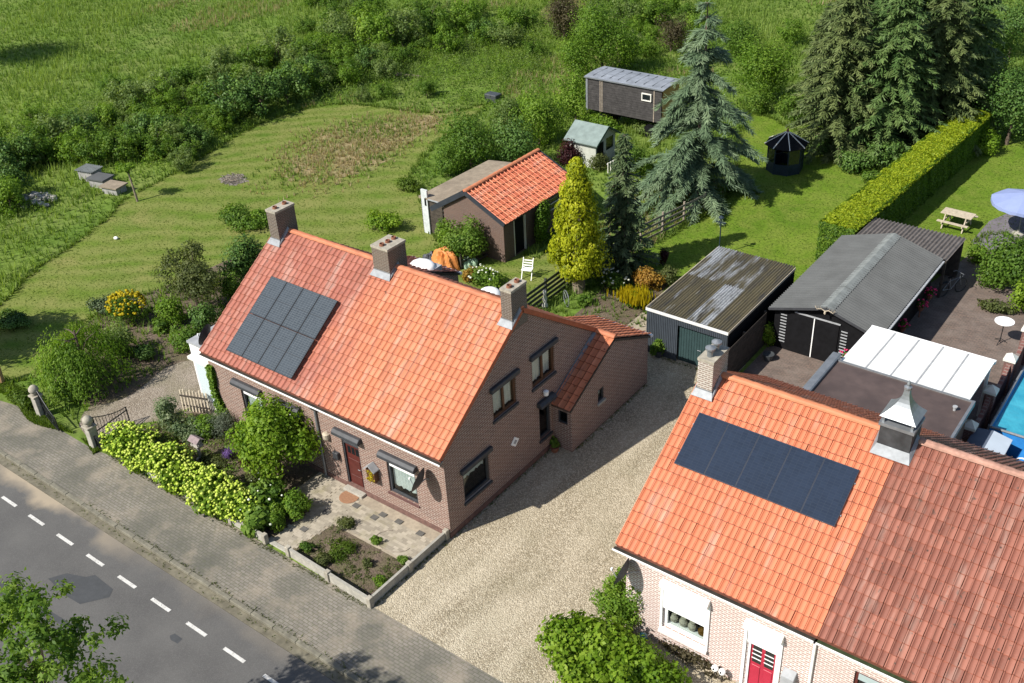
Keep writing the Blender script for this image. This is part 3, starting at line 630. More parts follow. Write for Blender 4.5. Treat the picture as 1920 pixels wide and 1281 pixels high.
for k in (.4, 1.2, 2.0, 2.8): rl.bar(o+V*k-Nn*.03, o+V*k-Nn*.03+U*3.44, .04, .05, Nn)
rl.build('mounting_rail', M['zinc'], A)
# windows and doors of the street front
def shutterbox(parent, mp, u0, u1, z0, m, h=.22, dd=.22):
    b = MB(); prof = [(0.0, z0), (dd, z0), (dd, z0+h*.55), (dd*.55, z0+h), (0.0, z0+h)]
    b.prism([mp(u0, d, z) for d, z in prof], Vector(mp(u1, 0, 0))-Vector(mp(u0, 0, 0))); return b.build('shutter_box', m, parent, bevel=.012)
mf = mfront(0); mr = mright(0)
for (a, b, c, e), (sa, sb), sz in ((w1, (-10.22, -8.66), 2.46), (w2, (-7.95, -6.62), 2.46), (w3, (-2.82, -1.18), 2.31)):
    wn_ = window(A, mf, a, b, c, e, M['dark'], M['glass'], (), None, None, M['curtain'], fw=.085, cz=(c+(e-c)*(.16 if a > -5 else .35), e-.1))
    MB().box(a+.09, b-.09, -.09, -.045, e-.36, e-.092, mf).build('roller_shutter', M['white'], wn_)
    shutterbox(A, mf, sa, sb, sz, M['dark'])
    sl_ = link('brick_sill', None, wn_); n = int((b-a+.16)/.075)
    sm = MB().box(0, .066, 0, .15, 0, .085).build('brick', plain('sill_brick', (.12, .06, .055), .7, .2, 20) if 'sb' not in M else M['sb'], sl_, local=True); M['sb'] = sm.data.materials[0]
    for i in range(n):
        q = sm if i == 0 else link('brick', sm.data, sl_); q.location = Vector((a-.08+i*.075, -.04, c-.095))-worldorg(A)
for i in range(7):   # plants standing behind the glass
    pass
a, b, c, e = DR
dr = MB().box(a+.06, b-.06, -.13, -.085, c, e-.33, mf).build('door', M['doorA'], A)
fr = MB(); fr.box(a, a+.06, -.14, -.03, c, e, mf); fr.box(b-.06, b, -.14, -.03, c, e, mf); fr.box(a+.06, b-.06, -.138, -.03, e-.33, e-.27, mf); fr.box(a+.06, b-.06, -.138, -.03, e-.06, e, mf); fr.build('door_frame', M['dark'], dr)
MB().box(a+.06, b-.06, -.12, -.06, e-.27, e-.06, mf).build('transom_panel', M['curtain'], dr)
for k in range(3): MB().box(a+.16+k*.19, a+.30+k*.19, -.084, -.078, e-.75, e-.45, mf).build('door_light', M['darkglass'], dr)
for z0, z1 in ((.22, .62), (.74, 1.35)): MB().box(a+.15, b-.15, -.084, -.068, z0, z1, mf).build('door_panel', M['doorA'], dr, bevel=.008)
MB().tube([mf(b-.12, -.07, 1.02), mf(b-.12, -.02, 1.02), mf(b-.22, -.02, 1.02)], .012, 6).build('handle', M['zinc'], dr)
MB().box(a-.05, b+.05, -.02, .26, .008, .11, mf).build('doorstep', M['concrete'], A, bevel=.01)
shutterbox(A, mf, -4.95, -3.68, 2.37, M['dark'])
# gable windows
for (a, b, c, e), bx in ((g1, 1), (g2, 1), (g3, 0), (g4, 0)):
    small = (e-c) > 1.3 and (b-a) < .8
    wn_ = window(A, mr, a, b, c, e, M['brownwood'] if bx else M['dark'], M['glass'], ((a+b)/2,) if bx else (), None, None, M['curtain'], cfrac=.95 if bx else .45, fw=.09, cz=(c+.1, e-.1) if bx else ((c+.85*(e-c) if small else e-.5), e-.1))
    MB().box(a-.05, b+.05, -.1, .06, c-.10, c-.004, mr).build('sill', M['dark'], wn_)
    if not small: MB().box(a-.12, b+.12, .003, .13, e-.02, e+.17, mr).build('shutter_box', M['dark'], A, bevel=.02)
    else: shutterbox(A, mr, a-.12, b+.1, e+.02, M['dark'], .2, .24)
MB().box(-LA+.05, -.05, .3, 8.7, .0, .04).build('floor', M['darkwood'], A)
# back lean-to roofs and the side extension
def leanto(x0, x1, nind, seed):
    ya, za, yc, zc = 8.72, 3.50, 11.38, 2.25; th = math.atan2(za-zc, yc-ya); s = math.hypot(yc-ya, za-zc)
    dk = MB(); dk.add([(x0, ya, za-.04), (x1, ya, za-.04), (x1, yc, zc-.04), (x0, yc, zc-.04), (x0, ya, za-.14), (x1, ya, za-.14), (x1, yc, zc-.14), (x0, yc, zc-.14)], [(0, 1, 2, 3), (4, 7, 6, 5), (0, 4, 5, 1), (1, 5, 6, 2), (2, 6, 7, 3), (3, 7, 4, 0)]); dk.build('roof_deck', M['darkwood'], A)
    n = round((x1-x0)/.27); tiled(A, (x1, yc+.03, zc-.01), (-1, 0, 0), (0, -math.cos(th), math.sin(th)), n, 8, (x1-x0)/n, s/8, M['tA'], M['tAs'], nind, seed=seed)
    gg = MB(); gg.box(x0-.03, x1+.03, yc+.03, yc+.15, zc-.14, zc-.05); gg.build('gutter', M['white'], A)
leanto(-LA, -8.75, 0, 5); leanto(-1.83, .86, 0, 6)
zz = lambda y: 3.36-(y-8.72)*.47
for x0, x1 in ((-LA+.02, -8.77), (-1.81, .74)):
    bwm = MB(); bwm.add([(x0, 8.79, 0), (x0, 11.3, 0), (x0, 11.3, zz(11.3)-.02), (x0, 8.79, zz(8.79)-.02), (x1, 8.79, 0), (x1, 11.3, 0), (x1, 11.3, zz(11.3)-.02), (x1, 8.79, zz(8.79)-.02)], [(0, 1, 2, 3), (4, 7, 6, 5), (1, 5, 6, 2)])
    bwm.build('annex_wall', M['brickA'], A)
ye, yk, ze, zk = 5.98, 8.85, 1.98, 3.36
ew = MB(); win = (8.95, 9.28, 1.30, 1.95)
wall_panel(ew, mright(.8), [(ye, 0), (11.3, 0), (11.3, zz(11.3)-.02), (8.75, 3.34), (8.7, 3.32), (ye, ze-.12)], [(7.72, 8.12, 1.15, 1.72)], .1)
wall_panel(ew, mfront(ye), [(.0, 0), (.8, 0), (.8, ze-.1), (.0, ze-.1)], [(.2, .62, 1.15, 1.70)], .1)
ew.add([(.74, 11.3, 0), (.8, 11.3, 0), (.8, 11.3, zz(11.3)-.02), (.74, 11.3, zz(11.3)-.02)], [(0, 1, 2, 3)]); ew.build('extension_wall', M['brickA'], A)
window(A, mright(.8), 7.72, 8.12, 1.15, 1.72, M['dark'], M['glass'], (), None, M['concrete'], M['curtain'], .6, .05, .08)
window(A, mfront(ye), .2, .62, 1.15, 1.70, M['dark'], M['glass'], (), None, None, None, .6, .05, .08)
the = math.atan2(3.50-ze, 8.80-ye+.12); sE = math.hypot(3.50-ze, 8.80-ye+.12)
dk = MB(); ya, za, yc, zc = ye-.12, ze, 8.8, 3.50; dk.add([(0.004, ya, za-.04), (.86, ya, za-.04), (.86, yc, zc-.04), (.004, yc, zc-.04), (.004, ya, za-.12), (.86, ya, za-.12), (.86, yc, zc-.12), (.004, yc, zc-.12)], [(0, 1, 2, 3), (4, 7, 6, 5), (0, 4, 5, 1), (1, 5, 6, 2), (2, 6, 7, 3), (3, 7, 4, 0)]); dk.build('roof_deck', M['darkwood'], A)
tiled(A, (.02, ya-.02, za-.01), (1, 0, 0), (0, math.cos(the), math.sin(the)), 3, 10, .285, sE/10, M['tA'], M['tAs'], 0, seed=8)
ridge(A, (.0, 8.78, 3.52), (.88, 8.78, 3.52), .12, .3, M['ridgeA'])
fl = MB(); fl.add([(.006, ya, za+.02), (.12, ya, za+.065), (.12, yc, zc+.065), (.006, yc, zc+.12), (.006, yc, zc+.16), (.006, ya, za+.12)], [(0, 1, 2, 3), (5, 0, 3, 4)]); fl.build('flashing', M['lead'], A)
fb = MB().box(-7.2, -4.4, 8.79, 10.35, 0, 2.32); fb.build('annex_wall', M['brickA'], A); MB().box(-7.3, -4.3, 8.8, 10.45, 2.322, 2.42).build('flat_roof', M['bitumen'], A)
def dome(c, rx, ry, h, base): 
    m = MB(); n = 14; vs = []; fs = []; K = 5
    for k in range(K+1):
        e = math.pi/2*k/K
        for i in range(n): a_ = 2*math.pi*i/n; vs.append((c[0]+rx*math.cos(a_)*math.cos(e)**.8 if k < K else c[0], c[1]+(ry*math.sin(a_)*math.cos(e)**.8 if k < K else 0), c[2]+h*math.sin(e)))
    for k in range(K): 
        for i in range(n): fs.append((k*n+i, k*n+(i+1) % n, (k+1)*n+(i+1) % n, (k+1)*n+i))
    m.add(vs, fs); s = MB().box(c[0]-rx*1.02, c[0]+rx*1.02, c[1]-ry*1.02, c[1]+ry*1.02, base, c[2]+.01).build('skylight', M['grey'], A); m.build('dome', M['white'], s, smooth=True)
dome((-9.5, 9.9, 3.02), .62, .5, .24, 2.6); dome((-5.75, 9.75, 2.72), .55, .5, .38, 2.4)
# white bay on the left gable
by0, by1, bxo = .35, 2.6, 1.55
by = MB().box(-LA-bxo, -LA-.003, by0, by1, 0, 3.0).build('bay', M['white'], A); MB().box(-LA-bxo-.12, -LA-.003, by0-.14, by1+.1, 2.28, 2.40).build('ledge', M['cream'], by); MB().box(-LA-bxo-.05, -LA-.003, by0-.05, by1+.1, 3.002, 3.09).build('bay_roof', M['grey'], by)
for u0, u1 in ((-LA-bxo+.1, -LA-bxo+.8), (-LA-bxo+.9, -LA-.1)): MB().box(u0, u1, by0-.014, by0-.003, .5, 2.15).build('pane', M['paleglass'], by)
MB().box(-LA-bxo, -LA-.003, by0-.03, by0-.004, 0, .42).build('base_panel', M['cream'], by)
vt = MB().tube([(-LA-.35, -.12, HE-.25), (-LA-.18, -.2, HE-.22), (-LA-.1, -.24, HE-.15)], .05, 8).build('overflow_pipe', M['white'], A)
# hanging things on the house
def dish(loc, face, r, label, wallpt):
    t_ = thing('satellite_dish', label, 'satellite dish', loc); n = 18; q = Vector(face).normalized().to_track_quat('Z', 'Y').to_matrix()
    vs = []; fs = []; K = 5
    for k in range(K):
        rr = r*k/(K-1)
        for i in range(n): a_ = 2*math.pi*i/n; vs.append(tuple(q @ Vector((rr*math.cos(a_), rr*1.08*math.sin(a_), .35*rr*rr/r))))
    for k in range(K-1):
        for i in range(n): fs.append((k*n+i, k*n+(i+1) % n, (k+1)*n+(i+1) % n, (k+1)*n+i))
    m = MB().add(vs, fs); m.build('reflector', M['dark'], t_, local=True, smooth=True)
    tip = q @ Vector((0, -r*.35, r*1.0))
    MB().tube([tuple(q @ Vector((0, -r*1.0, .3*r))), tuple(tip)], .014, 6).build('feed_arm', M['grey'], t_, local=True)
    MB().lathe((tip.x, tip.y, tip.z), [(.03, -.04), (.035, 0), (.03, .05)], 10).build('receiver', M['white'], t_, local=True)
    wv = Vector(wallpt)-Vector(loc); MB().tube([(0, 0, 0), (wv.x*.5, wv.y*.5, -.05), (wv.x, wv.y, wv.z)], .022, 6).build('wall_bracket', M['grey'], t_, local=True); return t_
dish((-.62, -.42, 2.42), (-.95, -.25, .35), .42, 'dark satellite dish on the brick facade beside the lace-curtained window', (-.72, -.003, 2.2))
dish((-LA-.45, .55, 3.55), (-.9, -.3, .3), .42, 'dark satellite dish above the white bay of the brick house', (-LA-.003, .6, 3.3))
wb = thing('planter_house', 'small house-shaped wooden flower box hung beside the red-brown door', 'wall ornament', (-3.25, -.02, 1.35))
q = MB().box(-.18, .18, -.2, -.0, -.3, .22); q.build('box', M['brownwood'], wb, local=True)
MB().prism([(-.25, -.28, .2), (0, -.28, .42), (.25, -.28, .2), (.25, -.28, .235), (0, -.28, .455), (-.25, -.28, .235)], (0, .28, 0)).build('little_roof', M['grey'], wb, local=True)
rg = np.random.default_rng(5); P = rg.uniform((-.16, -.24, -.28), (.16, -.2, .2), (70, 3)); V_, F_ = leaf_quads(P, rg.normal(size=(70, 3))+[0, -1, .3], .07, .7, rg); link('flowers', fol('flowers', V_, F_, np.repeat(rg.random(70), 4), L['yflower']), wb)
MB()
mbx = MB().box(-.13, .13, -.13, 0, -.16, .14); mbx.v = [tuple(Vector(v)+Vector((-5.05, -.002, 1.32))) for v in mbx.v]; one('letter_box', mbx, M['dark'], 'dark grey letter box on the brick wall between the drainpipe and the red-brown door', 'letter box', bevel=.015)
lp = MB().lathe((-5.42, -.05, 2.0), [(.05, -.14), (.13, -.1), (.14, .1), (.05, .16)], 12); one('wall_lamp', lp, M['palewood'], 'round beige wall ornament beside the drainpipe', 'ornament')
pl = MB().prism([mr(3.65, .002, 1.45), mr(3.88, .002, 1.66), mr(3.65, .002, 1.87), mr(3.42, .002, 1.66)], (.025, 0, 0)); o = one('diamond_plaque', pl, M['white'], 'white diamond-shaped tile plaque on the shaded brick gable', 'plaque')
MB().prism([mr(3.65, .028, 1.56), mr(3.76, .028, 1.66), mr(3.65, .028, 1.76), mr(3.54, .028, 1.66)], (.003, 0, 0)).build('motif', M['grey'], o)
lt = MB().lathe((.12, 5.42, 2.72), [(.03, -.1), (.09, -.08), (.10, .08), (.03, .12)], 10).tube([(.0, 5.42, 2.72), (.12, 5.42, 2.72)], .02, 6); one('wall_lamp', lt, M['white'], 'white lantern above the side window of the shaded gable', 'wall lamp')
mat_ = MB().lathe((-4.3, -.42, .022), [(.36, 0), (.36, .02), (.3, .024)], 18); one('door_mat', mat_, plain('coir', (.26, .14, .08), .95, .2, 20), 'brown half-round mat in front of the red-brown door', 'door mat')

# ================================================================== HOUSE B and C: right-hand pair
XB, YBE, ZBE, YBR, ZBR, XS, XC = 6.595, -.318, 3.502, 4.516, 6.584, 12.46, 19.4
KB = (ZBR-ZBE)/(YBR-YBE); TB = math.atan(KB)
def rzB(y): return ZBE+KB*(y-YBE) if y <= YBR else ZBR-KB*(y-YBR)
def half(name, label, x0, x1, holes, seed, mo, ms, rm, left):
    h = thing(name, label, 'house', ((x0+x1)/2, YBR, 0)); hwB = rzB(0)-.14
    f = MB(); wall_panel(f, mfront(0), [(x0+.14*left, 0), (x1, 0), (x1, hwB), (x0+.14*left, hwB)], holes, .13)
    gp = [(0, 0), (9.0, 0), (9.0, rzB(9.0)-.14), (YBR, ZBR-.14), (0, hwB)]
    wall_panel(f, mleft(x0+.14*left), gp, []); wall_panel(f, mright(x1-.004), gp, [])
    f.add([(x0+.14*left, 9, 0), (x1, 9, 0), (x1, 9, rzB(9)-.14), (x0+.14*left, 9, rzB(9)-.14)], [(0, 1, 2, 3)]); f.build('wall', M['brickB'], h)
    d = MB()
    for ya, yc in ((YBE, YBR), (YBR, 9.35)):
        za, zc = rzB(ya)-.03, rzB(yc)-.03
        d.add([(x0, ya, za), (x1, ya, za), (x1, yc, zc), (x0, yc, zc), (x0, ya, za-.1), (x1, ya, za-.1), (x1, yc, zc-.1), (x0, yc, zc-.1)], [(0, 1, 2, 3), (4, 7, 6, 5), (0, 4, 5, 1), (1, 5, 6, 2), (3, 2, 6, 7), (0, 3, 7, 4)])
    d.build('roof_deck', M['deck'], h)
    s = math.hypot(YBR-YBE, ZBR-ZBE); nc = round((x1-x0)/.185); nr = 16; p = (x1-x0)/nc; l = (s-.02)/nr
    tiled(h, (x0, YBE-.01, ZBE-.01), (1, 0, 0), (0, math.cos(TB), math.sin(TB)), nc, nr, p, l, mo, ms, 300, seed=seed, roll=.042)
    tiled(h, (x1, 9.35, rzB(9.35)-.01), (-1, 0, 0), (0, -math.cos(TB), math.sin(TB)), nc, nr, p, l, mo, ms, 0, seed=seed+1, roll=.042)
    ridge(h, (x0, YBR, ZBR+.01), (x1, YBR, ZBR+.01), .125, .40, rm)
    eave_gutter(h, x0-.06, x1, YBE, ZBE, M['trough'] if left else plain('gutter_moss', (.035, .05, .02), .95, .4, 5))
    MB().box(x0+.02, x1, YBE+.0, -.003, ZBE-.24, ZBE-.205).build('soffit', M['white'], h)
    return h
wB = (7.98, 9.33, .78, 2.42); dB = (10.56, 11.42, .08, 2.42)
B = half('orange_roof_house', 'pink brick house with new orange tiles and a row of dark solar panels', XB, XS-.002, [wB, dB], 20, M['tB'], M['tBs'], M['ridgeB'], 1)
wC = (13.4, 15.0, .8, 2.55)
C = half('red_roof_house', 'pink brick house with weathered dull red tiles adjoining the orange-roofed one', XS+.002, XC, [wC], 30, M['tC'], M['tCs'], M['ridgeC'], 0)
MB().box(XB+.3, XS-.1, .3, 8.9, 0, .04).build('floor', M['darkwood'], B)
for i, x in enumerate((8.2, 8.5, 8.78)): one('vase', MB().lathe((x, .24, .885), [(.05, 0), (.11, .08), (.13, .2), (.07, .3), (.085, .34)], 12), plain('beige_ceramic', (.42, .38, .30), .5, .15, 8) if 'vs' not in M else M['vs'], 'round beige vase behind the half-shuttered window of the pink house', 'vase', 'vases on the window board')
one('window_posy', MB().ball((9.1, .24, 1.02), .14, 2, 1, .8, 1.1).ball((9.12, .2, 1.12), .09, 1), L['orangeflower'], 'orange and cream posy behind the half-shuttered window', 'flowers')
MB().box(wB[0]-.1, wB[1]+.1, -.5, -.14, .84, .88, mfront(0)).build('window_board', M['white'], B)
vb = MB().bar((XB-.012, YBE, ZBE-.03), (XB-.012, YBR, ZBR-.04), .022, .16); vb.bar((XB-.012, YBR, ZBR-.04), (XB-.012, 9.3, rzB(9.3)-.03), .022, .16); vb.build('verge_board', M['ridgeB'], B)
window(B, mf, *wB, M['white'], M['glass'], (), None, M['white'], None, fw=.10)
sh = MB()
for i in range(16): sh.box(wB[0]-.02, wB[1]+.02, .012, .028, 1.56+i*.055, 1.61+i*.055, mf)
sh.build('roller_shutter', M['white'], B); shutterbox(B, mf, wB[0]-.08, wB[1]+.06, 2.44, M['white'], .2, .2)
rl = MB(); rl.box(wB[0]-.09, wB[0]-.021, .002, .05, .72, 2.44, mf); rl.box(wB[1]+.021, wB[1]+.08, .002, .05, .72, 2.44, mf); rl.box(wB[0]-.09, wB[1]+.08, .003, .12, .62, .72, mf); rl.build('shutter_rail', M['white'], B)
a, b, c, e = dB
dr = MB().box(a+.07, b-.07, -.12, -.07, c, e, mf).build('door', M['doorB'], B)
fr = MB(); fr.box(a, a+.07, -.13, -.02, c, e, mf); fr.box(b-.07, b, -.13, -.02, c, e, mf); fr.build('door_frame', M['white'], dr)
um = (a+b)/2
for s_ in (-1, 1):
    u0, u1 = (a+.13, um-.05) if s_ < 0 else (um+.05, b-.13)
    MB().box(u0, u1, -.069, -.062, 1.05, 1.72, mf).build('door_light', M['darkglass'], dr)
    for k in range(3): MB().box(u0-.01, u1+.01, -.06, -.045, 1.2+k*.16, 1.22+k*.16, mf).build('glazing_bar', M['white'], dr)
    MB().box(u0, u1, -.069, -.05, .3, .95, mf).build('door_panel', M['doorB'], dr, bevel=.01)
sh = MB()
for i in range(11): sh.box(a-.02, b+.02, .012, .028, 1.80+i*.055, 1.85+i*.055, mf)
sh.build('roller_shutter', M['white'], B); shutterbox(B, mf, a-.12, b+.1, 2.42, M['white'], .2, .2)
rl = MB(); rl.box(a-.12, a-.04, .002, .05, .05, 2.42, mf); rl.box(b+.04, b+.1, .002, .05, .05, 2.42, mf); rl.build('shutter_rail', M['white'], B)
MB().box(a-.2, b+.2, .01, .45, .01, .09, mf).build('doorstep', M['concrete'], B)
MB().tube([(XS-.12, -.36, ZBE-.2), (XS-.12, -.34, ZBE-.3), (XS-.12, -.06, ZBE-.5), (XS-.12, -.06, .05)], .042, 8).build('downpipe', M['white'], B)
window(C, mf, *wC, M['doorA'], M['darkglass'], (14.2,), None, M['concrete'], None, fw=.09)
MB().box(wC[0]+.09, wC[1]-.09, -.085, -.04, 2.25, 2.46, mf).build('roller_shutter', plain('grey_green_slats', (.33, .40, .40), .6, .05, 3), C)
chimney(B, 6.68, 7.16, 3.88, 4.80, 5.6, 7.29, M['brickCB'], M['capst'], M['zinc'], M['lead'], 0, rzB, .02)
bc = [o_ for o_ in B.children if o_.name.startswith('chimney')][0]
for y in (4.12, 4.5): MB().lathe((6.92, y, 7.37), [(.09, 0), (.09, .2), (.06, .21), (.06, .24), (.15, .25), (.15, .30), (.02, .36)], 14).build('cowl', M['zinc'], bc, smooth=False)
# the slate-clad chimney with the flared metal hood, standing on the party line
ch = MB().box(11.90, 12.74, 4.03, 4.80, 5.6, 7.06).build('chimney', plain('slate_cladding', (.045, .047, .05), .55, .4, 3, .4, fine=9), B)
MB().box(11.86, 12.78, 3.99, 4.84, 7.062, 7.16).build('cap', M['zinc'], ch)
lg = MB()
for x in (11.95, 12.69):
    for y in (4.08, 4.75): lg.box(x-.03, x+.03, y-.03, y+.03, 7.16, 7.36)
lg.build('hood_leg', M['zinc'], ch)
hd = MB(); K = 8; vs = []; fs = []
for k in range(K+1):
    u = k/K; s = (1-u)**2.2; hx = .07+(.47-.07)*s; hy = .06+(.44-.06)*s; z = 7.36+.78*u
    vs += [(12.32-hx, 4.415-hy, z), (12.32+hx, 4.415-hy, z), (12.32+hx, 4.415+hy, z), (12.32-hx, 4.415+hy, z)]
for k in range(K):
    for i in range(4): fs.append((4*k+i, 4*k+(i+1) % 4, 4*k+4+(i+1) % 4, 4*k+4+i))
fs += [(3, 2, 1, 0), tuple(4*K+i for i in range(4))]
hd.add(vs, fs); hd.build('hood', M['zinc'], ch)
MB().lathe((12.32, 4.415, 8.13), [(.10, 0), (.10, .06), (.04, .09), (.05, .15), (.02, .24)], 10).build('finial', M['zinc'], ch)
fl = MB(); y0 = 4.03
fl.add([(11.80, y0-.2, rzB(y0-.2)+.09), (12.84, y0-.2, rzB(y0-.2)+.09), (12.76, y0-.012, rzB(y0)+.2), (11.88, y0-.012, rzB(y0)+.2)], [(0, 1, 2, 3)])
for xx, sg in ((11.9, -1), (12.74, 1)): fl.add([(xx+sg*.01, y0-.02, rzB(y0)+.2), (xx+sg*.01, YBR, ZBR+.2), (xx+sg*.1, YBR, ZBR+.1), (xx+sg*.1, y0-.19, rzB(y0-.19)+.092)], [(0, 1, 2, 3)])
fl.build('flashing', M['lead'], ch)
# five dark panels in one row
U = Vector((1, 0, 0)); V = Vector((0, math.cos(TB), math.sin(TB))); Nn = U.cross(V); R3 = Matrix((U, V, Nn)).transposed().to_4x4()
o = Vector((7.08, 1.94, rzB(1.94)+.075)); M['pframe2'] = plain('panel_frame_grey', (.02, .026, .04), .3, .1, 4, .5, .0)
for i in range(5): panel(B, o+U*(i*.938), R3, .934, 1.68, M['solarB'], M['pframe2'], False)
rl = MB()
for k in (.35, 1.3): rl.bar(o+V*k-Nn*.035-U*.04, o+V*k-Nn*.035+U*4.72, .04, .05, Nn)
rl.build('mounting_rail', M['zinc'], B)
dish((6.98, -.42, 2.62), (-.96, -.1, .28), .42, 'dark satellite dish on the pink brick facade at its gable corner', (7.15, -.003, 2.45))
lb = MB().prism([mf(11.62, .003, 1.05), mf(11.62, .22, 1.05), mf(11.62, .22, 1.38), mf(11.62, .003, 1.52)], (.36, 0, 0)); one('letter_box', lb, M['grey'], 'grey sloped letter box on the pink wall beside the crimson door', 'letter box', bevel=.012)
# flat brown extension behind, with its light beam and the white canopy
FX0, FX1, FY0, FY1, FZ = 7.8, 12.45, 9.005, 12.75, 2.72
e_ = thing('flat_roof_extension', 'brown bitumen flat-roofed brick extension behind the orange-roofed house', 'extension', ((FX0+FX1)/2, 11, 0))
MB().box(FX0, FX1-.05, FY0, FY1-.05, 0, FZ-.12).build('wall', M['brickD'], e_)
MB().box(FX0-.03, FX1, FY0, FY1, FZ-.118, FZ).build('roof', M['bitumen'], e_)
tr = MB(); tr.box(FX1+.001, FX1+.09, FY0, FY1+.06, FZ-.14, FZ+.06); tr.box(FX0-.03, FX1, FY1+.001, FY1+.06, FZ-.14, FZ+.05); tr.build('roof_trim', M['zinc'], e_)
MB().lathe((12.1, 12.0, FZ), [(.05, 0), (.05, .12), (.08, .13), (.08, .17)], 10).build('roof_vent', M['grey'], e_)
MB().box(10.6, 11.7, 9.5, 10.0, FZ+.001, FZ+.22).build('roof_hatch', M['zinc'], e_, bevel=.03)
bw_ = MB().box(7.45, 7.77, 9.8, 13.1, 2.60, 2.86); one('folded_awning', bw_, M['zinc'], 'long grey folded awning box along the edge of the brown flat roof', 'awning', bevel=.04).location.z += 0
ca = thing('white_canopy', 'white translucent veranda canopy of five panels behind the brown flat roof', 'canopy', (10.1, 14.6, 0)); cx0, cx1, cy0, cy1 = 7.82, 12.28, 12.83, 16.14
pwid = (cx1-cx0)/5
for i in range(5):
    x = cx0+i*pwid; m = MB(); m.add([(x+.03, cy0, 2.62), (x+pwid-.03, cy0, 2.62), (x+pwid-.03, cy1, 2.45), (x+.03, cy1, 2.45), (x+.03, cy0, 2.60), (x+pwid-.03, cy0, 2.60), (x+pwid-.03, cy1, 2.43), (x+.03, cy1, 2.43)], [(0, 1, 2, 3), (4, 7, 6, 5), (0, 4, 5, 1), (1, 5, 6, 2), (2, 6, 7, 3), (3, 7, 4, 0)]); m.build('panel', M['canopy'], ca)
rm_ = M['grey']
for i in range(6): MB().bar((cx0+i*pwid, cy0, 2.60), (cx0+i*pwid, cy1, 2.43), .055, .06).build('rafter', rm_ if 0 < i < 5 else M['white'], ca)
MB().box(cx0-.05, cx1+.05, cy1, cy1+.12, 2.30, 2.44).build('gutter', M['white'], ca)
for x in (cx0+.1, (cx0+cx1)/2, cx1-.1): MB().box(x-.05, x+.05, cy1-.1, cy1-.003, 0, 2.36).build('post', M['white'], ca)
# orange tiled lean-to between the houses and the yard, with a dotted white edge
lt_ = thing('yard_lean_to', 'small orange tiled lean-to roof behind the orange-roofed house', 'lean-to', (7.0, 9.6, 0))
MB().box(6.78, 7.72, 9.01, 9.95, 0, 2.75).build('wall', M['brickD'], lt_)
tiled(lt_, (7.76, 10.1, 2.72), (-1, 0, 0), (0, -math.cos(.45), math.sin(.45)), 4, 4, .26, .33, M['tB'], M['tBs'], 16, seed=41)
# ================================================================== front garden walls, gate, paths
def garden_wall(name, label, segs, h, group=None):
    x0 = segs[0][0]; t_ = thing(name, label, 'garden wall', (segs[0][0], segs[0][1], 0), group=group)
    for i in range(len(segs)-1):
        a, b = Vector((*segs[i], 0)), Vector((*segs[i+1], 0)); d = (b-a); n = max(1, round(d.length/1.9)); d /= n; dn = d.normalized()
        for k in range(n):
            p, q = a+d*k+dn*.085, a+d*(k+1)-dn*.085
            MB().bar(p+Vector((0, 0, h/2-.02)), q+Vector((0, 0, h/2-.02)), .06, h-.04).build('slab', M['concrete'], t_)
            MB().bar(p+Vector((0, 0, h-.018)), q+Vector((0, 0, h-.018)), .09, .035).build('coping', plain('coping_concrete', (.50, .48, .43), .85, .15, 6, fine=25) if 'cop' not in M else M['cop'], t_)
        for k in range(1 if i else 0, n+1):
            p = a+d*k; MB().box(p.x-.085, p.x+.085, p.y-.085, p.y+.085, 0, h+.05).build('post', M['capst'], t_, bevel=.012)
M['cop'] = plain('coping_concrete', (.33, .315, .27), .85, .15, 6, fine=25)
garden_wall('garden_wall', 'low concrete wall around the bare soil bed by the gravel drive', [(-3.9, -3.62), (-.12, -3.74), (-.10, -.12)], .36)
garden_wall('garden_wall', 'low concrete wall in front of the hydrangea row', [(-13.7, -3.66), (-5.0, -3.66)], .36)
# paths of pale setts: each slab row is laid as pieces
pr = np.random.default_rng(3); M['setts'] = plain('pale_setts', (.43, .385, .30), .92, .2, 4, fine=15); M['darksett'] = plain('dark_setts', (.10, .095, .085), .9, .2, 8)
sheet('garden_path', [(-5.0, -3.55), (-4.05, -3.55), (-3.75, -1.75), (-.25, -1.75), (-.25, -.025), (-6.2, -.025), (-6.2, -1.2), (-4.9, -1.75)], .014, M['sand'])
pt = link('setts', None, bpy.data.objects['garden_path']) if False else None
def setts(poly, ang, w, l, z, big=300):
    par = [o_ for o_ in bpy.data.objects if o_.name.startswith('garden_path')][-1]
    c, s = math.cos(ang), math.sin(ang); pts = []
    for i in range(-60, 60):
        for j in range(-40, 40):
            u = (i+.5*(j % 2))*l; v = j*w; pts.append((c*u-s*v-3, s*u+c*v-1.5))
    P = np.array(pts); P = P[inpoly(P, poly)]; VV = []; FF = []; TT = []; b = 0
    for x, y in P:
        hh = z+.012+pr.normal(0, .002); a, bb = l*.494, w*.488; rr = ang+pr.normal(0, .02); cc, ss = math.cos(rr), math.sin(rr)
        q = [(x+cc*u-ss*v, y+ss*u+cc*v) for u, v in ((-a, -bb), (a, -bb), (a, bb), (-a, bb))]
        VV += [(*k, z) for k in q]+[(*k, hh) for k in q]; FF += [(b+4, b+5, b+6, b+7)]+[(b+i, b+(i+1) % 4, b+4+(i+1) % 4, b+4+i) for i in range(4)]; TT += [pr.random()]*8; b += 8
    link('path_setts', np_mesh('path_setts', VV, FF, M['settv'], TT, sharp=np.ones(len(FF))), par, 'stuff')
t = NT('setts_pale_mixed'); a = t.n('ShaderNodeAttribute', attribute_name='tint').outputs['Fac']; c = t.ramp(a, [(0, (.24, .21, .165)), (.5, (.31, .275, .215)), (1, (.38, .335, .265))])
c = t.mix(t.maprange(t.noise(1.6, 5), .52, .72, 0, .6), c, (.20, .18, .09)); M['settv'] = t.col(c, .92, .15)
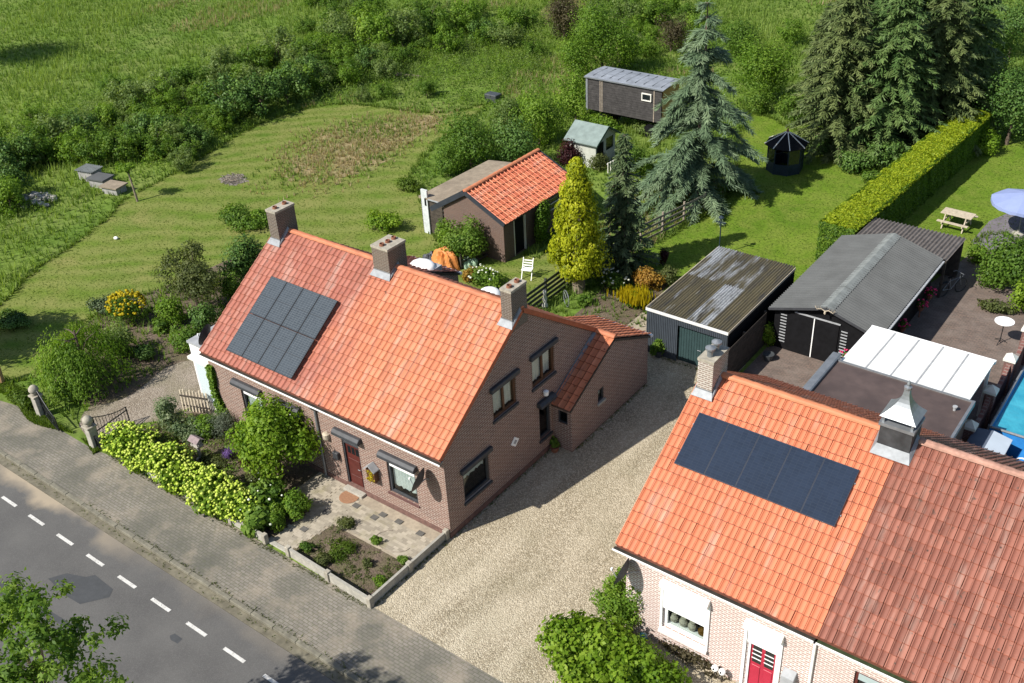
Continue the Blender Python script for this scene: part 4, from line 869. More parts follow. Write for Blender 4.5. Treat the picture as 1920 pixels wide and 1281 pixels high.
setts([(-4.98, -3.5), (-4.07, -3.5), (-3.77, -1.77), (-3.85, -.03), (-4.95, -.03), (-4.9, -1.75)], math.radians(4), .11, .21, .015)
setts([(-3.84, -1.70), (-.27, -1.70), (-.27, -.45), (-3.84, -.45)], 0, .11, .21, .015); setts([(-6.1, -1.1), (-4.97, -1.7), (-4.97, -.03), (-6.1, -.03)], 0, .11, .21, .015)
gp_ = [o_ for o_ in bpy.data.objects if o_.name.startswith('garden_path') and not o_.parent][-1]
for px, py in ((570, 992), (612, 960), (652, 928), (702, 970), (718, 965), (748, 978), (788, 1000), (668, 948)):
    q = G(px, py, .04); MB().box(q.x-.13, q.x+.13, q.y-.1, q.y+.1, .03, .045).build('dark_slab', M['darksett'], gp_)
MB().box(-5.05, -4.0, -3.62, -3.45, .0, .055).build('threshold', M['concrete'], gp_, bevel=.01)
# gate: two piers with ball caps and open wrought-iron leaves
for px, py, lab in ((80, 779, 'concrete gate pier with ball cap beside the weeping tree'), (180, 838, 'concrete gate pier with ball cap at the end of the hydrangea row')):
    q = G(px, py); t_ = thing('gate_pier', lab, 'gate pier', q, group='gate piers of the side drive')
    MB().box(-.16, .16, -.16, .16, 0, .95).build('shaft', M['concrete'], t_, local=True, bevel=.015); MB().box(-.21, .21, -.21, .21, .952, 1.03).build('cap', M['capst'], t_, local=True, bevel=.015)
    MB().lathe((0, 0, 1.03), [(.15, 0), (.10, .06), (.17, .14), (.20, .22), (.18, .32), (.10, .40), (.02, .43)], 14).build('ball', M['capst'], t_, local=True, smooth=True)
def gate(loc, ang, label, L_=1.5, H=1.25):
    t_ = thing('iron_gate', label, 'gate', loc, ang); fr = MB(); fr.bar((0, 0, .12), (L_, 0, .12), .04); fr.bar((0, 0, .6), (L_, 0, .6), .035); fr.bar((0, 0, .1), (0, 0, H), .045); fr.bar((L_, 0, .1), (L_, 0, .75), .04)
    cv = [(L_*i/10, 0, H-.5*math.sin(math.pi/2*i/10)) for i in range(11)]; fr.tube(cv, .02, 6); fr.build('frame', M['iron'], t_, local=True)
    for i in range(1, 11):
        x = L_*i/11; MB().tube([(x, 0, .12), (x, 0, H-.52*math.sin(math.pi/2*i/11))], .010, 5).build('bar', M['iron'], t_, local=True)
    sp = MB()
    for cx in (.35, 1.0): sp.tube([(cx+.16*(1-k/18)*math.cos(k*.6), 0, .36+.16*(1-k/18)*math.sin(k*.6)) for k in range(17)], .010, 5)
    sp.build('scroll', M['iron'], t_, local=True)
p1_, p2_ = G(80, 779), G(180, 838)
gate((p1_.x+.2, p1_.y+.02, 0), math.radians(-12), 'black wrought-iron gate leaf hung on the pier by the weeping tree')
gate((p2_.x-.02, p2_.y+.22, 0), math.radians(98), 'black wrought-iron gate leaf swung open by the hydrangea pier')
gate((p2_.x+.18, p2_.y-.02, 0), math.radians(4), 'short iron railing between the pier and the hydrangeas', .75, .6)
# slatted wooden fence panel by the bay
q0, q1 = G(345, 770), G(393, 776)
sf = thing('slat_fence', 'small leaning fence of thin upright wooden slats by the white bay', 'fence', q0); dv = (q1-q0)
for i in range(9): 
    p = dv*(i/8); MB().bar((p.x, p.y, 0), (p.x-.05, p.y+.08, .95+.06*math.sin(i*2.3)), .085, .03, (0, 1, 0)).build('slat', M['palewood'], sf, local=True)
for z in (.25, .72): MB().bar((-.05, .02, z), (dv.x+.05, dv.y+.02, z), .03, .06).build('rail', M['darkwood'], sf, local=True)
q = G(377, 862); bt = thing('stone_lantern', 'small grey stone bird table with a pitched top beside the lavender', 'bird table', q)
MB().lathe((0, 0, 0), [(.16, 0), (.16, .06), (.07, .1), (.06, .62), (.12, .68)], 10).build('pedestal', M['stone'], bt, local=True); MB().box(-.2, .2, -.15, .15, .68, .74).build('tray', M['stone'], bt, local=True)
for sx in (-.15, .15):
    for sy in (-.1, .1): MB().box(sx-.02, sx+.02, sy-.02, sy+.02, .74, .92).build('post', M['stone'], bt, local=True)
MB().prism([(-.26, -.2, .92), (.26, -.2, .92), (.26, 0, 1.06), (-.26, 0, 1.06)], (0, .02, .0)).prism([(-.26, .2, .92), (.26, .2, .92), (.26, .022, 1.055), (-.26, .022, 1.055)], (0, -.02, 0)).build('roof', plain('slate_top', (.22, .17, .17), .8, .2, 9), bt, local=True)
# hose lying in the soil bed
hz = MB(); c0 = G(735, 1015); hz.tube([(c0.x+.55*math.cos(a_*.35+2.2)*(1+.03*a_), c0.y+.45*math.sin(a_*.35+2.2), .03) for a_ in range(13)], .018, 5); one('garden_hose', hz, M['wood'], 'thin beige hose curled on the bare soil bed', 'hose')

# ================================================================== garage
gx0, gx1, gy0, gy1, gz = -.44, 3.2, 13.32, 19.55, 2.1
GA = thing('garage', 'dark ribbed flat garage with mossy corrugated roof behind the gravel drive', 'garage', ((gx0+gx1)/2, (gy0+gy1)/2, 0))
dG = (1.0, 2.95, 0.0, 1.72); f = MB()
wall_panel(f, mfront(gy0), [(gx0, 0), (1.0, 0), (1.0, 1.72), (2.95, 1.72), (2.95, 0), (gx1, 0), (gx1, gz-.06), (gx0, gz-.06)], [])
n = 44
for i in range(n):
    x = gx0+(gx1-gx0)*(i+.5)/n
    if .98 < x < 2.97: f.box(x-.018, x+.018, .002, .022, 1.74, gz-.08, mfront(gy0))
    else: f.box(x-.018, x+.018, .002, .022, .02, gz-.08, mfront(gy0))
f.box(gx0, gx1, gy0+.004, gy0+.05, 1.72, gz-.06); f.build('front_wall', M['corrsteel'], GA)
s_ = MB(); wall_panel(s_, mleft(gx0), [(gy0, 0), (gy1, 0), (gy1, gz-.06), (gy0, gz-.06)], []); wall_panel(s_, mback(gy1), [(gx0, 0), (gx1, 0), (gx1, gz-.06), (gx0, gz-.06)], []); s_.build('side_wall', M['black'], GA)
for i in range(10): MB().box(gy0+.003, gy1, .0, .022, .02+i*.2, .2+i*.2, mright(gx1)).build('board', M['black'], GA)
gd = MB().box(1.0, 2.95, -.16, -.12, .02, 1.70, mfront(gy0)).build('garage_door', M['greendoor'], GA)
for i in range(16): MB().box(1.05+i*.118, 1.13+i*.118, -.119, -.105, .05, 1.66, mfront(gy0)).build('door_rib', M['greendoor'], gd)
MB().tube([mfront(gy0)(1.9, -.1, .8), mfront(gy0)(1.9, -.06, .8), mfront(gy0)(2.05, -.06, .8)], .012, 5).build('handle', M['zinc'], gd)
t3 = MB(); t3.box(gx0-.03, gx1+.03, gy0-.05, gy0-.024, gz-.1, gz+.03); t3.build('fascia', plain('fascia_white', (.62, .62, .60), .6, .08, 4), GA)
t4 = MB(); t4.box(gx0-.03, gx0-.004, gy0-.02, gy1, gz-.08, gz+.05); t4.build('verge_trim', M['palewood'], GA); t5 = MB(); t5.box(gx1+.026, gx1+.05, gy0-.02, gy1, gz-.06, gz+.05); t5.build('verge_trim', M['palewood'], GA)
rows = [(gy0-.02, 3.35), (gy0+3.2, 3.1)]; pat = [['palesheet', 'mossheet', 'palesheet', 'palesheet'], ['mossheet', 'palesheet', 'palesheet', 'mossheet']]
cw = (gx1-gx0)/4
for j, (ys, ln) in enumerate(rows):
    for i in range(4):
        m = MB(); corrugated(m, (gx0+i*cw, ys, gz+.02+.02*j), (1, 0, 0), (0, 1, .008), cw, .12, .034, ln, 6); m.build('roof_sheet', M[pat[j][i]] if (i, j) not in ((0, 0), (2, 1)) else M['mossheet'], GA)

# board fence from the garage to the shed
def board_fence(label, a, b, h, nb, mat, name='board_fence', post=True, gap=.012, npost=None, lean=0):
    a = Vector((*a, 0)); b = Vector((*b, 0)); t_ = thing(name, label, 'fence', a); d = b-a; n = npost or max(2, round(d.length/1.8)+1); dn = d.normalized(); nx = Vector((dn.y, -dn.x, 0))
    for i in range(n):
        p = d*(i/(n-1)); MB().box(p.x-.045, p.x+.045, p.y-.045, p.y+.045, 0, h+.05).build('post', mat, t_, local=True)
    bh = h/nb
    for k in range(nb):
        for i in range(n-1):
            p, q = d*(i/(n-1)), d*((i+1)/(n-1)); o_ = nx*.06+Vector((0, 0, .03+bh*(k+.5)))
            MB().bar(p+o_, q+o_, .02, bh-gap).build('board', mat, t_, local=True)
    return t_
board_fence('dark brown close-boarded fence between the garage and the shed', (3.42, 12.4), (3.42, 16.3), 1.62, 10, M['darkwood'])
board_fence('dark open rail fence behind the brick house along the lawn', (-6.3, 12.6), (-6.35, 18.0), 1.2, 5, plain('green_black_rails', (.05, .055, .045), .8, .3, 6), gap=.09)
board_fence('weathered open rail fence running towards the blue cedar', (-6.3, 18.4), (-4.7, 26.5), 1.15, 4, M['wood'], gap=.17)

# ================================================================== black shed with corrugated gable roof
sx0, sx1, sy0, sy1, sxm, sze, szr = 3.75, 7.85, 16.5, 23.7, 5.93, 1.9, 2.62
SH = thing('black_shed', 'black boarded shed with grey corrugated gable roof and double doors', 'shed', (sxm, 20, 0))
zr = lambda x: szr-(szr-sze)*abs(x-sxm)/(sxm-3.58)
f = MB(); gp = [(sx0, 0), (sx1, 0), (sx1, zr(sx1)-.05), (sxm, szr-.05), (sx0, zr(sx0)-.05)]
wall_panel(f, mfront(sy0), gp, []); wall_panel(f, mback(sy1), gp, []); wall_panel(f, mleft(sx0), [(sy0, 0), (sy1, 0), (sy1, zr(sx0)-.05), (sy0, zr(sx0)-.05)], []); wall_panel(f, mright(sx1), [(sy0, 0), (sy1, 0), (sy1, zr(sx1)-.05), (sy0, zr(sx1)-.05)], []); f.build('wall', M['black'], SH)
ms_ = mfront(sy0)
for (u0, u1), in (((4.42, 5.42),), ((5.46, 6.46),)): MB().box(u0, u1, .003, .04, .04, 1.86, ms_).build('door', M['black'], SH)
MB().box(5.42, 5.46, .003, .05, .04, 1.86, ms_).build('door_trim', M['white'], SH); MB().box(4.6, 6.5, .003, .05, 1.88, 1.93, ms_).build('door_trim', M['grey'], SH)
for u0 in (4.02, 6.56):
    for i in range(10): MB().box(u0, u0+.26, .003, .03, .35+i*.14, .39+i*.14, ms_).build('louvre', M['grey'], SH)
for i in range(12): MB().box(sx0+.02, sx1-.02, .0, .0+.002, 0, .01, ms_) if False else None
ln = math.hypot(sxm-3.58, szr-sze); ln2 = math.hypot(8.12-sxm, szr-zr(8.12))
for j in range(4):
    yl = (sy1-sy0+.4)/4; y = sy0-.25+j*yl
    m = MB(); corrugated(m, (sxm, y, szr), (0, 1, 0), (-(sxm-3.58), 0, -(szr-sze)), yl, .17, .052, ln, 6); m.build('roof_sheet', M['corr'], SH)
    m = MB(); corrugated(m, (sxm, y, szr), (0, 1, 0), ((8.12-sxm), 0, zr(8.12)-szr), yl, .17, .052, ln2, 6); m.build('roof_sheet', M['corr'], SH)
    m = MB(); m.add([(sxm-.28, y+.01, zr(sxm-.28)+.035), (sxm, y+.01, szr+.06), (sxm+.28, y+.01, zr(sxm+.28)+.035), (sxm-.28, y+yl-.01, zr(sxm-.28)+.035), (sxm, y+yl-.01, szr+.06), (sxm+.28, y+yl-.01, zr(sxm+.28)+.035)], [(0, 1, 4, 3), (1, 2, 5, 4)]); m.build('ridge_cap', M['corrpale'], SH)
gt = MB(); gt.bar((8.18, sy0-.25, zr(8.12)-.06), (8.18, sy1+.1, zr(8.12)-.06), .09, .07); gt.build('gutter', M['grey'], SH)
bb = MB(); bb.bar((sxm, sy0-.26, szr-.05), (3.56, sy0-.26, sze-.05), .03, .1); bb.bar((sxm, sy0-.26, szr-.05), (8.12, sy0-.26, zr(8.12)-.05), .03, .1); bb.build('barge_board', M['dark'], SH)
an = MB(); c0 = Vector((sxm-.02, sy0-.32, 2.42)); an.ball(c0, .06, 1, .8, .7, 1.6)
for s in (-1, 1):
    an.tube([c0+Vector((0, 0, .08)), c0+Vector((s*.15, -.02, .16)), c0+Vector((s*.33, -.03, .1)), c0+Vector((s*.42, -.03, .22))], [.02, .018, .014, .006], 6)
    for k in (.16, .27, .36): an.tube([c0+Vector((s*k, -.02, .14)), c0+Vector((s*(k+.03), -.05, .30-.05*k))], [.012, .004], 5)
one('antlers', an, M['palewood'], 'pale antlers mounted on the gable of the black shed', 'antlers')
LT = thing('corrugated_lean_to', 'dark corrugated lean-to roof on posts behind the black shed', 'lean-to', (6.2, 25.2, 0))
for j in range(4):
    m = MB(); corrugated(m, (4.1+j*1.05, 23.86, 1.95), (1, 0, 0), (0, 1, -.05), 1.05, .175, .035, 2.85, 6); m.build('roof_sheet', M['rusty'], LT)
for x in (4.2, 6.2, 8.2):
    for y in (24.0, 26.5): MB().box(x-.05, x+.05, y-.05, y+.05, 0, 1.94-(y-23.86)*.05-.07).build('post', M['darkwood'], LT)
MB().box(4.12, 8.28, 26.2, 26.26, .0, 1.6).build('back_boards', M['darkwood'], LT)

# ================================================================== tiled barn and its lean-to
BY0, BY1, BX0, BXM, BX1, BZ, BZE = 16.4, 22.55, -14.2, -12.45, -10.08, 3.3, 2.15
BN = thing('tiled_barn', 'small brick outbuilding with orange tiled roof in the back garden', 'barn', (-12.2, 19.4, 0))
kr = (BZ-BZE)/(BX1-BXM); kl = (BZ-2.2)/(BXM-BX0)
gp = [(-14.0, 0), (-10.25, 0), (-10.25, BZ-kr*(-10.25-BXM)-.12), (BXM, BZ-.12), (-14.0, BZ-kl*(BXM+14.0)-.12)]
f = MB(); wall_panel(f, mfront(BY0+.1), gp, []); wall_panel(f, mback(BY1-.1), gp, [])
wall_panel(f, mright(-10.25), [(BY0+.1, 0), (BY1-.1, 0), (BY1-.1, gp[2][1]), (BY0+.1, gp[2][1])], [(20.4, 21.4, 1.15, 1.82), (17.3, 18.25, .02, 1.95)], .12); wall_panel(f, mleft(-14.0), [(BY0+.1, 0), (BY1-.1, 0), (BY1-.1, gp[4][1]), (BY0+.1, gp[4][1])], [])
f.build('wall', M['brickD'], BN)
window(BN, mright(-10.25), 20.4, 21.4, 1.15, 1.82, M['cream'], M['darkglass'], (), 1.5, None, None, fw=.05)
MB().box(17.35, 18.2, -.115, -.08, .03, 1.92, mright(-10.25)).build('door', M['black'], BN); df = MB(); df.box(17.3, 17.35, -.12, .02, .02, 1.95, mright(-10.25)); df.box(18.2, 18.25, -.12, .02, .02, 1.95, mright(-10.25)); df.build('door_frame', M['cream'], BN)
dk = MB()
for xa, za, xb, zb in ((BX1, BZE, BXM, BZ), (BXM, BZ, BX0, 2.2)): dk.add([(xa, BY0, za-.04), (xb, BY0, zb-.04), (xb, BY1, zb-.04), (xa, BY1, za-.04), (xa, BY0, za-.12), (xb, BY0, zb-.12), (xb, BY1, zb-.12), (xa, BY1, za-.12)], [(0, 1, 2, 3), (4, 7, 6, 5), (0, 4, 5, 1), (1, 5, 6, 2), (2, 6, 7, 3), (3, 7, 4, 0)])
dk.build('roof_deck', M['darkwood'], BN); s = math.hypot(BX1-BXM, BZ-BZE); thb = math.atan(kr)
tiled(BN, (BX1+.02, BY0+.02, BZE-.02), (0, 1, 0), (-math.cos(thb), 0, math.sin(thb)), 21, 8, (BY1-BY0-.04)/21, s/8, M['tD'], M['tDs'], 168, seed=51, roll=.075)
s = math.hypot(BXM-BX0, BZ-2.2); thl = math.atan(kl); tiled(BN, (BX0, BY1-.02, 2.18), (0, -1, 0), (math.cos(thl), 0, math.sin(thl)), 21, 7, (BY1-BY0-.04)/21, s/7, M['tD'], M['tDs'], 0, seed=52)
ridge(BN, (BXM, BY0, BZ+.01), (BXM, BY1, BZ+.01), .13, .4, M['ridgeB'])
M['barge'] = plain('barge_blue_black', (.03, .035, .045), .5, .15, 4)
for pa, pb, hh in (((BXM, BY0-.03, BZ-.04), (BX1, BY0-.03, BZE-.05), .22), ((BXM-.02, BY0-.031, BZ-.04), (-14.75, BY0-.031, 1.85), .26), ((BXM, BY1+.03, BZ-.04), (BX1, BY1+.03, BZE-.05), .16)): MB().bar(pa, pb, .04, hh).build('barge_board', M['barge'], BN)
FR = thing('felt_roof_lean_to', 'low open lean-to with mossy grey-brown felt roof beside the tiled barn', 'lean-to', (-14.9, 19.8, 0))
MB().add([(-16.1, 17.0, 2.02), (-13.7, 16.8, 2.16), (-13.7, 22.9, 2.16), (-15.9, 22.6, 2.02), (-16.1, 17.0, 1.9), (-13.7, 16.8, 2.04), (-13.7, 22.9, 2.04), (-15.9, 22.6, 1.9)], [(0, 1, 2, 3), (4, 7, 6, 5), (0, 4, 5, 1), (1, 5, 6, 2), (2, 6, 7, 3), (3, 7, 4, 0)]).build('roof', M['felt'], FR)
MB().bar((-15.4, 16.93, 2.0), (-14.3, 16.82, 2.06), .03, .07).build('fascia', M['grey'], FR)
for i in range(8): MB().box(-16.05, -16.02, 17.1, 22.4, .05+i*.23, .26+i*.23).build('board', M['cream'], FR)
for i in range(8): MB().box(-16.0, -14.6, 17.05, 17.08, .05+i*.23, .26+i*.23).build('board', M['darkwood'], FR)
for x, y in ((-15.95, 17.15), (-15.8, 22.4)): MB().box(x-.06, x+.06, y-.06, y+.06, 0, 1.95).build('post', M['cream'], FR)
q = G(803, 437); ps = thing('white_post', 'tall weathered white board post in front of the felt-roofed lean-to', 'post', q); MB().box(-.2, .2, -.05, .05, 0, 2.45).build('board', plain('chalky_paint', (.52, .55, .55), .8, .15, 5, fine=9), ps, local=True); MB().box(.02, .12, -.075, -.052, 1.6, 2.0).build('bracket', M['iron'], ps, local=True)

# ================================================================== wagon, summer house, gazebo
WX0, WX1, WY0, WY1, WZ0, WZ1 = -16.95, -11.6, 33.95, 36.1, 1.22, 3.3
W = thing('wooden_wagon', 'long dark boarded wagon on wheels with grey roof under the trees', 'wagon', ((WX0+WX1)/2, 35, 0)); mw = mfront(WY0)
MB().box(WX0+.02, WX1-.02, WY0+.022, WY1, WZ0, WZ1-.02).build('body', M['darkwood'], W); wdm = plain('charred_boards', (.052, .048, .046), .85, .35, 5, fine=14)
for i in range(14):
    z = WZ0+i*(WZ1-WZ0-.05)/14; MB().box(WX0, WX1-.02, -.018, .006+.006*(i % 2), z+.006, z+(WZ1-WZ0-.05)/14-.006, mw).build('plank', wdm, W)
for u in (WX0+.98, WX0+1.12, WX1-.55): MB().box(u, u+.07, .014, .035, WZ0, WZ1-.06, mw).build('batten', M['wood'], W)
MB().box(WX0-.03, WX0+.1, .013, .04, WZ0-.05, WZ1, mw).build('corner_board', M['lead'], W); MB().box(WX0-.06, WX0-.001, WY0, WY1, WZ0-.05, WZ1).build('end_wall', M['lead'], W)
MB().box(WX1-.02, WX1+.025, WY0+.1, WY1-.1, WZ0, WZ1-.1).build('end_wall', plain('ochre_boards', (.55, .33, .12), .7, .15, 4), W)
window(W, mfront(WY0-.05), WX1-1.35, WX1-.68, 2.45, 2.92, M['cream'], M['darkglass'], (), None, None, None, fw=.06, dep=-.0)
rf = MB(); K = 6; vs = []
for i in range(K+1):
    y = WY0-.1+(WY1-WY0+.2)*i/K; z = WZ1+.07*math.sin(math.pi*i/K); vs += [(WX0-.12, y, z), (WX1+.15, y, z), (WX0-.12, y, z-.05), (WX1+.15, y, z-.05)]
fs = []
for i in range(K): b = 4*i; fs += [(b, b+1, b+5, b+4), (b+2, b+6, b+7, b+3), (b, b+4, b+6, b+2), (b+1, b+3, b+7, b+5)]
fs += [(0, 2, 3, 1), (4*K, 4*K+1, 4*K+3, 4*K+2)]; rf.add(vs, fs); rf.build('roof', M['wagonroof'], W)
for i in range(9): x = WX0+.35+i*.6; MB().bar((x, WY0+.2, WZ1+.055), (x, WY1-.25, WZ1+.065), .03, .03).build('roof_seam', M['lead'], W)
MB().bar((WX0-.1, WY0-.11, WZ1-.03), (WX1+.13, WY0-.11, WZ1-.03), .03, .07).build('fascia', M['zinc'], W)
MB().box(WX0+.2, WX1-.2, WY0+.35, WY1-.3, 1.0, 1.218).build('chassis', M['black'], W)
for x in (WX0+.9, WX1-.9):
    for y in (WY0+.3, WY1-.3):
        m = MB().tube([(x, y-.09, .45), (x, y+.09, .45)], .45, 18); wl = m.build('wheel', M['black'], W); MB().tube([(x, y-.1, .45), (x, y+.1, .45)], .2, 12).build('hub', M['black'], wl)
    MB().tube([(x, WY0+.3, .45), (x, WY1-.3, .45)], .05, 6).tube([(x, WY0+.9, .45), (x, WY0+.9, 1.02)], .06, 6).build('axle', M['black'], W)
q = G(1110, 262); SHH = thing('summer_house', 'small pale summer house with green-grey pitched roof below the wagon', 'summer house', (-13.8, 29.6, 0)); hx0, hx1, hy0, hy1, hz, hzr = -14.7, -12.75, 28.5, 30.6, 1.65, 2.3
hm = (hy0+hy1)/2; f = MB(); wall_panel(f, mright(hx1), [(hy0, 0), (hy1, 0), (hy1, hz), (hm, hzr-.08), (hy0, hz)], [(hy0+.12, hy0+.85, .1, 1.45), (hy0+1.1, hy0+1.9, .75, 1.5)], .06); wall_panel(f, mfront(hy0), [(hx0, 0), (hx1, 0), (hx1, hz), (hx0, hz)], []); wall_panel(f, mback(hy1), [(hx0, 0), (hx1, 0), (hx1, hz), (hx0, hz)], []); wall_panel(f, mleft(hx0), [(hy0, 0), (hy1, 0), (hy1, hz), (hm, hzr-.08), (hy0, hz)], []); f.build('wall', plain('grey_cream_boards', (.42, .43, .38), .7, .12, 4), SHH)
MB().box(hy0+.12, hy0+.85, -.055, -.03, .1, 1.45, mright(hx1)).build('door', M['black'], SHH); MB().box(hy0+1.1, hy0+1.9, -.055, -.03, .75, 1.5, mright(hx1)).build('pane', M['darkglass'], SHH)
for ya, sg in ((hy0-.22, 1), (hy1+.22, -1)):
    za = hz-.14; MB().add([(hx0-.15, ya, za), (hx1+.22, ya, za), (hx1+.22, hm, hzr), (hx0-.15, hm, hzr), (hx0-.15, ya, za-.05), (hx1+.22, ya, za-.05), (hx1+.22, hm, hzr-.05), (hx0-.15, hm, hzr-.05)], [(0, 1, 2, 3), (4, 7, 6, 5), (0, 4, 5, 1), (1, 5, 6, 2), (2, 6, 7, 3), (3, 7, 4, 0)]).build('roof_slope', M['greenroof'], SHH)
tr = MB(); tr.bar((hx1+.235, hy0-.22, hz-.17), (hx1+.235, hm, hzr-.03), .025, .1); tr.bar((hx1+.235, hm, hzr-.03), (hx1+.235, hy1+.22, hz-.17), .025, .1); tr.build('barge_board', plain('dark_green_trim', (.04, .075, .06), .6, .1, 3), SHH)
pk = thing('picket_railing', 'low white railing in front of the summer house', 'railing', (hx1+.9, hy0-.1, 0))
for i in range(9): MB().box(-.02+i*.02, .02+i*.02, i*.25-.03, i*.25+.03, 0, .62).build('picket', M['cream'], pk, local=True)
MB().bar((-.035, -.05, .55), (.13, 2.05, .55), .025, .07).build('rail', M['white'], pk, local=True)
q = G(1470, 318); GZ = thing('gazebo', 'octagonal dark garden gazebo with black roof and pale ribs on the lawn', 'gazebo', q, math.radians(10)); n = 8; r = .98
pt_ = lambda i, rr, z: (rr*math.cos(2*math.pi*(i+.5)/n), rr*math.sin(2*math.pi*(i+.5)/n), z)
M['teal'] = plain('dark_teal_paint', (.018, .03, .042), .5, .2, 4)
for i in range(n):
    MB().bar(pt_(i, r, 0), pt_(i, r, 1.62), .07).build('post', M['teal'], GZ, local=True)
    m = MB(); a_, b_ = Vector(pt_(i, r, 0)), Vector(pt_(i+1, r, 0)); m.bar(a_+Vector((0, 0, .32)), b_+Vector((0, 0, .32)), .03, .62); m.build('wall_panel', M['teal'], GZ, local=True); MB().bar(a_+Vector((0, 0, 1.56)), b_+Vector((0, 0, 1.56)), .05, .1).build('head_beam', M['teal'], GZ, local=True)
    if i not in (5,): MB().bar(a_+Vector((0, 0, 1.07)), b_+Vector((0, 0, 1.07)), .012, .86).build('pane', M['darkglass'], GZ, local=True)
    MB().add([pt_(i, 1.2, 1.58), pt_(i+1, 1.2, 1.58), (0, 0, 2.28), pt_(i, 1.2, 1.54), pt_(i+1, 1.2, 1.54)], [(0, 1, 2), (0, 3, 4, 1)]).build('roof_panel', M['black'], GZ, local=True)
    MB().bar(Vector(pt_(i, 1.22, 1.6)), (0, 0, 2.3), .045, .03).build('roof_rib', M['cream'], GZ, local=True)
MB().lathe((0, 0, 2.27), [(.09, 0), (.07, .06), (.02, .2)], 8).build('finial', M['potm'], GZ, local=True)

# ================================================================== right-hand garden furniture
q = G(1792, 425); PT = thing('picnic_table', 'weathered wooden picnic table with benches on the lawn behind the hedge', 'picnic table', q, math.radians(-3))
for i in range(5): MB().box(-.75, .75, -.36+i*.148, -.225+i*.148, .70, .735).build('table_plank', M['palewood'], PT, local=True)
for y in (-.78, .62):
    for k in range(2): MB().box(-.75, .75, y+k*.1, y+.09+k*.1, .42, .455).build('bench_plank', M['palewood'], PT, local=True)
for x in (-.5, .5):
    MB().bar((x, -.28, .70), (x, -.62, 0), .05, .09).build('leg', M['palewood'], PT, local=True); MB().bar((x, .28, .70), (x, .62, 0), .05, .09).build('leg', M['palewood'], PT, local=True); MB().box(x-.025, x+.025, -.78, .8, .33, .42).build('cross_beam', M['palewood'], PT, local=True)
q = G(1908, 440); PS = thing('blue_parasol', 'large pale blue garden parasol with scalloped edge', 'parasol', q); n = 8; R_ = 1.55
MB().tube([(0, 0, 0), (0, 0, 2.2)], .025, 8).build('pole', M['zinc'], PS, local=True); MB().lathe((0, 0, 0), [(.28, 0), (.28, .08), (.06, .12), (.05, .3)], 14).build('base', M['concrete'], PS, local=True)
for i in range(n):
    a0, a1 = 2*math.pi*i/n, 2*math.pi*(i+1)/n; vs = []; fs = []; K = 6
    for k in range(K+1):
        u = k/K; rr = R_*u; z = 2.2-.42*u**1.25
        for j in range(5):
            a_ = a0+(a1-a0)*j/4; sg = 1-.035*math.sin(math.pi*j/4)*u; vs.append((rr*sg*math.cos(a_), rr*sg*math.sin(a_), z-.03*u*math.sin(math.pi*j/4)))
    for k in range(K):
        for j in range(4): b = k*5+j; fs.append((b, b+1, b+6, b+5))
    vs += [(v[0]*1.005, v[1]*1.005, v[2]-.13-.03*(j % 2)) for j, v in enumerate(vs[K*5:K*5+5])]; b = K*5; fs += [(b+j, b+j+1, b+6+j, b+5+j) for j in range(4)]
    MB().add(vs, fs).build('canopy_panel', M['bluecloth'], PS, local=True)
    MB().bar((0, 0, 2.17), (R_*.97*math.cos(a0), R_*.97*math.sin(a0), 1.76), .012).build('rib', M['zinc'], PS, local=True)
q = G(1874, 643); TB_ = thing('round_table', 'small round white-topped bistro table on the brown patio', 'table', q); MB().lathe((0, 0, 1.02), [(.02, 0), (.38, 0), (.38, .03), (.02, .032)], 22).build('top', M['white'], TB_, local=True); MB().tube([(0, 0, .05), (0, 0, 1.02)], .02, 8).build('column', M['iron'], TB_, local=True)
for k in range(3): a_ = 2*math.pi*k/3+.4; MB().tube([(0, 0, .22), (.2*math.cos(a_), .2*math.sin(a_), .1), (.3*math.cos(a_), .3*math.sin(a_), 0)], .014, 6).build('foot', M['iron'], TB_, local=True)
# brick garden wall with white-capped piers
WR = thing('pier_wall', 'dark red brick garden wall with white pyramid-capped piers beside the pool', 'garden wall', (12.45, 16, 0)); ybk = brickmat('brick_yard', [(.17, .07, .06), (.12, .05, .045), (.2, .1, .08)], (.2, .17, .15))
for i, y in enumerate((13.1, 15.6, 18.1, 20.6)):
    pr_ = MB().box(12.33, 12.67, y-.17, y+.17, 0, 1.5).build('pier', ybk, WR); MB().box(12.28, 12.72, y-.22, y+.22, 1.502, 1.6).add([(12.28, y-.22, 1.6), (12.72, y-.22, 1.6), (12.72, y+.22, 1.6), (12.28, y+.22, 1.6), (12.5, y, 1.82)], [(0, 1, 4), (1, 2, 4), (2, 3, 4), (3, 0, 4)]).build('cap', M['cream'], pr_)
    if i < 3:
        K = 8; vs = []; fs = []
        for k in range(K+1): yy = y+.17+(2.5-.34)*k/K; z = 1.38-.42*math.sin(math.pi*k/K); vs += [(12.42, yy, 0), (12.58, yy, 0), (12.58, yy, z), (12.42, yy, z)]
        for k in range(K): b = 4*k; fs += [(b+1, b+5, b+6, b+2), (b, b+3, b+7, b+4), (b+3, b+2, b+6, b+7)]
        MB().add(vs, fs).build('wall', ybk, WR)
PO = thing('frame_pool', 'above-ground swimming pool with blue liner and clear blue water', 'pool', (15.2, 17.0, 0)); px0, px1, py0, py1 = 12.95, 17.4, 14.2, 19.4
MB().box(px0, px1, py0, py0+.05, 0, 1.0).box(px0, px1, py1-.05, py1, 0, 1.0).box(px0, px0+.05, py0+.051, py1-.051, 0, 1.0).box(px1-.05, px1, py0+.051, py1-.051, 0, 1.0).build('liner', M['poolblue'], PO)
MB().box(px0+.052, px1-.052, py0+.052, py1-.052, .05, .82).build('water', M['water'], PO)
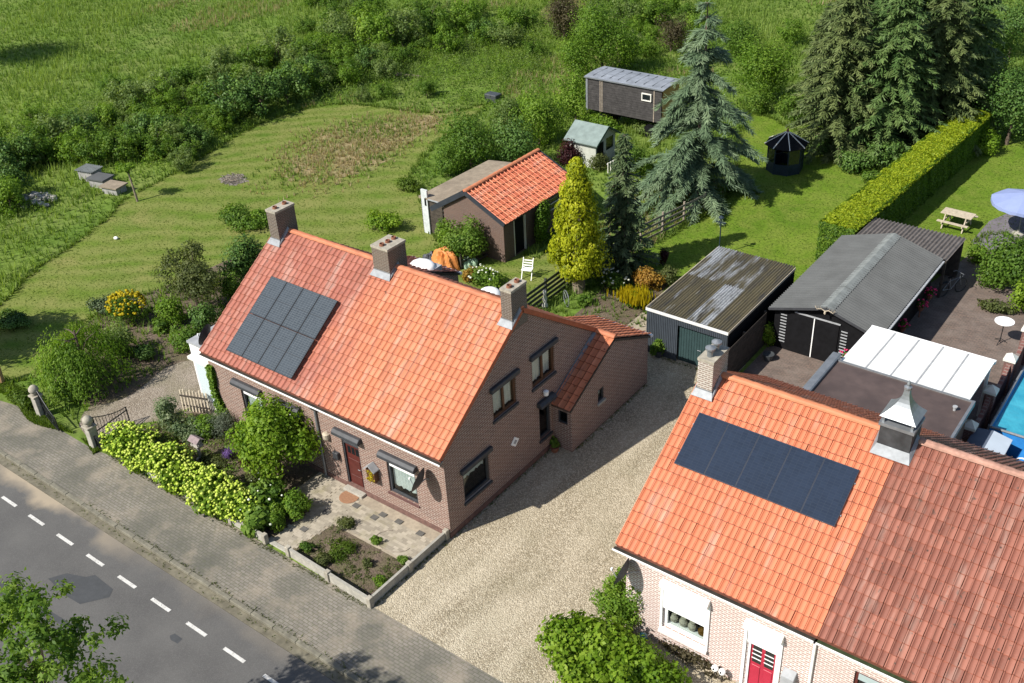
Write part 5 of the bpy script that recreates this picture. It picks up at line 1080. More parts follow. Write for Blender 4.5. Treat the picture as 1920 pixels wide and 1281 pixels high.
for a_, b_ in (((px0, py0), (px1, py0)), ((px0, py1), (px1, py1)), ((px0, py0), (px0, py1)), ((px1, py0), (px1, py1))): MB().tube([(*a_, 1.01), (*b_, 1.01)], .045, 8).build('rim_tube', M['lead'], PO)
for y in (14.3, 15.9, 17.5, 19.2): MB().bar((px0-.06, y, 0), (px0-.06, y, 1.0), .05).build('leg', M['lead'], PO)
BQ = thing('garden_bench_box', 'blue-grey lidded swing seat roof beside the pool wall', 'swing seat', (13.3, 12.6, 0))
MB().add([(12.62, 11.6, 1.35), (13.22, 11.6, 1.45), (13.22, 13.4, 1.45), (12.62, 13.4, 1.35)], [(0, 1, 2, 3)]).add([(12.62, 11.6, 1.31), (13.22, 11.6, 1.41), (13.22, 13.4, 1.41), (12.62, 13.4, 1.31)], [(0, 1, 2, 3)]).build('lid', plain('slate_blue_cloth', (.09, .11, .15), .6, .1, 2), BQ)
MB().add([(13.222, 11.6, 1.45), (13.85, 11.6, 1.32), (13.85, 13.4, 1.32), (13.222, 13.4, 1.45)], [(0, 1, 2, 3)]).add([(13.222, 11.6, 1.41), (13.85, 11.6, 1.28), (13.85, 13.4, 1.28), (13.222, 13.4, 1.41)], [(0, 1, 2, 3)]).build('lid', plain('pale_blue_cloth', (.42, .48, .55), .6, .06, 2), BQ)
for x, y in ((12.7, 11.7), (13.75, 11.7), (12.7, 13.3), (13.75, 13.3)): MB().tube([(x, y, 0), (x, y, 1.32)], .025, 6).build('leg', M['black'], BQ)
MB().box(12.85, 13.65, 11.9, 13.1, .4, .5).build('seat', M['dark'], BQ); MB().box(12.78, 12.84, 11.9, 13.1, .45, .95).build('backrest', M['dark'], BQ); MB().tube([(12.7, 11.75, .43), (13.75, 11.75, .43)], .02, 6).tube([(12.7, 13.25, .43), (13.75, 13.25, .43)], .02, 6).build('side_bar', M['black'], BQ)
tb = MB().tube([(14.35, 12.75, .42), (14.45, 13.95, .42)], .38, 20); o = one('inflatable_roll', tb, M['poolblue'], 'bright blue inflatable roll with a white band beside the pool', 'inflatable'); MB().tube([(14.39, 13.25, .42), (14.40, 13.33, .42)], .385, 20).build('band', M['white'], o)
# bicycle leaning at the shed side
def wheel(mb, c, r, ax):
    K = 20; pts = [(c[0]+ax[0]*r*math.cos(2*math.pi*k/K), c[1]+ax[1]*r*math.cos(2*math.pi*k/K), c[2]+r*math.sin(2*math.pi*k/K)) for k in range(K+1)]; mb.tube(pts, .02, 6, False)
    for k in range(0, K, 2): mb.tube([c, pts[k]], .003, 3, False)
    return mb
q = G(1782, 552); BK = thing('bicycle', 'grey bicycle parked at the far corner of the black shed', 'bicycle', q, math.radians(60)); z = .34
wheel(MB(), (-.52, 0, z), .33, (1, 0)).build('wheel', M['iron'], BK, local=True); wheel(MB(), (.52, 0, z), .33, (1, 0)).build('wheel', M['iron'], BK, local=True)
MB().tube([(-.52, 0, z), (-.05, 0, .28), (.38, 0, .78), (-.18, 0, .72), (-.52, 0, z)], .017, 6).tube([(-.05, 0, .28), (-.2, 0, .86)], .017, 6).tube([(.52, 0, z), (.40, 0, .70), (.35, 0, .98)], .017, 6).build('frame', M['zinc'], BK, local=True)
MB().tube([(.2, -.27, .98), (.33, -.22, 1.02), (.35, 0, 1.0), (.33, .22, 1.02), (.2, .27, .98)], .013, 6).build('handlebar', M['zinc'], BK, local=True); MB().ball((-.21, 0, .9), .1, 1, 1.3, .7, .35).build('saddle', M['black'], BK, local=True); MB().box(-.75, -.3, -.07, .07, .70, .72).build('carrier', M['iron'], BK, local=True)
# folding chair, tarps, bird post, hives, stones
q = G(990, 520); FC = thing('folding_chair', 'white folding garden chair on the grass behind the brick house', 'chair', q, math.radians(20))
for s in (-.24, .24): MB().bar((s, -.3, 0), (s, .22, .95), .035).build('leg', M['white'], FC, local=True); MB().bar((s, .3, 0), (s, -.22, .52), .035).build('leg', M['white'], FC, local=True)
for k in range(4): MB().box(-.25, .25, -.24+k*.11, -.16+k*.11, .46, .48).build('seat_slat', M['white'], FC, local=True)
for k in range(3): MB().bar((-.25, .05+.055*k*1.2, .62+.1*k), (.25, .05+.055*k*1.2, .62+.1*k), .02, .06).build('back_slat', M['white'], FC, local=True)
def heap(name, label, cat, px, py, R, mat, seed, rough=.18):
    rr = np.random.default_rng(seed); bm = bmesh.new(); bmesh.ops.create_icosphere(bm, subdivisions=4, radius=1)
    ph = rr.random((9, 3))*6; fr = rr.normal(size=(9, 3))*3.2
    for v in bm.verts:
        c = v.co; k = sum(math.sin(c.x*fr[i][0]+c.y*fr[i][1]+c.z*fr[i][2]+ph[i][0]) for i in range(9))/9; ang = math.atan2(c.y, c.x)
        k2 = 1+rough*k*2.2+.10*math.sin(ang*9+c.z*3); v.co = Vector((c.x*R[0]*k2, c.y*R[1]*k2, max(0, c.z*k2)*R[2]))
    me = bpy.data.meshes.new(name); bm.to_mesh(me); bm.free(); me.materials.append(mat); o = link(name, me); o.location = G(px, py); ORG[o.name] = o.location.copy(); return tag(o, label, cat)
heap('orange_tarp', 'crumpled orange tarpaulin over a heap behind the brick house', 'tarpaulin', 838, 500, (.75, .6, .85), M['tarp_orange'], 2)
heap('green_tarp', 'pale green tarpaulin lying beside the orange heap', 'tarpaulin', 878, 497, (.45, .4, .5), M['tarp_green'], 5)
heap('black_bags', 'dark covered heap beside the orange tarpaulin, behind the middle chimney', 'heap', 808, 492, (.4, .35, .5), M['plastic'], 8)
board_fence('low dark wooden railing beside the tarpaulin heaps', (G(865, 505).x, G(865, 505).y), (G(925, 478).x, G(925, 478).y), .75, 3, M['darkwood'], gap=.14, npost=3)
q = G(1348, 478); BP = thing('bird_feeder_post', 'green metal bird feeder post behind the mossy-roofed garage', 'bird feeder', q); MB().tube([(0, 0, 0), (0, 0, 2.0)], .03, 6).build('pole', M['teal'], BP, local=True); MB().box(-.25, .25, -.03, .03, 1.72, 1.76).build('arm', M['teal'], BP, local=True); MB().lathe((0, 0, 1.98), [(.14, 0), (.12, .05), (.02, .12)], 8).build('roof', M['teal'], BP, local=True)
for i, (px, py, dz, lab, mt) in enumerate(((172, 336, .62, 'tall beehive box with ribbed grey lid at the edge of the thicket', 'corrpale'), (192, 348, .5, 'middle beehive box with flat dark grey lid beside the ribbed one', 'corr'), (216, 360, .4, 'lowest beehive box with brownish flat lid near the young tree', 'felt'))):
    q = G(px, py); H_ = thing('beehive', lab, 'beehive', q, math.radians(12), group='beehives by the thicket'); MB().box(-.55, .55, -.4, .4, .0, dz).build('box', plain('hive_wood', (.30, .29, .28), .85, .2, 6) if 'hv' not in M else M['hv'], H_, local=True); M['hv'] = H_.children[0].data.materials[0]
    lid = MB(); 
    if i == 0: corrugated(lid, (-.68, -.52, dz+.07), (1, 0, 0), (0, 1, .02), 1.36, .17, .022, 1.04, 6)
    else: lid.box(-.66, .66, -.5, .5, dz+.002, dz+.08)
    lid.build('lid', M[mt], H_, local=True)
rs = np.random.default_rng(9); ST = thing('stone_pile', 'heap of pale rubble stones beside the thicket near the beehives', 'stone pile', G(68, 378))
for i in range(60):
    a_ = rs.random()*6.28; rr = rs.random()**.6*1.15; z = max(.08, .55*(1-rr/1.2)*rs.uniform(.4, 1)); MB().ball((rr*math.cos(a_)*1.15, rr*math.sin(a_)*.8, z), rs.uniform(.12, .24), 1, rs.uniform(.8, 1.3), rs.uniform(.7, 1.2), rs.uniform(.5, .8)).build('stone', M['stone'], ST, local=True)
one('white_stone', MB().ball(tuple(G(218, 449)+Vector((0, 0, .08))), .12, 2, 1.2, .9, .7), M['white'], 'single white stone lying on the mown lawn', 'stone')
ap = NT('ash_and_twigs'); ap.col(ap.ramp(ap.noise(9, 5), [(.35, (.06, .05, .045)), (.5, (.17, .15, .13)), (.65, (.30, .27, .24))]), .95, .1); ap.bump(ap.noise(14, 4), .8, .05)
q = G(438, 337); n = 40; rs = np.random.default_rng(4); asr = [1+.12*rs.normal() for _ in range(n)]; sheet('ash_patch', [(q.x+.95*asr[i]*math.cos(2*math.pi*i/n), q.y+.75*asr[i]*math.sin(2*math.pi*i/n), 0) for i in range(n)], .012, ap.m, 'structure')
tw = MB()
for i in range(70): a_, r_ = rs.random()*6.28, rs.random()**.5*.8; c0 = Vector((q.x+r_*math.cos(a_), q.y+r_*.8*math.sin(a_), .04+.05*rs.random())); d_ = rs.random()*6.28; tw.tube([c0, c0+Vector((.35*math.cos(d_), .35*math.sin(d_), .06*rs.random()))], [.018, .008], 4)
o = tw.build('burnt_twigs', M['gold'], None, 'stuff'); tag(o, 'charred twigs scattered on the round ash patch in the lawn', 'twigs')
for px, py, mt, lab in ((925, 190, 'corr', 'dark square lid standing in the grass near the shrubs'),): one('compost_lid', MB().box(*(lambda c: (c.x-.5, c.x+.5, c.y-.35, c.y+.35, 0, .55))(G(px, py))), M['plastic'], lab, 'bin', bevel=.04)
lgm = MB(); c0 = G(750, 143)
o = thing('log_pile', 'small pile of bleached branches lying in the meadow', 'log pile', c0)
for i in range(8): a_ = rs.uniform(-.5, .5); MB().tube([(-.9+.1*i, -.3+.09*i, .06+.05*(i % 3)), (.6+.15*i+math.cos(a_)*.3, .15*math.sin(a_)+.05*i, .08+.05*((i+1) % 3))], [.05, .03], 6).build('branch', M['barkpale'], o, local=True)
one('timber_post', MB().tube([G(4, 720), G(4, 720)+Vector((-.1, .1, 1.0))], [.14, .12], 10), plain('split_timber', (.42, .25, .12), .85, .25, 8), 'reddish leaning timber post at the roadside beyond the gate piers', 'post')
# bits along the dark rail fence
q = G(1040, 580); o = thing('garden_statue', 'white stone figure in the flower bed by the dark rail fence', 'statue', G(1022, 575)); MB().lathe((0, 0, 0), [(.16, 0), (.16, .12), (.07, .2), (.12, .42), (.06, .62), (.1, .7), (.08, .82), (.02, .88)], 10).build('figure', M['cream'], o, local=True, smooth=True)
mm = MB(); wheel(mm, tuple(G(1062, 575)+Vector((0, 0, .42))), .38, (.8, -.6)); one('cart_wheel', mm, M['zinc'], 'grey wheel leaning by the dark rail fence', 'wheel')
# house B front details
o = thing('eye_balls', 'pair of white ball eyes with dark pupils in the bed by the crimson door', 'garden ornament', G(1347, 1262, .3)); o.location.z = 0
for s in (-.11, .11): e1 = MB().ball((s, 0, .42), .105, 2).build('eye', M['white'], o, local=True, smooth=True); MB().ball((s-.01, -.085, .46), .035, 1).build('pupil', M['black'], e1, local=True)
MB().tube([(-.11, 0, 0), (-.11, 0, .36)], .02, 6).tube([(.11, 0, 0), (.11, 0, .36)], .02, 6).tube([(-.11, 0, .1), (.11, 0, .1)], .02, 6).build('stake', M['darkwood'], o, local=True)
o = one('glass_ball', MB().ball(tuple(G(1205, 1195, .35)), .16, 2).tube([G(1205, 1195, .35)-Vector((0, 0, .35)), G(1205, 1195, .35)], .05, 8), plain('glazed_teal', (.02, .10, .13), .12, .2, 3, .6), 'glazed teal garden ball between the shrubs and the pink wall', 'garden ball', smooth=True)
# ================================================================== plants
def plant(name, label, cat, loc, parts, group=None, rz=0.0, scale=1.0):
    """parts: (name, mesh) pairs shared between copies"""
    t_ = thing(name, label, cat, loc, rz, group, scale)
    for n, me in parts: link(n, me, t_, 'stuff' if n == 'flower_heads' else None)
    return t_
def stem_mesh(base, zt, tips, r0, rng, mat):
    m = limbs(base, zt, tips, r0, rng); me = bpy.data.meshes.new('stem'); me.from_pydata(m.v, [], m.f); me.materials.append(mat); return me
def bush(seed, R, mat, n, size, nclump=22, zc=None, asp=.62, r0=.05, up=.35, bark='bark', rc=(.28, .5), shell=.35, trunk=0.0, core=.12, rnd=.8, sharp=.5):
    rng = np.random.default_rng(seed); zc = (R[2]*.82 if zc is None else zc)
    V, F, T, C = crown(rng, n, R, (0, 0, zc), nclump, rc, size, asp, shell, up, .02 if not trunk else trunk, rnd, core, sharp)
    tips = [tuple(c) for c in C[:10] if c[2] > .15]
    return [('foliage' if not trunk else 'crown', fol('foliage', V, F, T, mat)), ('stem' if not trunk else 'trunk', stem_mesh((0, 0, 0), zc*.95, tips, r0, rng, M[bark]))]
def cpos(px, py, z): q = G(px, py, z); return Vector((q.x, q.y, 0))
def flowers(seed, R, zc, n, r, mat, top=-.1, sub=1):
    rng = np.random.default_rng(seed); d = sph(rng, n*3); d = d[d[:, 2] > top][:n]; m = MB(); P = []
    bm = bmesh.new(); bmesh.ops.create_icosphere(bm, subdivisions=sub, radius=1); bv = np.array([v.co[:] for v in bm.verts]); bf = np.array([[v.index for v in f.verts] for f in bm.faces]); bm.free()
    VV = []; FF = []; TT = []
    for i, q in enumerate(d):
        k = r*rng.uniform(.7, 1.25); p = q*np.array(R)*rng.uniform(.92, 1.1)+[0, 0, zc]
        if p[2] < .1: continue
        VV.append(bv*k*[1, 1, .75]*(1+.14*rng.normal(size=(len(bv), 1)))+p); FF.append(bf+len(bv)*(len(VV)-1)); TT.append(np.full(len(bv), rng.random()))
    return np_mesh('flower_heads', np.concatenate(VV), np.concatenate(FF), mat, np.concatenate(TT))

# --- front garden of house A
plant('ball_tree', 'bright green round-headed young tree before the brick facade', 'tree', cpos(516, 822, 1.72), bush(101, (1.75, 1.55, 1.4), L['lime'], 13000, .13, 46, 1.75, r0=.09, trunk=.3, rc=(.24, .44), shell=.3, sharp=.42))
HG = 'hydrangeas along the low front wall'
hyd = []
for k in range(3):
    b = bush(110+k, (.74, .66, .62), L['lime'], 2300, .15, 16, .46, asp=.75, r0=.03, rc=(.35, .55)); b.append(('flower_heads', flowers(120+k, (.74, .66, .58), .48, 150, .052, L['hydflower'], -.1))); hyd.append(b)
for i in range(11):
    x = -13.3+i*.69; o = plant('hydrangea', 'hydrangea bush with lime-yellow flower heads in the row behind the front wall', 'bush', (x, -3.28+.14*math.sin(i*2.1), 0), hyd[i % 3], HG, i*1.3, 1.08+.1*math.sin(i*1.7+.5))
    for ch in o.children:
        if ch.name.startswith('flower'): ch['kind'] = 'stuff'
o = plant('leafy_bush', 'large-leaved dark green bush with few white flowers near the path wall', 'bush', (-5.75, -3.2, 0), bush(130, (.85, .8, .62), L['mid'], 2400, .19, 16, .5, asp=.75, r0=.04)+[('flower_heads', flowers(131, (.8, .75, .6), .55, 6, .045, L['whiteflower']))])
o = plant('leafy_bush', 'glossy bush dotted with small white flowers behind the yellow hydrangeas', 'bush', cpos(505, 925, .6), bush(133, (.8, .75, .7), L['mid'], 2400, .15, 16, .6, asp=.7)+[('flower_heads', flowers(134, (.78, .72, .7), .62, 8, .035, L['whiteflower']))])
plant('clipped_bush', 'clipped bright bush at the path edge, taller of the pair', 'bush', cpos(553, 945, .5), bush(135, (.62, .58, .58), L['fresh'], 3000, .085, 20, .52, rc=(.3, .45), shell=.2))
plant('clipped_bush', 'clipped bush with reddish tips at the path edge, lower of the pair', 'bush', cpos(518, 972, .35), bush(136, (.5, .5, .45), L['fresh'], 2200, .085, 18, .42, rc=(.3, .45), shell=.2))
plant('variegated_shrub', 'tall pale variegated shrub beside the slat fence', 'bush', cpos(314, 775, .75), bush(137, (.62, .6, .85), L['varieg'], 2600, .10, 18, .7))
plant('variegated_shrub', 'low pale green spreading shrub in front of the slat fence', 'bush', cpos(352, 805, .4), bush(138, (1.05, .7, .45), L['varieg'], 2600, .10, 20, .38)); plant('green_perennial', 'fresh green perennial clump between the pale shrubs and the facade', 'plant', cpos(385, 795, .4), bush(139, (.75, .6, .5), L['fresh'], 2200, .10, 16, .4))
plant('grey_shrub', 'fine grey-green broom-like shrub against the brick facade', 'bush', cpos(418, 795, .55), bush(140, (.75, .6, .65), L['lavender'], 4200, .085, 18, .55, asp=.22, rc=(.4, .6)))
plant('lavender', 'purple flowering lavender clump beside the round tree', 'plant', cpos(428, 852, .25), bush(141, (.42, .36, .32), L['purple'], 900, .07, 10, .28, asp=.3)); plant('low_herbs', 'low olive-green herbs around the bird table', 'plant', cpos(395, 862, .15), bush(142, (.9, .45, .2), L['olive'], 1500, .08, 16, .14)); plant('low_herbs', 'dry reddish ground plants behind the hydrangeas', 'plant', cpos(330, 845, .12), bush(143, (1.0, .5, .18), L['orangeflower'], 900, .07, 16, .12))
plant('low_herbs', 'dark red-leaved low plant between bird table and round tree', 'plant', cpos(470, 868, .2), bush(144, (.6, .4, .3), L['copper'], 900, .08, 12, .2)); plant('yellow_shrub', 'yellow-green loose shrub under the round tree', 'bush', cpos(490, 895, .4), bush(145, (.6, .5, .5), L['olive'], 1300, .09, 14, .4))
for i, (px, py, r, k, lab) in enumerate(((632, 1030, .75, 'turf', 'largest grassy hummock in the bare soil bed'), (575, 1025, .35, 'mid', 'dark green low plant at the corner of the soil bed'), (650, 982, .55, 'olive', 'olive low plant near the path in the soil bed'), (705, 1012, .28, 'mid', 'small green plant inside the hose loop'), (712, 1090, .33, 'fresh', 'fresh green plant by the low wall of the soil bed'), (758, 1048, .26, 'mid', 'round green plant by the gravel-side wall'), (600, 1052, .5, 'olive', 'yellowing plant near the front wall of the soil bed'), (690, 1055, .22, 'olive', 'tiny plant in the middle of the soil bed'))):
    plant('bed_plant', lab, 'plant', cpos(px, py, .1), bush(150+i, (r, r*.8, .2), L[k], int(2600*r), .085, 12, .12, asp=.35))
rng = np.random.default_rng(160)   # ivy on the facade corner
P = np.stack([rng.uniform(-LA-.02, -LA+.5, 2600), np.zeros(2600), rng.uniform(0, 2.75, 2600)], 1); P[:, 0] = -LA+(P[:, 0]+LA)*(1.25-.33*P[:, 2]+.25*np.sin(P[:, 2]*3)); P[:, 1] = -.03-.16*rng.random(2600)**2
V, F = leaf_quads(P, rng.normal(size=(2600, 3))*.5+[0, -1, .5], .11*rng.uniform(.7, 1.3, 2600), .8, rng); plant('ivy', 'bright green ivy climbing the facade corner next to the white bay', 'climber', (0, 0, 0), [('foliage', fol('ivy', V, F, np.repeat(rng.random(2600), 4), L['fresh']))])
# --- left garden
rng = np.random.default_rng(170); n = 120; VV = []; TT = []
def weeping(seed, R, h, nst, mat):
    rng = np.random.default_rng(seed); P = []; N = []; T = []; lobes = [(rng.uniform(0, 6.283), rng.uniform(.35, .8), rng.uniform(.75, 1.1), rng.random()) for _ in range(11)]
    for i in range(nst):
        la, lr, lh, lt = lobes[i % 11]; a_ = la+rng.normal(0, .35); rr = min(1.05, abs(lr+rng.normal(0, .16))); x0, y0 = R*rr*math.cos(a_), R*rr*math.sin(a_); z0 = h*lh*(1-.42*rr**2)*rng.uniform(.85, 1.08); L_ = z0*rng.uniform(.35, .95); m = int(L_*16); s = rng.random(m)
        P.append(np.stack([x0*(1+.18*s)+rng.normal(0, .05, m), y0*(1+.18*s)+rng.normal(0, .05, m), z0-L_*s], 1)); N.append(np.stack([np.full(m, math.cos(a_)), np.full(m, math.sin(a_)), np.full(m, .5)], 1)+rng.normal(0, .5, (m, 3))); T.append(.5*lt+.5*rng.random(m))
    P = np.concatenate(P); N = np.concatenate(N); T = np.concatenate(T); ok = P[:, 2] > .03; P, N, T = P[ok], N[ok], T[ok]
    V, F = leaf_quads(P, N, .12*rng.uniform(.7, 1.3, len(P)), .38, rng, np.tile([[0, 0, 1.]], (len(P), 1))+rng.normal(0, .2, P.shape)); return [('crown', fol('crown', V, F, np.repeat(T, 4), mat)), ('trunk', stem_mesh((0, 0, 0), h*.9, [(R*.5*math.cos(k), R*.5*math.sin(k), h*.82) for k in range(6)], .1, rng, M['bark']))]
plant('weeping_tree', 'dense weeping tree with hanging dark green twigs by the gate', 'tree', cpos(152, 675, 1.3), weeping(171, 1.75, 3.0, 620, L['fresh']))
plant('shrub', 'white-speckled green shrub between the weeping tree and the drive', 'bush', cpos(222, 640, .7), bush(172, (1.0, .9, .85), L['willow'], 2600, .11, 18, .7)); plant('golden_shrub', 'yellow-orange flowering shrub behind the weeping tree', 'bush', cpos(238, 577, .8), bush(173, (1.0, .85, .75), L['mid'], 1800, .11, 18, .75)+[('flower_heads', flowers(174, (.98, .84, .76), .78, 150, .07, L['yflower'], .1, 1))])
plant('grey_shrub', 'dark grey-green low shrub beside the golden flowering one', 'bush', cpos(190, 575, .5), bush(175, (.9, .7, .55), L['darkcon'], 1800, .10, 16, .5)); plant('dark_tree', 'olive-brown spreading small tree behind the white bay', 'tree', cpos(358, 515, 2.0), bush(176, (1.9, 1.7, 1.45), L['olive'], 8500, .12, 34, 2.15, r0=.11, trunk=.35, rc=(.2, .4), shell=.5)); plant('shrub', 'dark green climbing shrub along the gable with the white bay', 'bush', cpos(455, 490, 1.2), bush(177, (1.0, 1.5, 1.35), L['dark'], 4200, .13, 24, 1.15))
for i, (px, py, z, R, k, lab) in enumerate(((345, 632, .6, (.95, .8, .7), 'mid', 'mid green rounded shrub near the white bay'), (320, 585, .6, (.8, .7, .75), 'fresh', 'fresh green shrub at the foot of the olive tree'), (385, 600, .7, (.8, .8, .9), 'dark', 'dark shrub between the olive tree and the gable'), (300, 610, .35, (.5, .4, .35), 'mid', 'small shrub at the edge of the bare earth strip'), (430, 545, .7, (.8, .9, .9), 'mid', 'broad-leaved shrub under the roof verge near the white bay'), (270, 660, .3, (.7, .5, .3), 'dark', 'low dark ground shrub along the side drive'), (120, 735, .4, (.8, .5, .5), 'mid', 'low green bush at the gate by the weeping tree'), (35, 745, .35, (1.1, .5, .4), 'turf', 'rough grass clump on the verge beside the gate pier'), (20, 600, .3, (1.2, .8, .35), 'dark', 'dark grass clump at the edge of the lawn'))): plant('shrub', lab, 'bush', cpos(px, py, z), bush(180+i, R, L[k], int(2600*R[0]), .11, 16, R[2]*.85))
# --- back garden
def golden(seed, h, r, zb):
    rng = np.random.default_rng(seed); P = []; N = []; T = []
    for k in range(420):
        f = rng.random()**1.25; z = zb+(h-zb)*f; rad = r*min(1, (f+.02)/.10)**.5*(1-f)**.72; a = rng.random()*6.283; c = np.array([rad*math.cos(a)*(q_ := rng.uniform(.5, 1.16)), rad*math.sin(a)*q_, z]); m = int(rng.uniform(30, 100)); cr = rng.uniform(.10, .36); t = rng.random()
        d = sph(rng, m); P.append(c+d*cr*[1, 1, 1.25]); N.append(d+[math.cos(a)*.8, math.sin(a)*.8, .3]+rng.normal(0, .4, (m, 3))); T.append(.55*t+.45*rng.random(m))
    P, N, T = np.concatenate(P), np.concatenate(N), np.concatenate(T); V, F = leaf_quads(P, N, .125*rng.uniform(.6, 1.4, len(P)), .55, rng, np.tile([[0, 0, 1.]], (len(P), 1))+rng.normal(0, .5, P.shape))
    m = MB().tube([(0, 0, -.05), (.02, 0, 1.4), (0, 0, h*.9)], [.33, .27, .03], 10); me = bpy.data.meshes.new('trunk'); me.from_pydata(m.v, [], m.f); me.materials.append(M['barkpale']); return [('crown', fol('crown', V, F, np.repeat(T, 4), L['gold'])), ('trunk', me)]
plant('golden_conifer', 'bright golden-yellow conical conifer behind the brick house', 'conifer', G(1085, 545), golden(201, 6.3, 1.3, 1.2))
def tree_parts(seed, mat, bark, h, r, wh, nb, every=2, rr=.02, tr=.16, **kw):
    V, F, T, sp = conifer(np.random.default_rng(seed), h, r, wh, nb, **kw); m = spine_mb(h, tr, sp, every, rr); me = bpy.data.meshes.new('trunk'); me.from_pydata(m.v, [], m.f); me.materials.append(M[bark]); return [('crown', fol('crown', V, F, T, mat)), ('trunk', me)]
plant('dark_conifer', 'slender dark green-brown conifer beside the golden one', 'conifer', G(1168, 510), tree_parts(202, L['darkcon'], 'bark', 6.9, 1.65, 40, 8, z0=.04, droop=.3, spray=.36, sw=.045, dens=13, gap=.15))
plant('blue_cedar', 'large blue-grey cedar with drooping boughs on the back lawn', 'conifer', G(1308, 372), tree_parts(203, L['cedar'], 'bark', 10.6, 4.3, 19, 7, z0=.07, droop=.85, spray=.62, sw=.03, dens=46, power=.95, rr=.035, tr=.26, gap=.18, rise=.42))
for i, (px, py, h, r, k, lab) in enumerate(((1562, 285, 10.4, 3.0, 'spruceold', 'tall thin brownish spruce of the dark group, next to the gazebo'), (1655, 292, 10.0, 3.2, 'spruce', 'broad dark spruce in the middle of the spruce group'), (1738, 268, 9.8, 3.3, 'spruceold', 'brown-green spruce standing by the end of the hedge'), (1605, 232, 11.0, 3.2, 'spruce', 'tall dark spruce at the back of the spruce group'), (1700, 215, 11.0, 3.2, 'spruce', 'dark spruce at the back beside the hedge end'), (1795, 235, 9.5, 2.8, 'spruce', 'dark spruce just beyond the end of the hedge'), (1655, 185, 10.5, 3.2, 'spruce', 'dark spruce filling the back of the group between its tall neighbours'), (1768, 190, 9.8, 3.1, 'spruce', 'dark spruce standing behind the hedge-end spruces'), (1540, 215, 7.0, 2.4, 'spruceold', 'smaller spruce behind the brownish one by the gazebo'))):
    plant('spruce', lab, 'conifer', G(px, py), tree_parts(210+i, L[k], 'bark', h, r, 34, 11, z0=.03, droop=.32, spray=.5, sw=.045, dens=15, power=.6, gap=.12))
def hedge(a, b, w, h, n, seed):
    rng = np.random.default_rng(seed); a = np.array(a); b = np.array(b); d = b-a; Ln = np.linalg.norm(d); d /= Ln; s = np.array([d[1], -d[0]]); o_ = thing('clipped_hedge', 'long clipped yellow-green hedge between the two lawns', 'hedge', (*((a+b)/2), 0)); c0 = (a+b)/2
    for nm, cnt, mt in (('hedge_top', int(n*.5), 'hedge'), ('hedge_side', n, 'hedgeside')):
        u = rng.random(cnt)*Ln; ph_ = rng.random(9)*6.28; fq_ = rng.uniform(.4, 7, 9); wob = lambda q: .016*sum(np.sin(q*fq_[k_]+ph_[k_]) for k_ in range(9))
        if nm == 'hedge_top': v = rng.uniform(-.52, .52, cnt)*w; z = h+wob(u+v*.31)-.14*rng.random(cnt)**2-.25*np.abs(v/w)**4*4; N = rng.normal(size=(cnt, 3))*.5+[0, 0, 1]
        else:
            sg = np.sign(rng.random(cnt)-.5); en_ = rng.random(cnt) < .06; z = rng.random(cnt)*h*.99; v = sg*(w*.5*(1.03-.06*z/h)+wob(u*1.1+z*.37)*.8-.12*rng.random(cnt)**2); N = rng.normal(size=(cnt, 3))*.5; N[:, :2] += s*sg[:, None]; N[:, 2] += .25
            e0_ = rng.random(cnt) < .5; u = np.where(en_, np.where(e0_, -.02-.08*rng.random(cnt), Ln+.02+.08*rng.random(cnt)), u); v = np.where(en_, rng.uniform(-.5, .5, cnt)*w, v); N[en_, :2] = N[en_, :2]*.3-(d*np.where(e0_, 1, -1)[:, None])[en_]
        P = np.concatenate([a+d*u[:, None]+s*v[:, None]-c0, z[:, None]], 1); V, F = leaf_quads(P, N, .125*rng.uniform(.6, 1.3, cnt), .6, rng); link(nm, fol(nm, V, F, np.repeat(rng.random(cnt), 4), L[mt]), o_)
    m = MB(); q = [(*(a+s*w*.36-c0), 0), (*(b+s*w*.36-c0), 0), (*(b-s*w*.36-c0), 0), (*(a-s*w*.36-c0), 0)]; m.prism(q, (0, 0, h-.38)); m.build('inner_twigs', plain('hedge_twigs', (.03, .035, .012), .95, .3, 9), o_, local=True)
hedge((3.1, 24.6), (4.05, 42.8), 1.75, 2.05, 70000, 220)
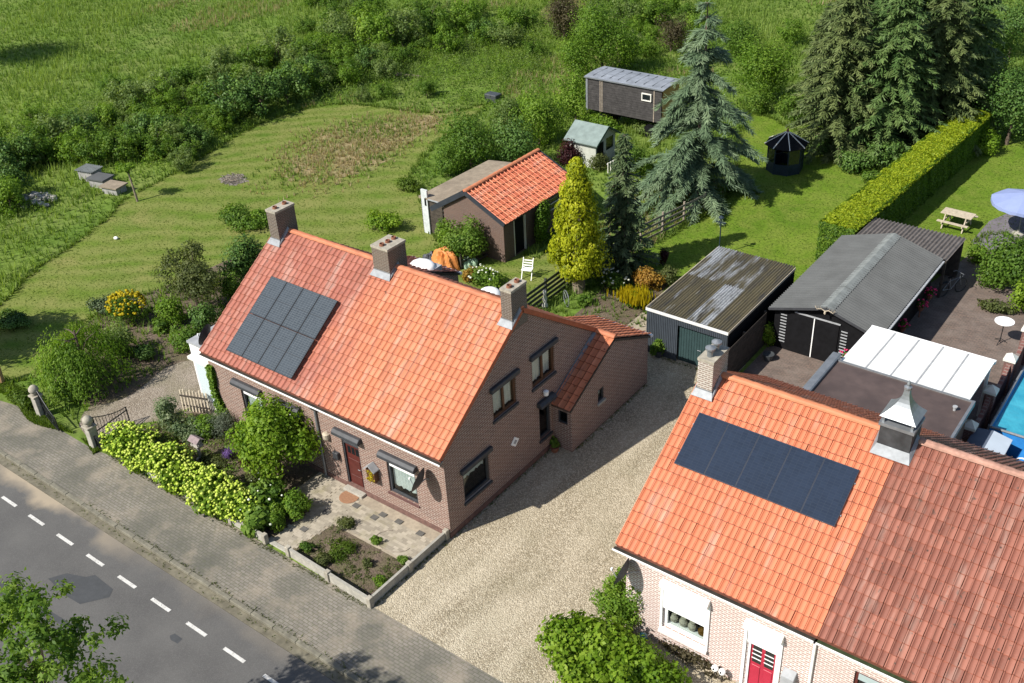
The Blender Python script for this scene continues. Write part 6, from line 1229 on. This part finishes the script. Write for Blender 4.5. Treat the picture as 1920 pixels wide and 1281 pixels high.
for i, (px, py, z, R, k, n, lab) in enumerate((
    (890, 425, 1.2, (1.45, 1.0, 1.35), 'mid', 5500, 'leafy bush with brown tips in front of the tiled barn gable'), (1008, 405, 1.4, (.5, .9, 1.35), 'fresh', 3600, 'green climber covering the middle of the barn wall'), (830, 430, 1.0, (.5, .5, .9), 'fresh', 1500, 'light green bush between the white post and the barn'),
    (880, 265, 1.6, (2.4, 2.0, 1.8), 'mid', 6500, 'broad dark fruit bush beside the felt-roofed lean-to'), (960, 270, 1.5, (1.7, 1.5, 1.7), 'dark', 4200, 'dark bush directly behind the barn ridge'), (1010, 225, 1.6, (2.1, 1.8, 1.9), 'fresh', 6000, 'yellow-green leafy tree beside the summer house'), (950, 225, 1.3, (1.6, 1.4, 1.5), 'willow', 3800, 'pale green bush behind the fruit bushes'), (840, 300, 1.0, (1.2, 1.1, 1.0), 'mid', 2600, 'low green bush at the lawn edge by the fruit bushes'),
    (1066, 280, 1.0, (.95, .9, 1.0), 'copper', 2800, 'dark purple-leaved shrub at the far end of the barn'), (1130, 75, 2.6, (2.7, 2.5, 2.9), 'fresh', 9000, 'tall bright leafy tree behind the wagon'), (1080, 110, 1.8, (1.7, 1.6, 2.0), 'fresh', 4500, 'bright leafy bush at the pale end wall of the wagon'), (1175, 90, 1.6, (1.3, 1.2, 1.6), 'fresh', 3000, 'lighter leafy bush touching the wagon roof'), (1130, 232, .4, (1.6, .8, .6), 'fresh', 2400, 'low leafy undergrowth in front of the wagon wheels'), (1215, 240, .4, (1.3, .8, .6), 'willow', 2000, 'pale undergrowth below the wagon beside the cedar'), (1078, 185, 1.5, (1.6, 1.4, 1.7), 'fresh', 4200, 'bushy tree between the summer house and the wagon end'), (1195, 300, .8, (1.2, 1.0, .95), 'mid', 2600, 'leafy bush beneath the cedar boughs near the summer house'), (1120, 300, .6, (.9, .7, .7), 'olive', 1700, 'olive bush in front of the summer house railing'), (1055, 25, 2.2, (2.0, 1.8, 2.2), 'brownb', 5200, 'dark brown-leaved tree at the far edge of the meadow'),
    (1430, 130, 2.3, (2.6, 2.3, 2.5), 'fresh', 8000, 'large round bright green bush between cedar and spruces'), (1385, 70, 1.5, (2.2, 1.8, 1.6), 'mid', 4200, 'mid green bush behind the cedar top'), (1260, 60, 1.5, (1.6, 1.4, 1.6), 'brownb', 3000, 'dull brown-green bush between the wagon and the cedar'), (1420, 190, .8, (1.3, 1.0, .9), 'mid', 2400, 'low green bush beside the cedar boughs'), (1490, 200, 1.0, (1.3, 1.1, 1.1), 'mid', 2600, 'green bush at the foot of the brownish spruce'),
    (1600, 300, .7, (1.3, .9, .8), 'dark', 2600, 'low dark shrub under the spruces by the gazebo lawn'), (1665, 290, .9, (1.4, 1.0, 1.0), 'dark', 2600, 'dark laurel-like shrub between spruces and hedge'), (1540, 265, .7, (1.0, .9, .8), 'dark', 2000, 'small dark shrub behind the gazebo'), (1632, 330, .35, (.75, .6, .4), 'mid', 1300, 'low grey-green shrub on the lawn beside the hedge'), (1853, 265, .75, (.85, .8, .8), 'lime', 2800, 'small round bright bush on the picnic-table lawn'),
    (1905, 190, 2.6, (2.6, 2.4, 2.9), 'dark', 7500, 'large dark tree at the end of the picnic-table lawn'), (1860, 90, 2.2, (2.0, 1.8, 2.2), 'mid', 4500, 'mid green tree behind the picnic-table lawn'), (1905, 40, 2.6, (2.6, 2.2, 2.6), 'dark', 5500, 'dark tree in the meadow beyond the picnic-table lawn'),
    (1890, 490, 1.2, (1.55, 1.5, 1.35), 'mid', 7500, 'large leafy bush overhanging the brown patio'), (1835, 470, .6, (.6, .5, .6), 'fresh', 1300, 'light green bush behind the bicycle'), (1925, 560, .8, (.7, .7, .95), 'lime', 2400, 'bright green conical shrub at the patio edge'), (1870, 575, .25, (.9, .45, .3), 'olive', 1300, 'low bed of mixed plants along the patio edge'),
    (720, 412, .5, (1.2, 1.0, .6), 'lime', 2600, 'low yellow-green bush on the lawn behind the middle chimney'), (450, 408, .4, (1.9, 1.2, .5), 'mid', 3600, 'spreading dark green shrub patch on the mown lawn'), (492, 405, .5, (.8, .7, .6), 'fresh', 1500, 'small shrub on the lawn beside the spreading shrub patch'), (765, 345, .35, (1.0, .6, .4), 'turf', 1400, 'tall grass clump near the felt-roofed lean-to'),
    (905, 515, .5, (.75, .6, .5), 'mid', 1700, 'green bush with white blossoms behind the ridge'), (925, 520, .45, (.8, .7, .45), 'fresh', 1700, 'fresh green bush beside the folding chair'), (880, 515, .4, (.5, .45, .45), 'orangeflower', 900, 'orange-flowered plant at the corner of the railing'), (1150, 525, .45, (.75, .6, .5), 'mid', 1700, 'white-flowered hydrangea in the bed by the rail fence'), (1095, 560, .25, (.5, .4, .25), 'mid', 700, 'low green plant on the dark soil by the trunk'),
    (1215, 520, .55, (.95, .8, .6), 'orangeflower', 2200, 'orange-tinted flowering shrub beside the garage'), (1250, 515, .5, (.7, .6, .55), 'olive', 1300, 'olive shrub between the flowering shrub and the garage corner'), (1245, 480, .5, (.3, .3, .6), 'copper', 500, 'small dark red rose bush on the lawn'), (1440, 620, .7, (.45, .42, .65), 'lime', 1500, 'yellow-green bush in a pot beside the shed doors'), (1233, 640, .75, (.42, .4, .5), 'mid', 1300, 'potted green conifer shrub at the garage corner'), (1040, 826, .35, (.28, .26, .3), 'mid', 600, 'small potted plant in the corner of the shaded gable'))):
    b = bush(300+i, R, L[k], n, .10+.02*min(2, R[0]), 14+int(R[0]*8), R[2]*.85 if R[2] < 1.5 else R[2]*.95, r0=.03+.03*R[0]); 
    if 'white' in lab and 'post' not in lab: b.append(('flower_heads', flowers(400+i, R, R[2]*.85, 26, .06, L['whiteflower'], .1)))
    loc_ = cpos(px, py, z)
    if 'barn gable' in lab: loc_ = Vector((-12.1, 15.55, 0))
    if 'barn wall' in lab: loc_ = Vector((-9.95, 19.25, 0))
    plant('shrub' if R[2] < 1.7 else 'leafy_tree', lab, 'bush' if R[2] < 1.7 else 'tree', loc_, b)
yl = plant('yellow_perennial', 'clump of upright bright yellow flower spikes beside the garage', 'plant', cpos(1190, 560, .4), bush(260, (.62, .55, .42), L['lime'], 900, .09, 12, .38)); rng = np.random.default_rng(261)
P = np.stack([rng.normal(0, .33, 420), rng.normal(0, .28, 420), np.full(420, .4)], 1); V, F, m = tufts(rng, P, .38, 4, .15, .028); link('flower_spikes', np_mesh('flower_spikes', V, F, L['yflower'], rng.random(len(V))), yl)
for lab, px, py, r, h, mt in (('dark round plant pot at the shed doors', 1440, 675, .24, .3, 'plastic'), ('dark plant pot at the garage corner', 1235, 668, .22, .32, 'plastic'), ('brown plant pot in the corner of the shaded gable', 1040, 846, .17, .2, 'potm')): q = G(px, py); one('plant_pot', MB().lathe(q, [(r*.7, 0), (r, h), (r*.86, h), (r*.8, h*.8)], 14), M[mt], lab, 'plant pot')
for i, (px, py) in enumerate(((1745, 545), (1728, 567), (1694, 605), (1588, 660))):
    q = G(px, py, .75); o = thing('hanging_basket', 'basket of crimson geraniums along the black shed', 'flower basket', (q.x, q.y, 0), group='geranium baskets at the shed'); MB().lathe((0, 0, .35), [(.09, 0), (.16, .2), (.13, .2), (.1, .1)], 10).tube([(0, 0, 0), (0, 0, .36)], .03, 6).build('pot', M['potm'], o, local=True)
    rng = np.random.default_rng(270+i); V, F, T, C = crown(rng, 260, (.26, .26, .2), (0, 0, .66), 8, size=.07, zmin=.4); link('leaves', fol('leaves', V, F, T, L['mid']), o); me = flowers(280+i, (.25, .25, .2), .68, 26, .045, M['flowR'], -.2); link('flowers', me, o, 'stuff')
# --- street side of house B and the verge trees
plant('boxwood', 'bright green pointed shrub at the gable corner of the pink house', 'bush', cpos(1166, 1122, .95), bush(501, (.92, .85, 1.12), L['fresh'], 7000, .085, 26, .95, rc=(.25, .4), shell=.22)); plant('photinia', 'large yellow-green bush with bronze shoots in front of the pink house', 'bush', cpos(1108, 1225, .9), bush(502, (1.85, 1.35, 1.1), L['lime'], 9500, .15, 44, .95, rc=(.16, .36), shell=.5, asp=.7)); plant('photinia', 'bronze-tipped bush before the pink house beside the big one', 'bush', cpos(1212, 1258, .6), bush(503, (1.35, .9, .75), L['lime'], 4600, .13, 28, .65, asp=.7)); plant('low_herbs', 'dry brown ground cover below the shuttered window', 'plant', cpos(1300, 1225, .15), bush(504, (1.6, .5, .22), L['brownb'], 2200, .09, 20, .15))
plant('roadside_tree', 'leafy roadside tree standing across the street from the hydrangea row', 'tree', (-1.15, -13.0, 0), bush(510, (2.75, 2.5, 2.1), L['mid'], 9500, .14, 90, 5.4, r0=.2, trunk=1.0, rc=(.08, .17), shell=.7, sharp=.4, asp=.5))
# --- the thicket beyond the mown lawn: shrubs one can tell apart, four kinds
KIND = {'w': ('willow', 'pale grey-green willow shrub in the thicket beyond the mown lawn'), 'd': ('dark', 'dark bramble shrub in the thicket beyond the mown lawn'), 'm': ('mid', 'mid green hawthorn shrub in the thicket beyond the mown lawn'), 'f': ('fresh', 'bright green sapling shrub in the thicket beyond the mown lawn')}
PRO = {k: [bush(600+37*i+ord(k), (1.15, 1.05, 1.0), L[KIND[k][0]], 2600, .105, 40, .78, r0=.04, rc=(.12, .34), shell=.6, sharp=.4) for i in range(3)] for k in KIND}
TH_ = [(430, 190, 2.1, 'd'), (485, 178, 2.0, 'd'), (535, 160, 1.9, 'd'), (580, 140, 1.6, 'd'), (410, 215, 1.3, 'm'), (240, 185, 1.6, 'w'), (295, 168, 1.8, 'w'), (350, 150, 1.8, 'm'), (410, 122, 1.9, 'w'), (470, 112, 1.8, 'm'), (525, 92, 2.0, 'w'), (585, 95, 2.0, 'm'), (640, 60, 2.0, 'w'), (700, 62, 2.3, 'f'), (755, 55, 2.2, 'w'), (810, 40, 2.1, 'm'), (870, 30, 1.9, 'f'), (625, 20, 1.6, 'm'), (690, 110, 1.3, 'd'), (60, 270, 1.8, 'm'), (105, 250, 1.7, 'w'), (145, 240, 1.5, 'd'), (20, 290, 1.7, 'd'), (180, 262, 1.5, 'm'), (235, 265, 1.6, 'm'), (280, 245, 1.7, 'd'), (335, 235, 1.7, 'm'), (370, 258, 1.1, 'd'), (310, 275, 1.0, 'm'), (15, 345, 1.5, 'd'), (50, 320, 1.2, 'm'), (100, 310, 1.4, 'd'), (150, 300, 1.2, 'f'), (270, 205, 1.3, 'm'), (200, 220, 1.2, 'f'), (320, 200, 1.2, 'f'), (380, 185, 1.2, 'm'), (450, 145, 1.3, 'f'), (560, 125, 1.3, 'm'), (640, 105, 1.4, 'f'), (30, 375, 1.1, 'f'), (800, 165, .9, 'm'), (715, 100, 1.1, 'w'), (760, 100, 1.2, 'm'), (905, 60, 1.4, 'd'), (950, 40, 1.5, 'f'), (985, 30, 1.3, 'm'), (680, 178, .7, 'w'), (1300, 25, 1.6, 'm'), (1220, 25, 1.5, 'f'), (1170, 10, 1.5, 'm'), (1480, 60, 1.3, 'f'), (1000, 90, 1.0, 'm'), (655, 25, 1.3, 'w')]
rT = np.random.default_rng(77)
for i_ in range(110):
    u_ = rT.random(); px_ = -10+u_*760; py_ = 322-u_*255+rT.normal(0, 38); TH_.append((px_, py_, float(rT.uniform(.6, 1.45)), 'wmffwf'[i_ % 6]))
for i_ in range(44): TH_.append((float(rT.uniform(560, 1330)), float(rT.uniform(-25, 95)), float(rT.uniform(.8, 1.7)), 'wffm'[i_ % 4]))
TH_ = [t_ for t_ in TH_ if not (20 < t_[0] < 270 and 285 < t_[1] < 400 and t_[2] < 2) and not (1060 < t_[0] < 1300 and 90 < t_[1] < 240) and not inpoly(np.array([cpos(t_[0], t_[1], .5)[:2]]), LAWN)[0]]
for i, (px, py, s, k) in enumerate(TH_):
    z = .7*s; sz_ = 'large ' if s >= 1.75 else ('low ' if s < 1.25 else 'middling '); plant({'w': 'willow_shrub', 'd': 'bramble_shrub', 'm': 'hawthorn_shrub', 'f': 'sapling_shrub'}[k], sz_+KIND[k][1], 'shrub', cpos(px, py, z), PRO[k][i % 3], 'thicket '+{'w': 'willows', 'd': 'brambles', 'm': 'hawthorns', 'f': 'saplings'}[k], i*1.9, s*.92)
q = G(258, 378); plant('young_tree', 'slim leaning young tree with a small leaf tuft near the beehives', 'tree', q, [('trunk', (lambda m: (lambda me: (me.from_pydata(m.v, [], m.f), me.materials.append(M['barkpale']), me)[2])(bpy.data.meshes.new('trunk')))(MB().tube([(0, 0, -.03), (-.12, .02, .9), (-.30, .05, 1.75)], [.07, .06, .045], 8).tube([(-.28, .05, 1.65), (-.75, 0, 1.95)], [.03, .01], 5).tube([(-.3, .05, 1.7), (.1, .1, 2.0)], [.03, .01], 5)))]+[('crown', fol('crown', *crown(np.random.default_rng(521), 900, (.85, .6, .35), (-.4, .05, 2.0), 12, size=.12, zmin=1.4)[:3], L['fresh']))])
for lab, px, py, R, sd in (('tree beyond the gate piers casting shade on the mown lawn', -26.4, -4.9, (2.2, 2.2, 1.8), 530), ('unseen tree added to cast a dark shade on the meadow grass', -69.6, 19.3, (5.0, 3.6, 3.0), 531)):  # the meadow tree stands out of view, added for its cast shade
    plant('shade_tree', lab, 'tree', Vector((px, py, 0)), bush(sd, R, L['mid'], 7000, .24, 34, 4.3 if sd == 530 else 6.4, r0=.16, trunk=1.0))
# --- grass
rng = np.random.default_rng(700)
def scatter(n, xr, yr): return np.stack([rng.uniform(*xr, n), rng.uniform(*yr, n), np.zeros(n)], 1)
lawns = [LAWN, LAWN2, LAWN3]
HARD = [[(-13.9, -3.8), (.9, -3.8), (.9, 12), (-13.0, 12), (-13.9, -1)], [(-1.5, -6), (30, -6), (30, 30), (7, 30), (3.2, 24.5), (3.2, 20), (-1.5, 20)], [tuple(p[:2]) for p in pxpoly([(150, 800), (185, 835), (215, 812), (290, 790), (430, 790), (430, 740), (395, 660), (320, 680), (250, 735), (170, 760)])], [(-14.2, 16.4), (-10.1, 16.4), (-10.1, 22.5), (-14.2, 22.5)], [(-16.1, 17), (-13.7, 17), (-13.7, 22.7), (-15.9, 22.5)]]
def wild(P):
    ok = infield(P) & (P[:, 1] > -3.4)
    for pl in lawns+HARD: ok &= ~inpoly(P, pl)
    return P[ok]
P = wild(scatter(150000, (-115, 12), (-4, 90))); dist = np.linalg.norm(P-CP, axis=1)
patch = np.sin(P[:, 0]*.21+1.3)*np.cos(P[:, 1]*.27)+.6*np.sin(P[:, 0]*.55+P[:, 1]*.4)+.5*rng.normal(size=len(P))
hgt = np.clip(.34+.14*patch, .12, .75); V, F, m = tufts(rng, P, hgt, 4, .75, .028); tt = np.clip(.45+.22*np.repeat(patch, 4)+.18*rng.normal(size=m), 0, 1)
o = link('meadow_grass', np_mesh('meadow_grass', V, F, L['meadow'], np.repeat(tt, 4)), None, 'stuff'); tag(o, 'tall rough green meadow grass around the mown lawns', 'grass')
isl = smoothpoly(pxpoly([(530, 330), (560, 272), (640, 240), (720, 225), (790, 215), (832, 225), (800, 250), (740, 292), (690, 325), (620, 342), (560, 345)]), 3)
P = scatter(40000, (-45, -15), (12, 40)); c_ = np.array([[p.x, p.y] for p in isl]); cc_ = c_.mean(0); Q_ = P.copy(); Q_[:, :2] = cc_+(P[:, :2]-cc_)/(1+.22*rng.normal(size=(len(P), 1))).clip(.6, 1.6); P = P[inpoly(Q_, isl)]; P = P[rng.random(len(P)) < .8]; k = rng.random(len(P)) < (.85-.35*(np.sin(P[:, 0]*.6)*np.cos(P[:, 1]*.7) > .3))
for nm, sel, mt, lab, h in (('dry_grass', k, 'straw', 'island of dry pinkish-brown tall grass in the mown lawn', .24), ('meadow_grass', ~k, 'meadow', 'green tall grass mixed into the dry island', .26)):
    V, F, m = tufts(rng, P[sel], h, 5, .6, .022); o = link(nm, np_mesh(nm, V, F, L[mt], np.repeat(rng.random(m), 4)), None, 'stuff'); tag(o, lab, 'grass')
P = scatter(20000, (-75, -5), (20, 70)); P = wild(P); P = P[(np.sin(P[:, 0]*.16+2)*np.cos(P[:, 1]*.2+1)+.4*np.sin(P[:, 0]*.7) > .55)]
V, F, m = tufts(rng, P, .42, 4, .6, .022); o = link('dry_grass', np_mesh('dry_grass', V, F, L['straw'], np.repeat(rng.random(m)*.8, 4)), None, 'stuff'); tag(o, 'dry seed-head drifts in the far meadow', 'grass')
def weeds(name, label, P, R, mat, nl=34, size=.11):
    n = len(P); k = rng.uniform(.5, 1.25, n); d = sph(rng, n*nl); d[:, 2] = np.abs(d[:, 2]); c = np.repeat(P, nl, 0); kk = np.repeat(k, nl)[:, None]
    Q = c+d*np.array(R)*kk*rng.uniform(.55, 1.05, (n*nl, 1)); V, F = leaf_quads(Q, d*.7+rng.normal(0, .45, d.shape)+[0, 0, .4], size*rng.uniform(.6, 1.4, n*nl), .5, rng); t_ = np.clip(np.repeat(rng.random(n), nl)*.6+.4*rng.random(n*nl), 0, 1)
    o = link(name, np_mesh(name, V, F, mat, np.repeat(t_, 4)), None, 'stuff'); tag(o, label, 'weeds')
q_ = np.stack([np.interp(rng.random(4600), [0, .3, .6, 1], [-20, 240, 480, 1020]), rng.random(4600)], 1); mid_ = np.interp(q_[:, 0], [-20, 240, 480, 700, 1020], [335, 245, 165, 110, 95]); py_ = mid_+rng.normal(0, 34, 4600)
P = wild(np.array([G(a_, b_)[:] for a_, b_ in zip(q_[:, 0], py_) if not (40 < a_ < 260 and 300 < b_ < 395)])); h_ = len(P)//2
weeds('thicket_weeds', 'pale leafy weeds knitting the thicket into the meadow', P[:h_], (.55, .55, .75), L['willow']); weeds('thicket_weeds', 'fresh green nettles and saplings between the thicket shrubs', P[h_:], (.6, .6, .85), L['fresh'])
P = scatter(420, (-3.75, -.3), (-3.45, -1.85)); P = P[(np.sin(P[:, 0]*3.1)*np.cos(P[:, 1]*4.2)+.5*rng.normal(size=len(P))) > .15]; weeds('bed_weeds', 'low weeds greening parts of the bare soil bed', P, (.12, .12, .07), L['olive'], 14, .06)
P = scatter(520, (-13.6, -7.6), (-2.75, -.35)); weeds('garden_groundcover', 'mixed low perennials filling the bed behind the hydrangeas', P[:300], (.22, .22, .16), L['olive'], 18, .075); weeds('garden_groundcover', 'fresh green seedlings among the perennials behind the hydrangeas', P[300:], (.2, .2, .2), L['fresh'], 18, .08)
P = wild(scatter(9000, (-110, 12), (-3, 88))); P = P[(np.sin(P[:, 0]*.23)+np.cos(P[:, 1]*.31+1)+.6*rng.normal(size=len(P))) > .75]; weeds('meadow_weeds', 'scattered broad-leaved weeds in the rough meadow', P, (.4, .4, .4), L['mid'], 22, .12)
P = np.array([G(a_, b_)[:] for a_, b_ in zip(rng.uniform(840, 1420, 900), rng.uniform(60, 260, 900))]); P = wild(P); P = P[~((P[:, 0] > -17.3) & (P[:, 0] < -11.3) & (P[:, 1] > 33.5) & (P[:, 1] < 36.5)) & ~((P[:, 0] > -15) & (P[:, 0] < -12.4) & (P[:, 1] > 28.2) & (P[:, 1] < 31))]; weeds('garden_weeds', 'lush undergrowth around the wagon and summer house', P, (.55, .55, .6), L['fresh'], 30, .12)
E_ = []   # rough fringe where mown and unmown meet
for pl in lawns:
    a_ = np.array([p[:2] for p in pl]); b_ = np.roll(a_, -1, 0)
    for i in range(len(a_)):
        m = int(np.linalg.norm(b_[i]-a_[i])*22); s_ = rng.random((m, 1)); E_.append(a_[i]+(b_[i]-a_[i])*s_+rng.normal(0, .11, (m, 2)))
P = np.concatenate(E_); P = np.concatenate([P, np.zeros((len(P), 1))], 1); ok = infield(P)
for pl in HARD: ok &= ~inpoly(P, pl)
P = P[ok]; V, F, m = tufts(rng, P, .2, 4, .7, .02); o = link('lawn_edge_grass', np_mesh('lawn_edge_grass', V, F, L['turf'], np.repeat(rng.random(m), 4)), None, 'stuff'); tag(o, 'uncut grass fringe along the edges of the lawns', 'grass')
P = scatter(110000, (-45, 14), (-4, 45)); ok = infield(P); inl = np.zeros(len(P), bool)
for pl in lawns: inl |= inpoly(P, pl)
ok &= inl
for pl in HARD+[isl]: ok &= ~inpoly(P, pl)
P = P[ok]; V, F, m = tufts(rng, P, .045, 3, 1.2, .018); o = link('lawn_grass', np_mesh('lawn_grass', V, F, L['turf'], np.repeat(np.clip(rng.normal(.72, .18, m), 0, 1), 4)), None, 'stuff'); tag(o, 'short mown grass blades on the lawns', 'grass')
E2 = []
for a_, b_, n_, sd_ in (((.05, .1), (.05, 5.8), 260, .06), ((.85, 6.1), (.85, 11.2), 240, .07), ((-.05, -3.7), (-.02, -.1), 200, .05), ((-12, -5.9), (14, -5.9), 420, .04), ((-30, -6.2), (14, -6.2), 320, .06), ((-13.6, -3.8), (-.2, -3.82), 600, .05), ((.4, 13.2), (3.2, 13.2), 150, .06), ((6.6, 1.0), (6.6, 9.0), 260, .12), ((3.3, 11.5), (3.3, 13.2), 120, .12)):
    u_ = rng.random((n_, 1)); E2.append(np.array(a_)+(np.array(b_)-np.array(a_))*u_+rng.normal(0, sd_, (n_, 2)))
P = np.concatenate(E2); P = np.concatenate([P, np.where(P[:, 1:2] < -6.03, -.1, 0.0)], 1); V, F, m = tufts(rng, P, .055, 4, 1.1, .012); o = link('joint_weeds', np_mesh('joint_weeds', V, F, L['olive'], np.repeat(rng.random(m), 4)), None, 'stuff'); tag(o, 'small weeds along wall feet, kerb joints and gravel edges', 'weeds')
# grass and weeds on the verge by the gate, and in the joints by the kerb
P = scatter(9000, (-25, -14.2), (-4.6, -3.2)); P = P[infield(P)]; P = P[(P[:, 1] > -4.0-.25*np.sin(P[:, 0]*1.3))]; P = P[(P[:, 0] < -18.5) | (P[:, 0] > -15) | (P[:, 1] < -3.75)]
V, F, m = tufts(rng, P, .14, 4, .8, .02); o = link('verge_grass', np_mesh('verge_grass', V, F, L['turf'], np.repeat(rng.random(m), 4)), None, 'stuff'); tag(o, 'grass verge in front of the gate piers', 'grass')
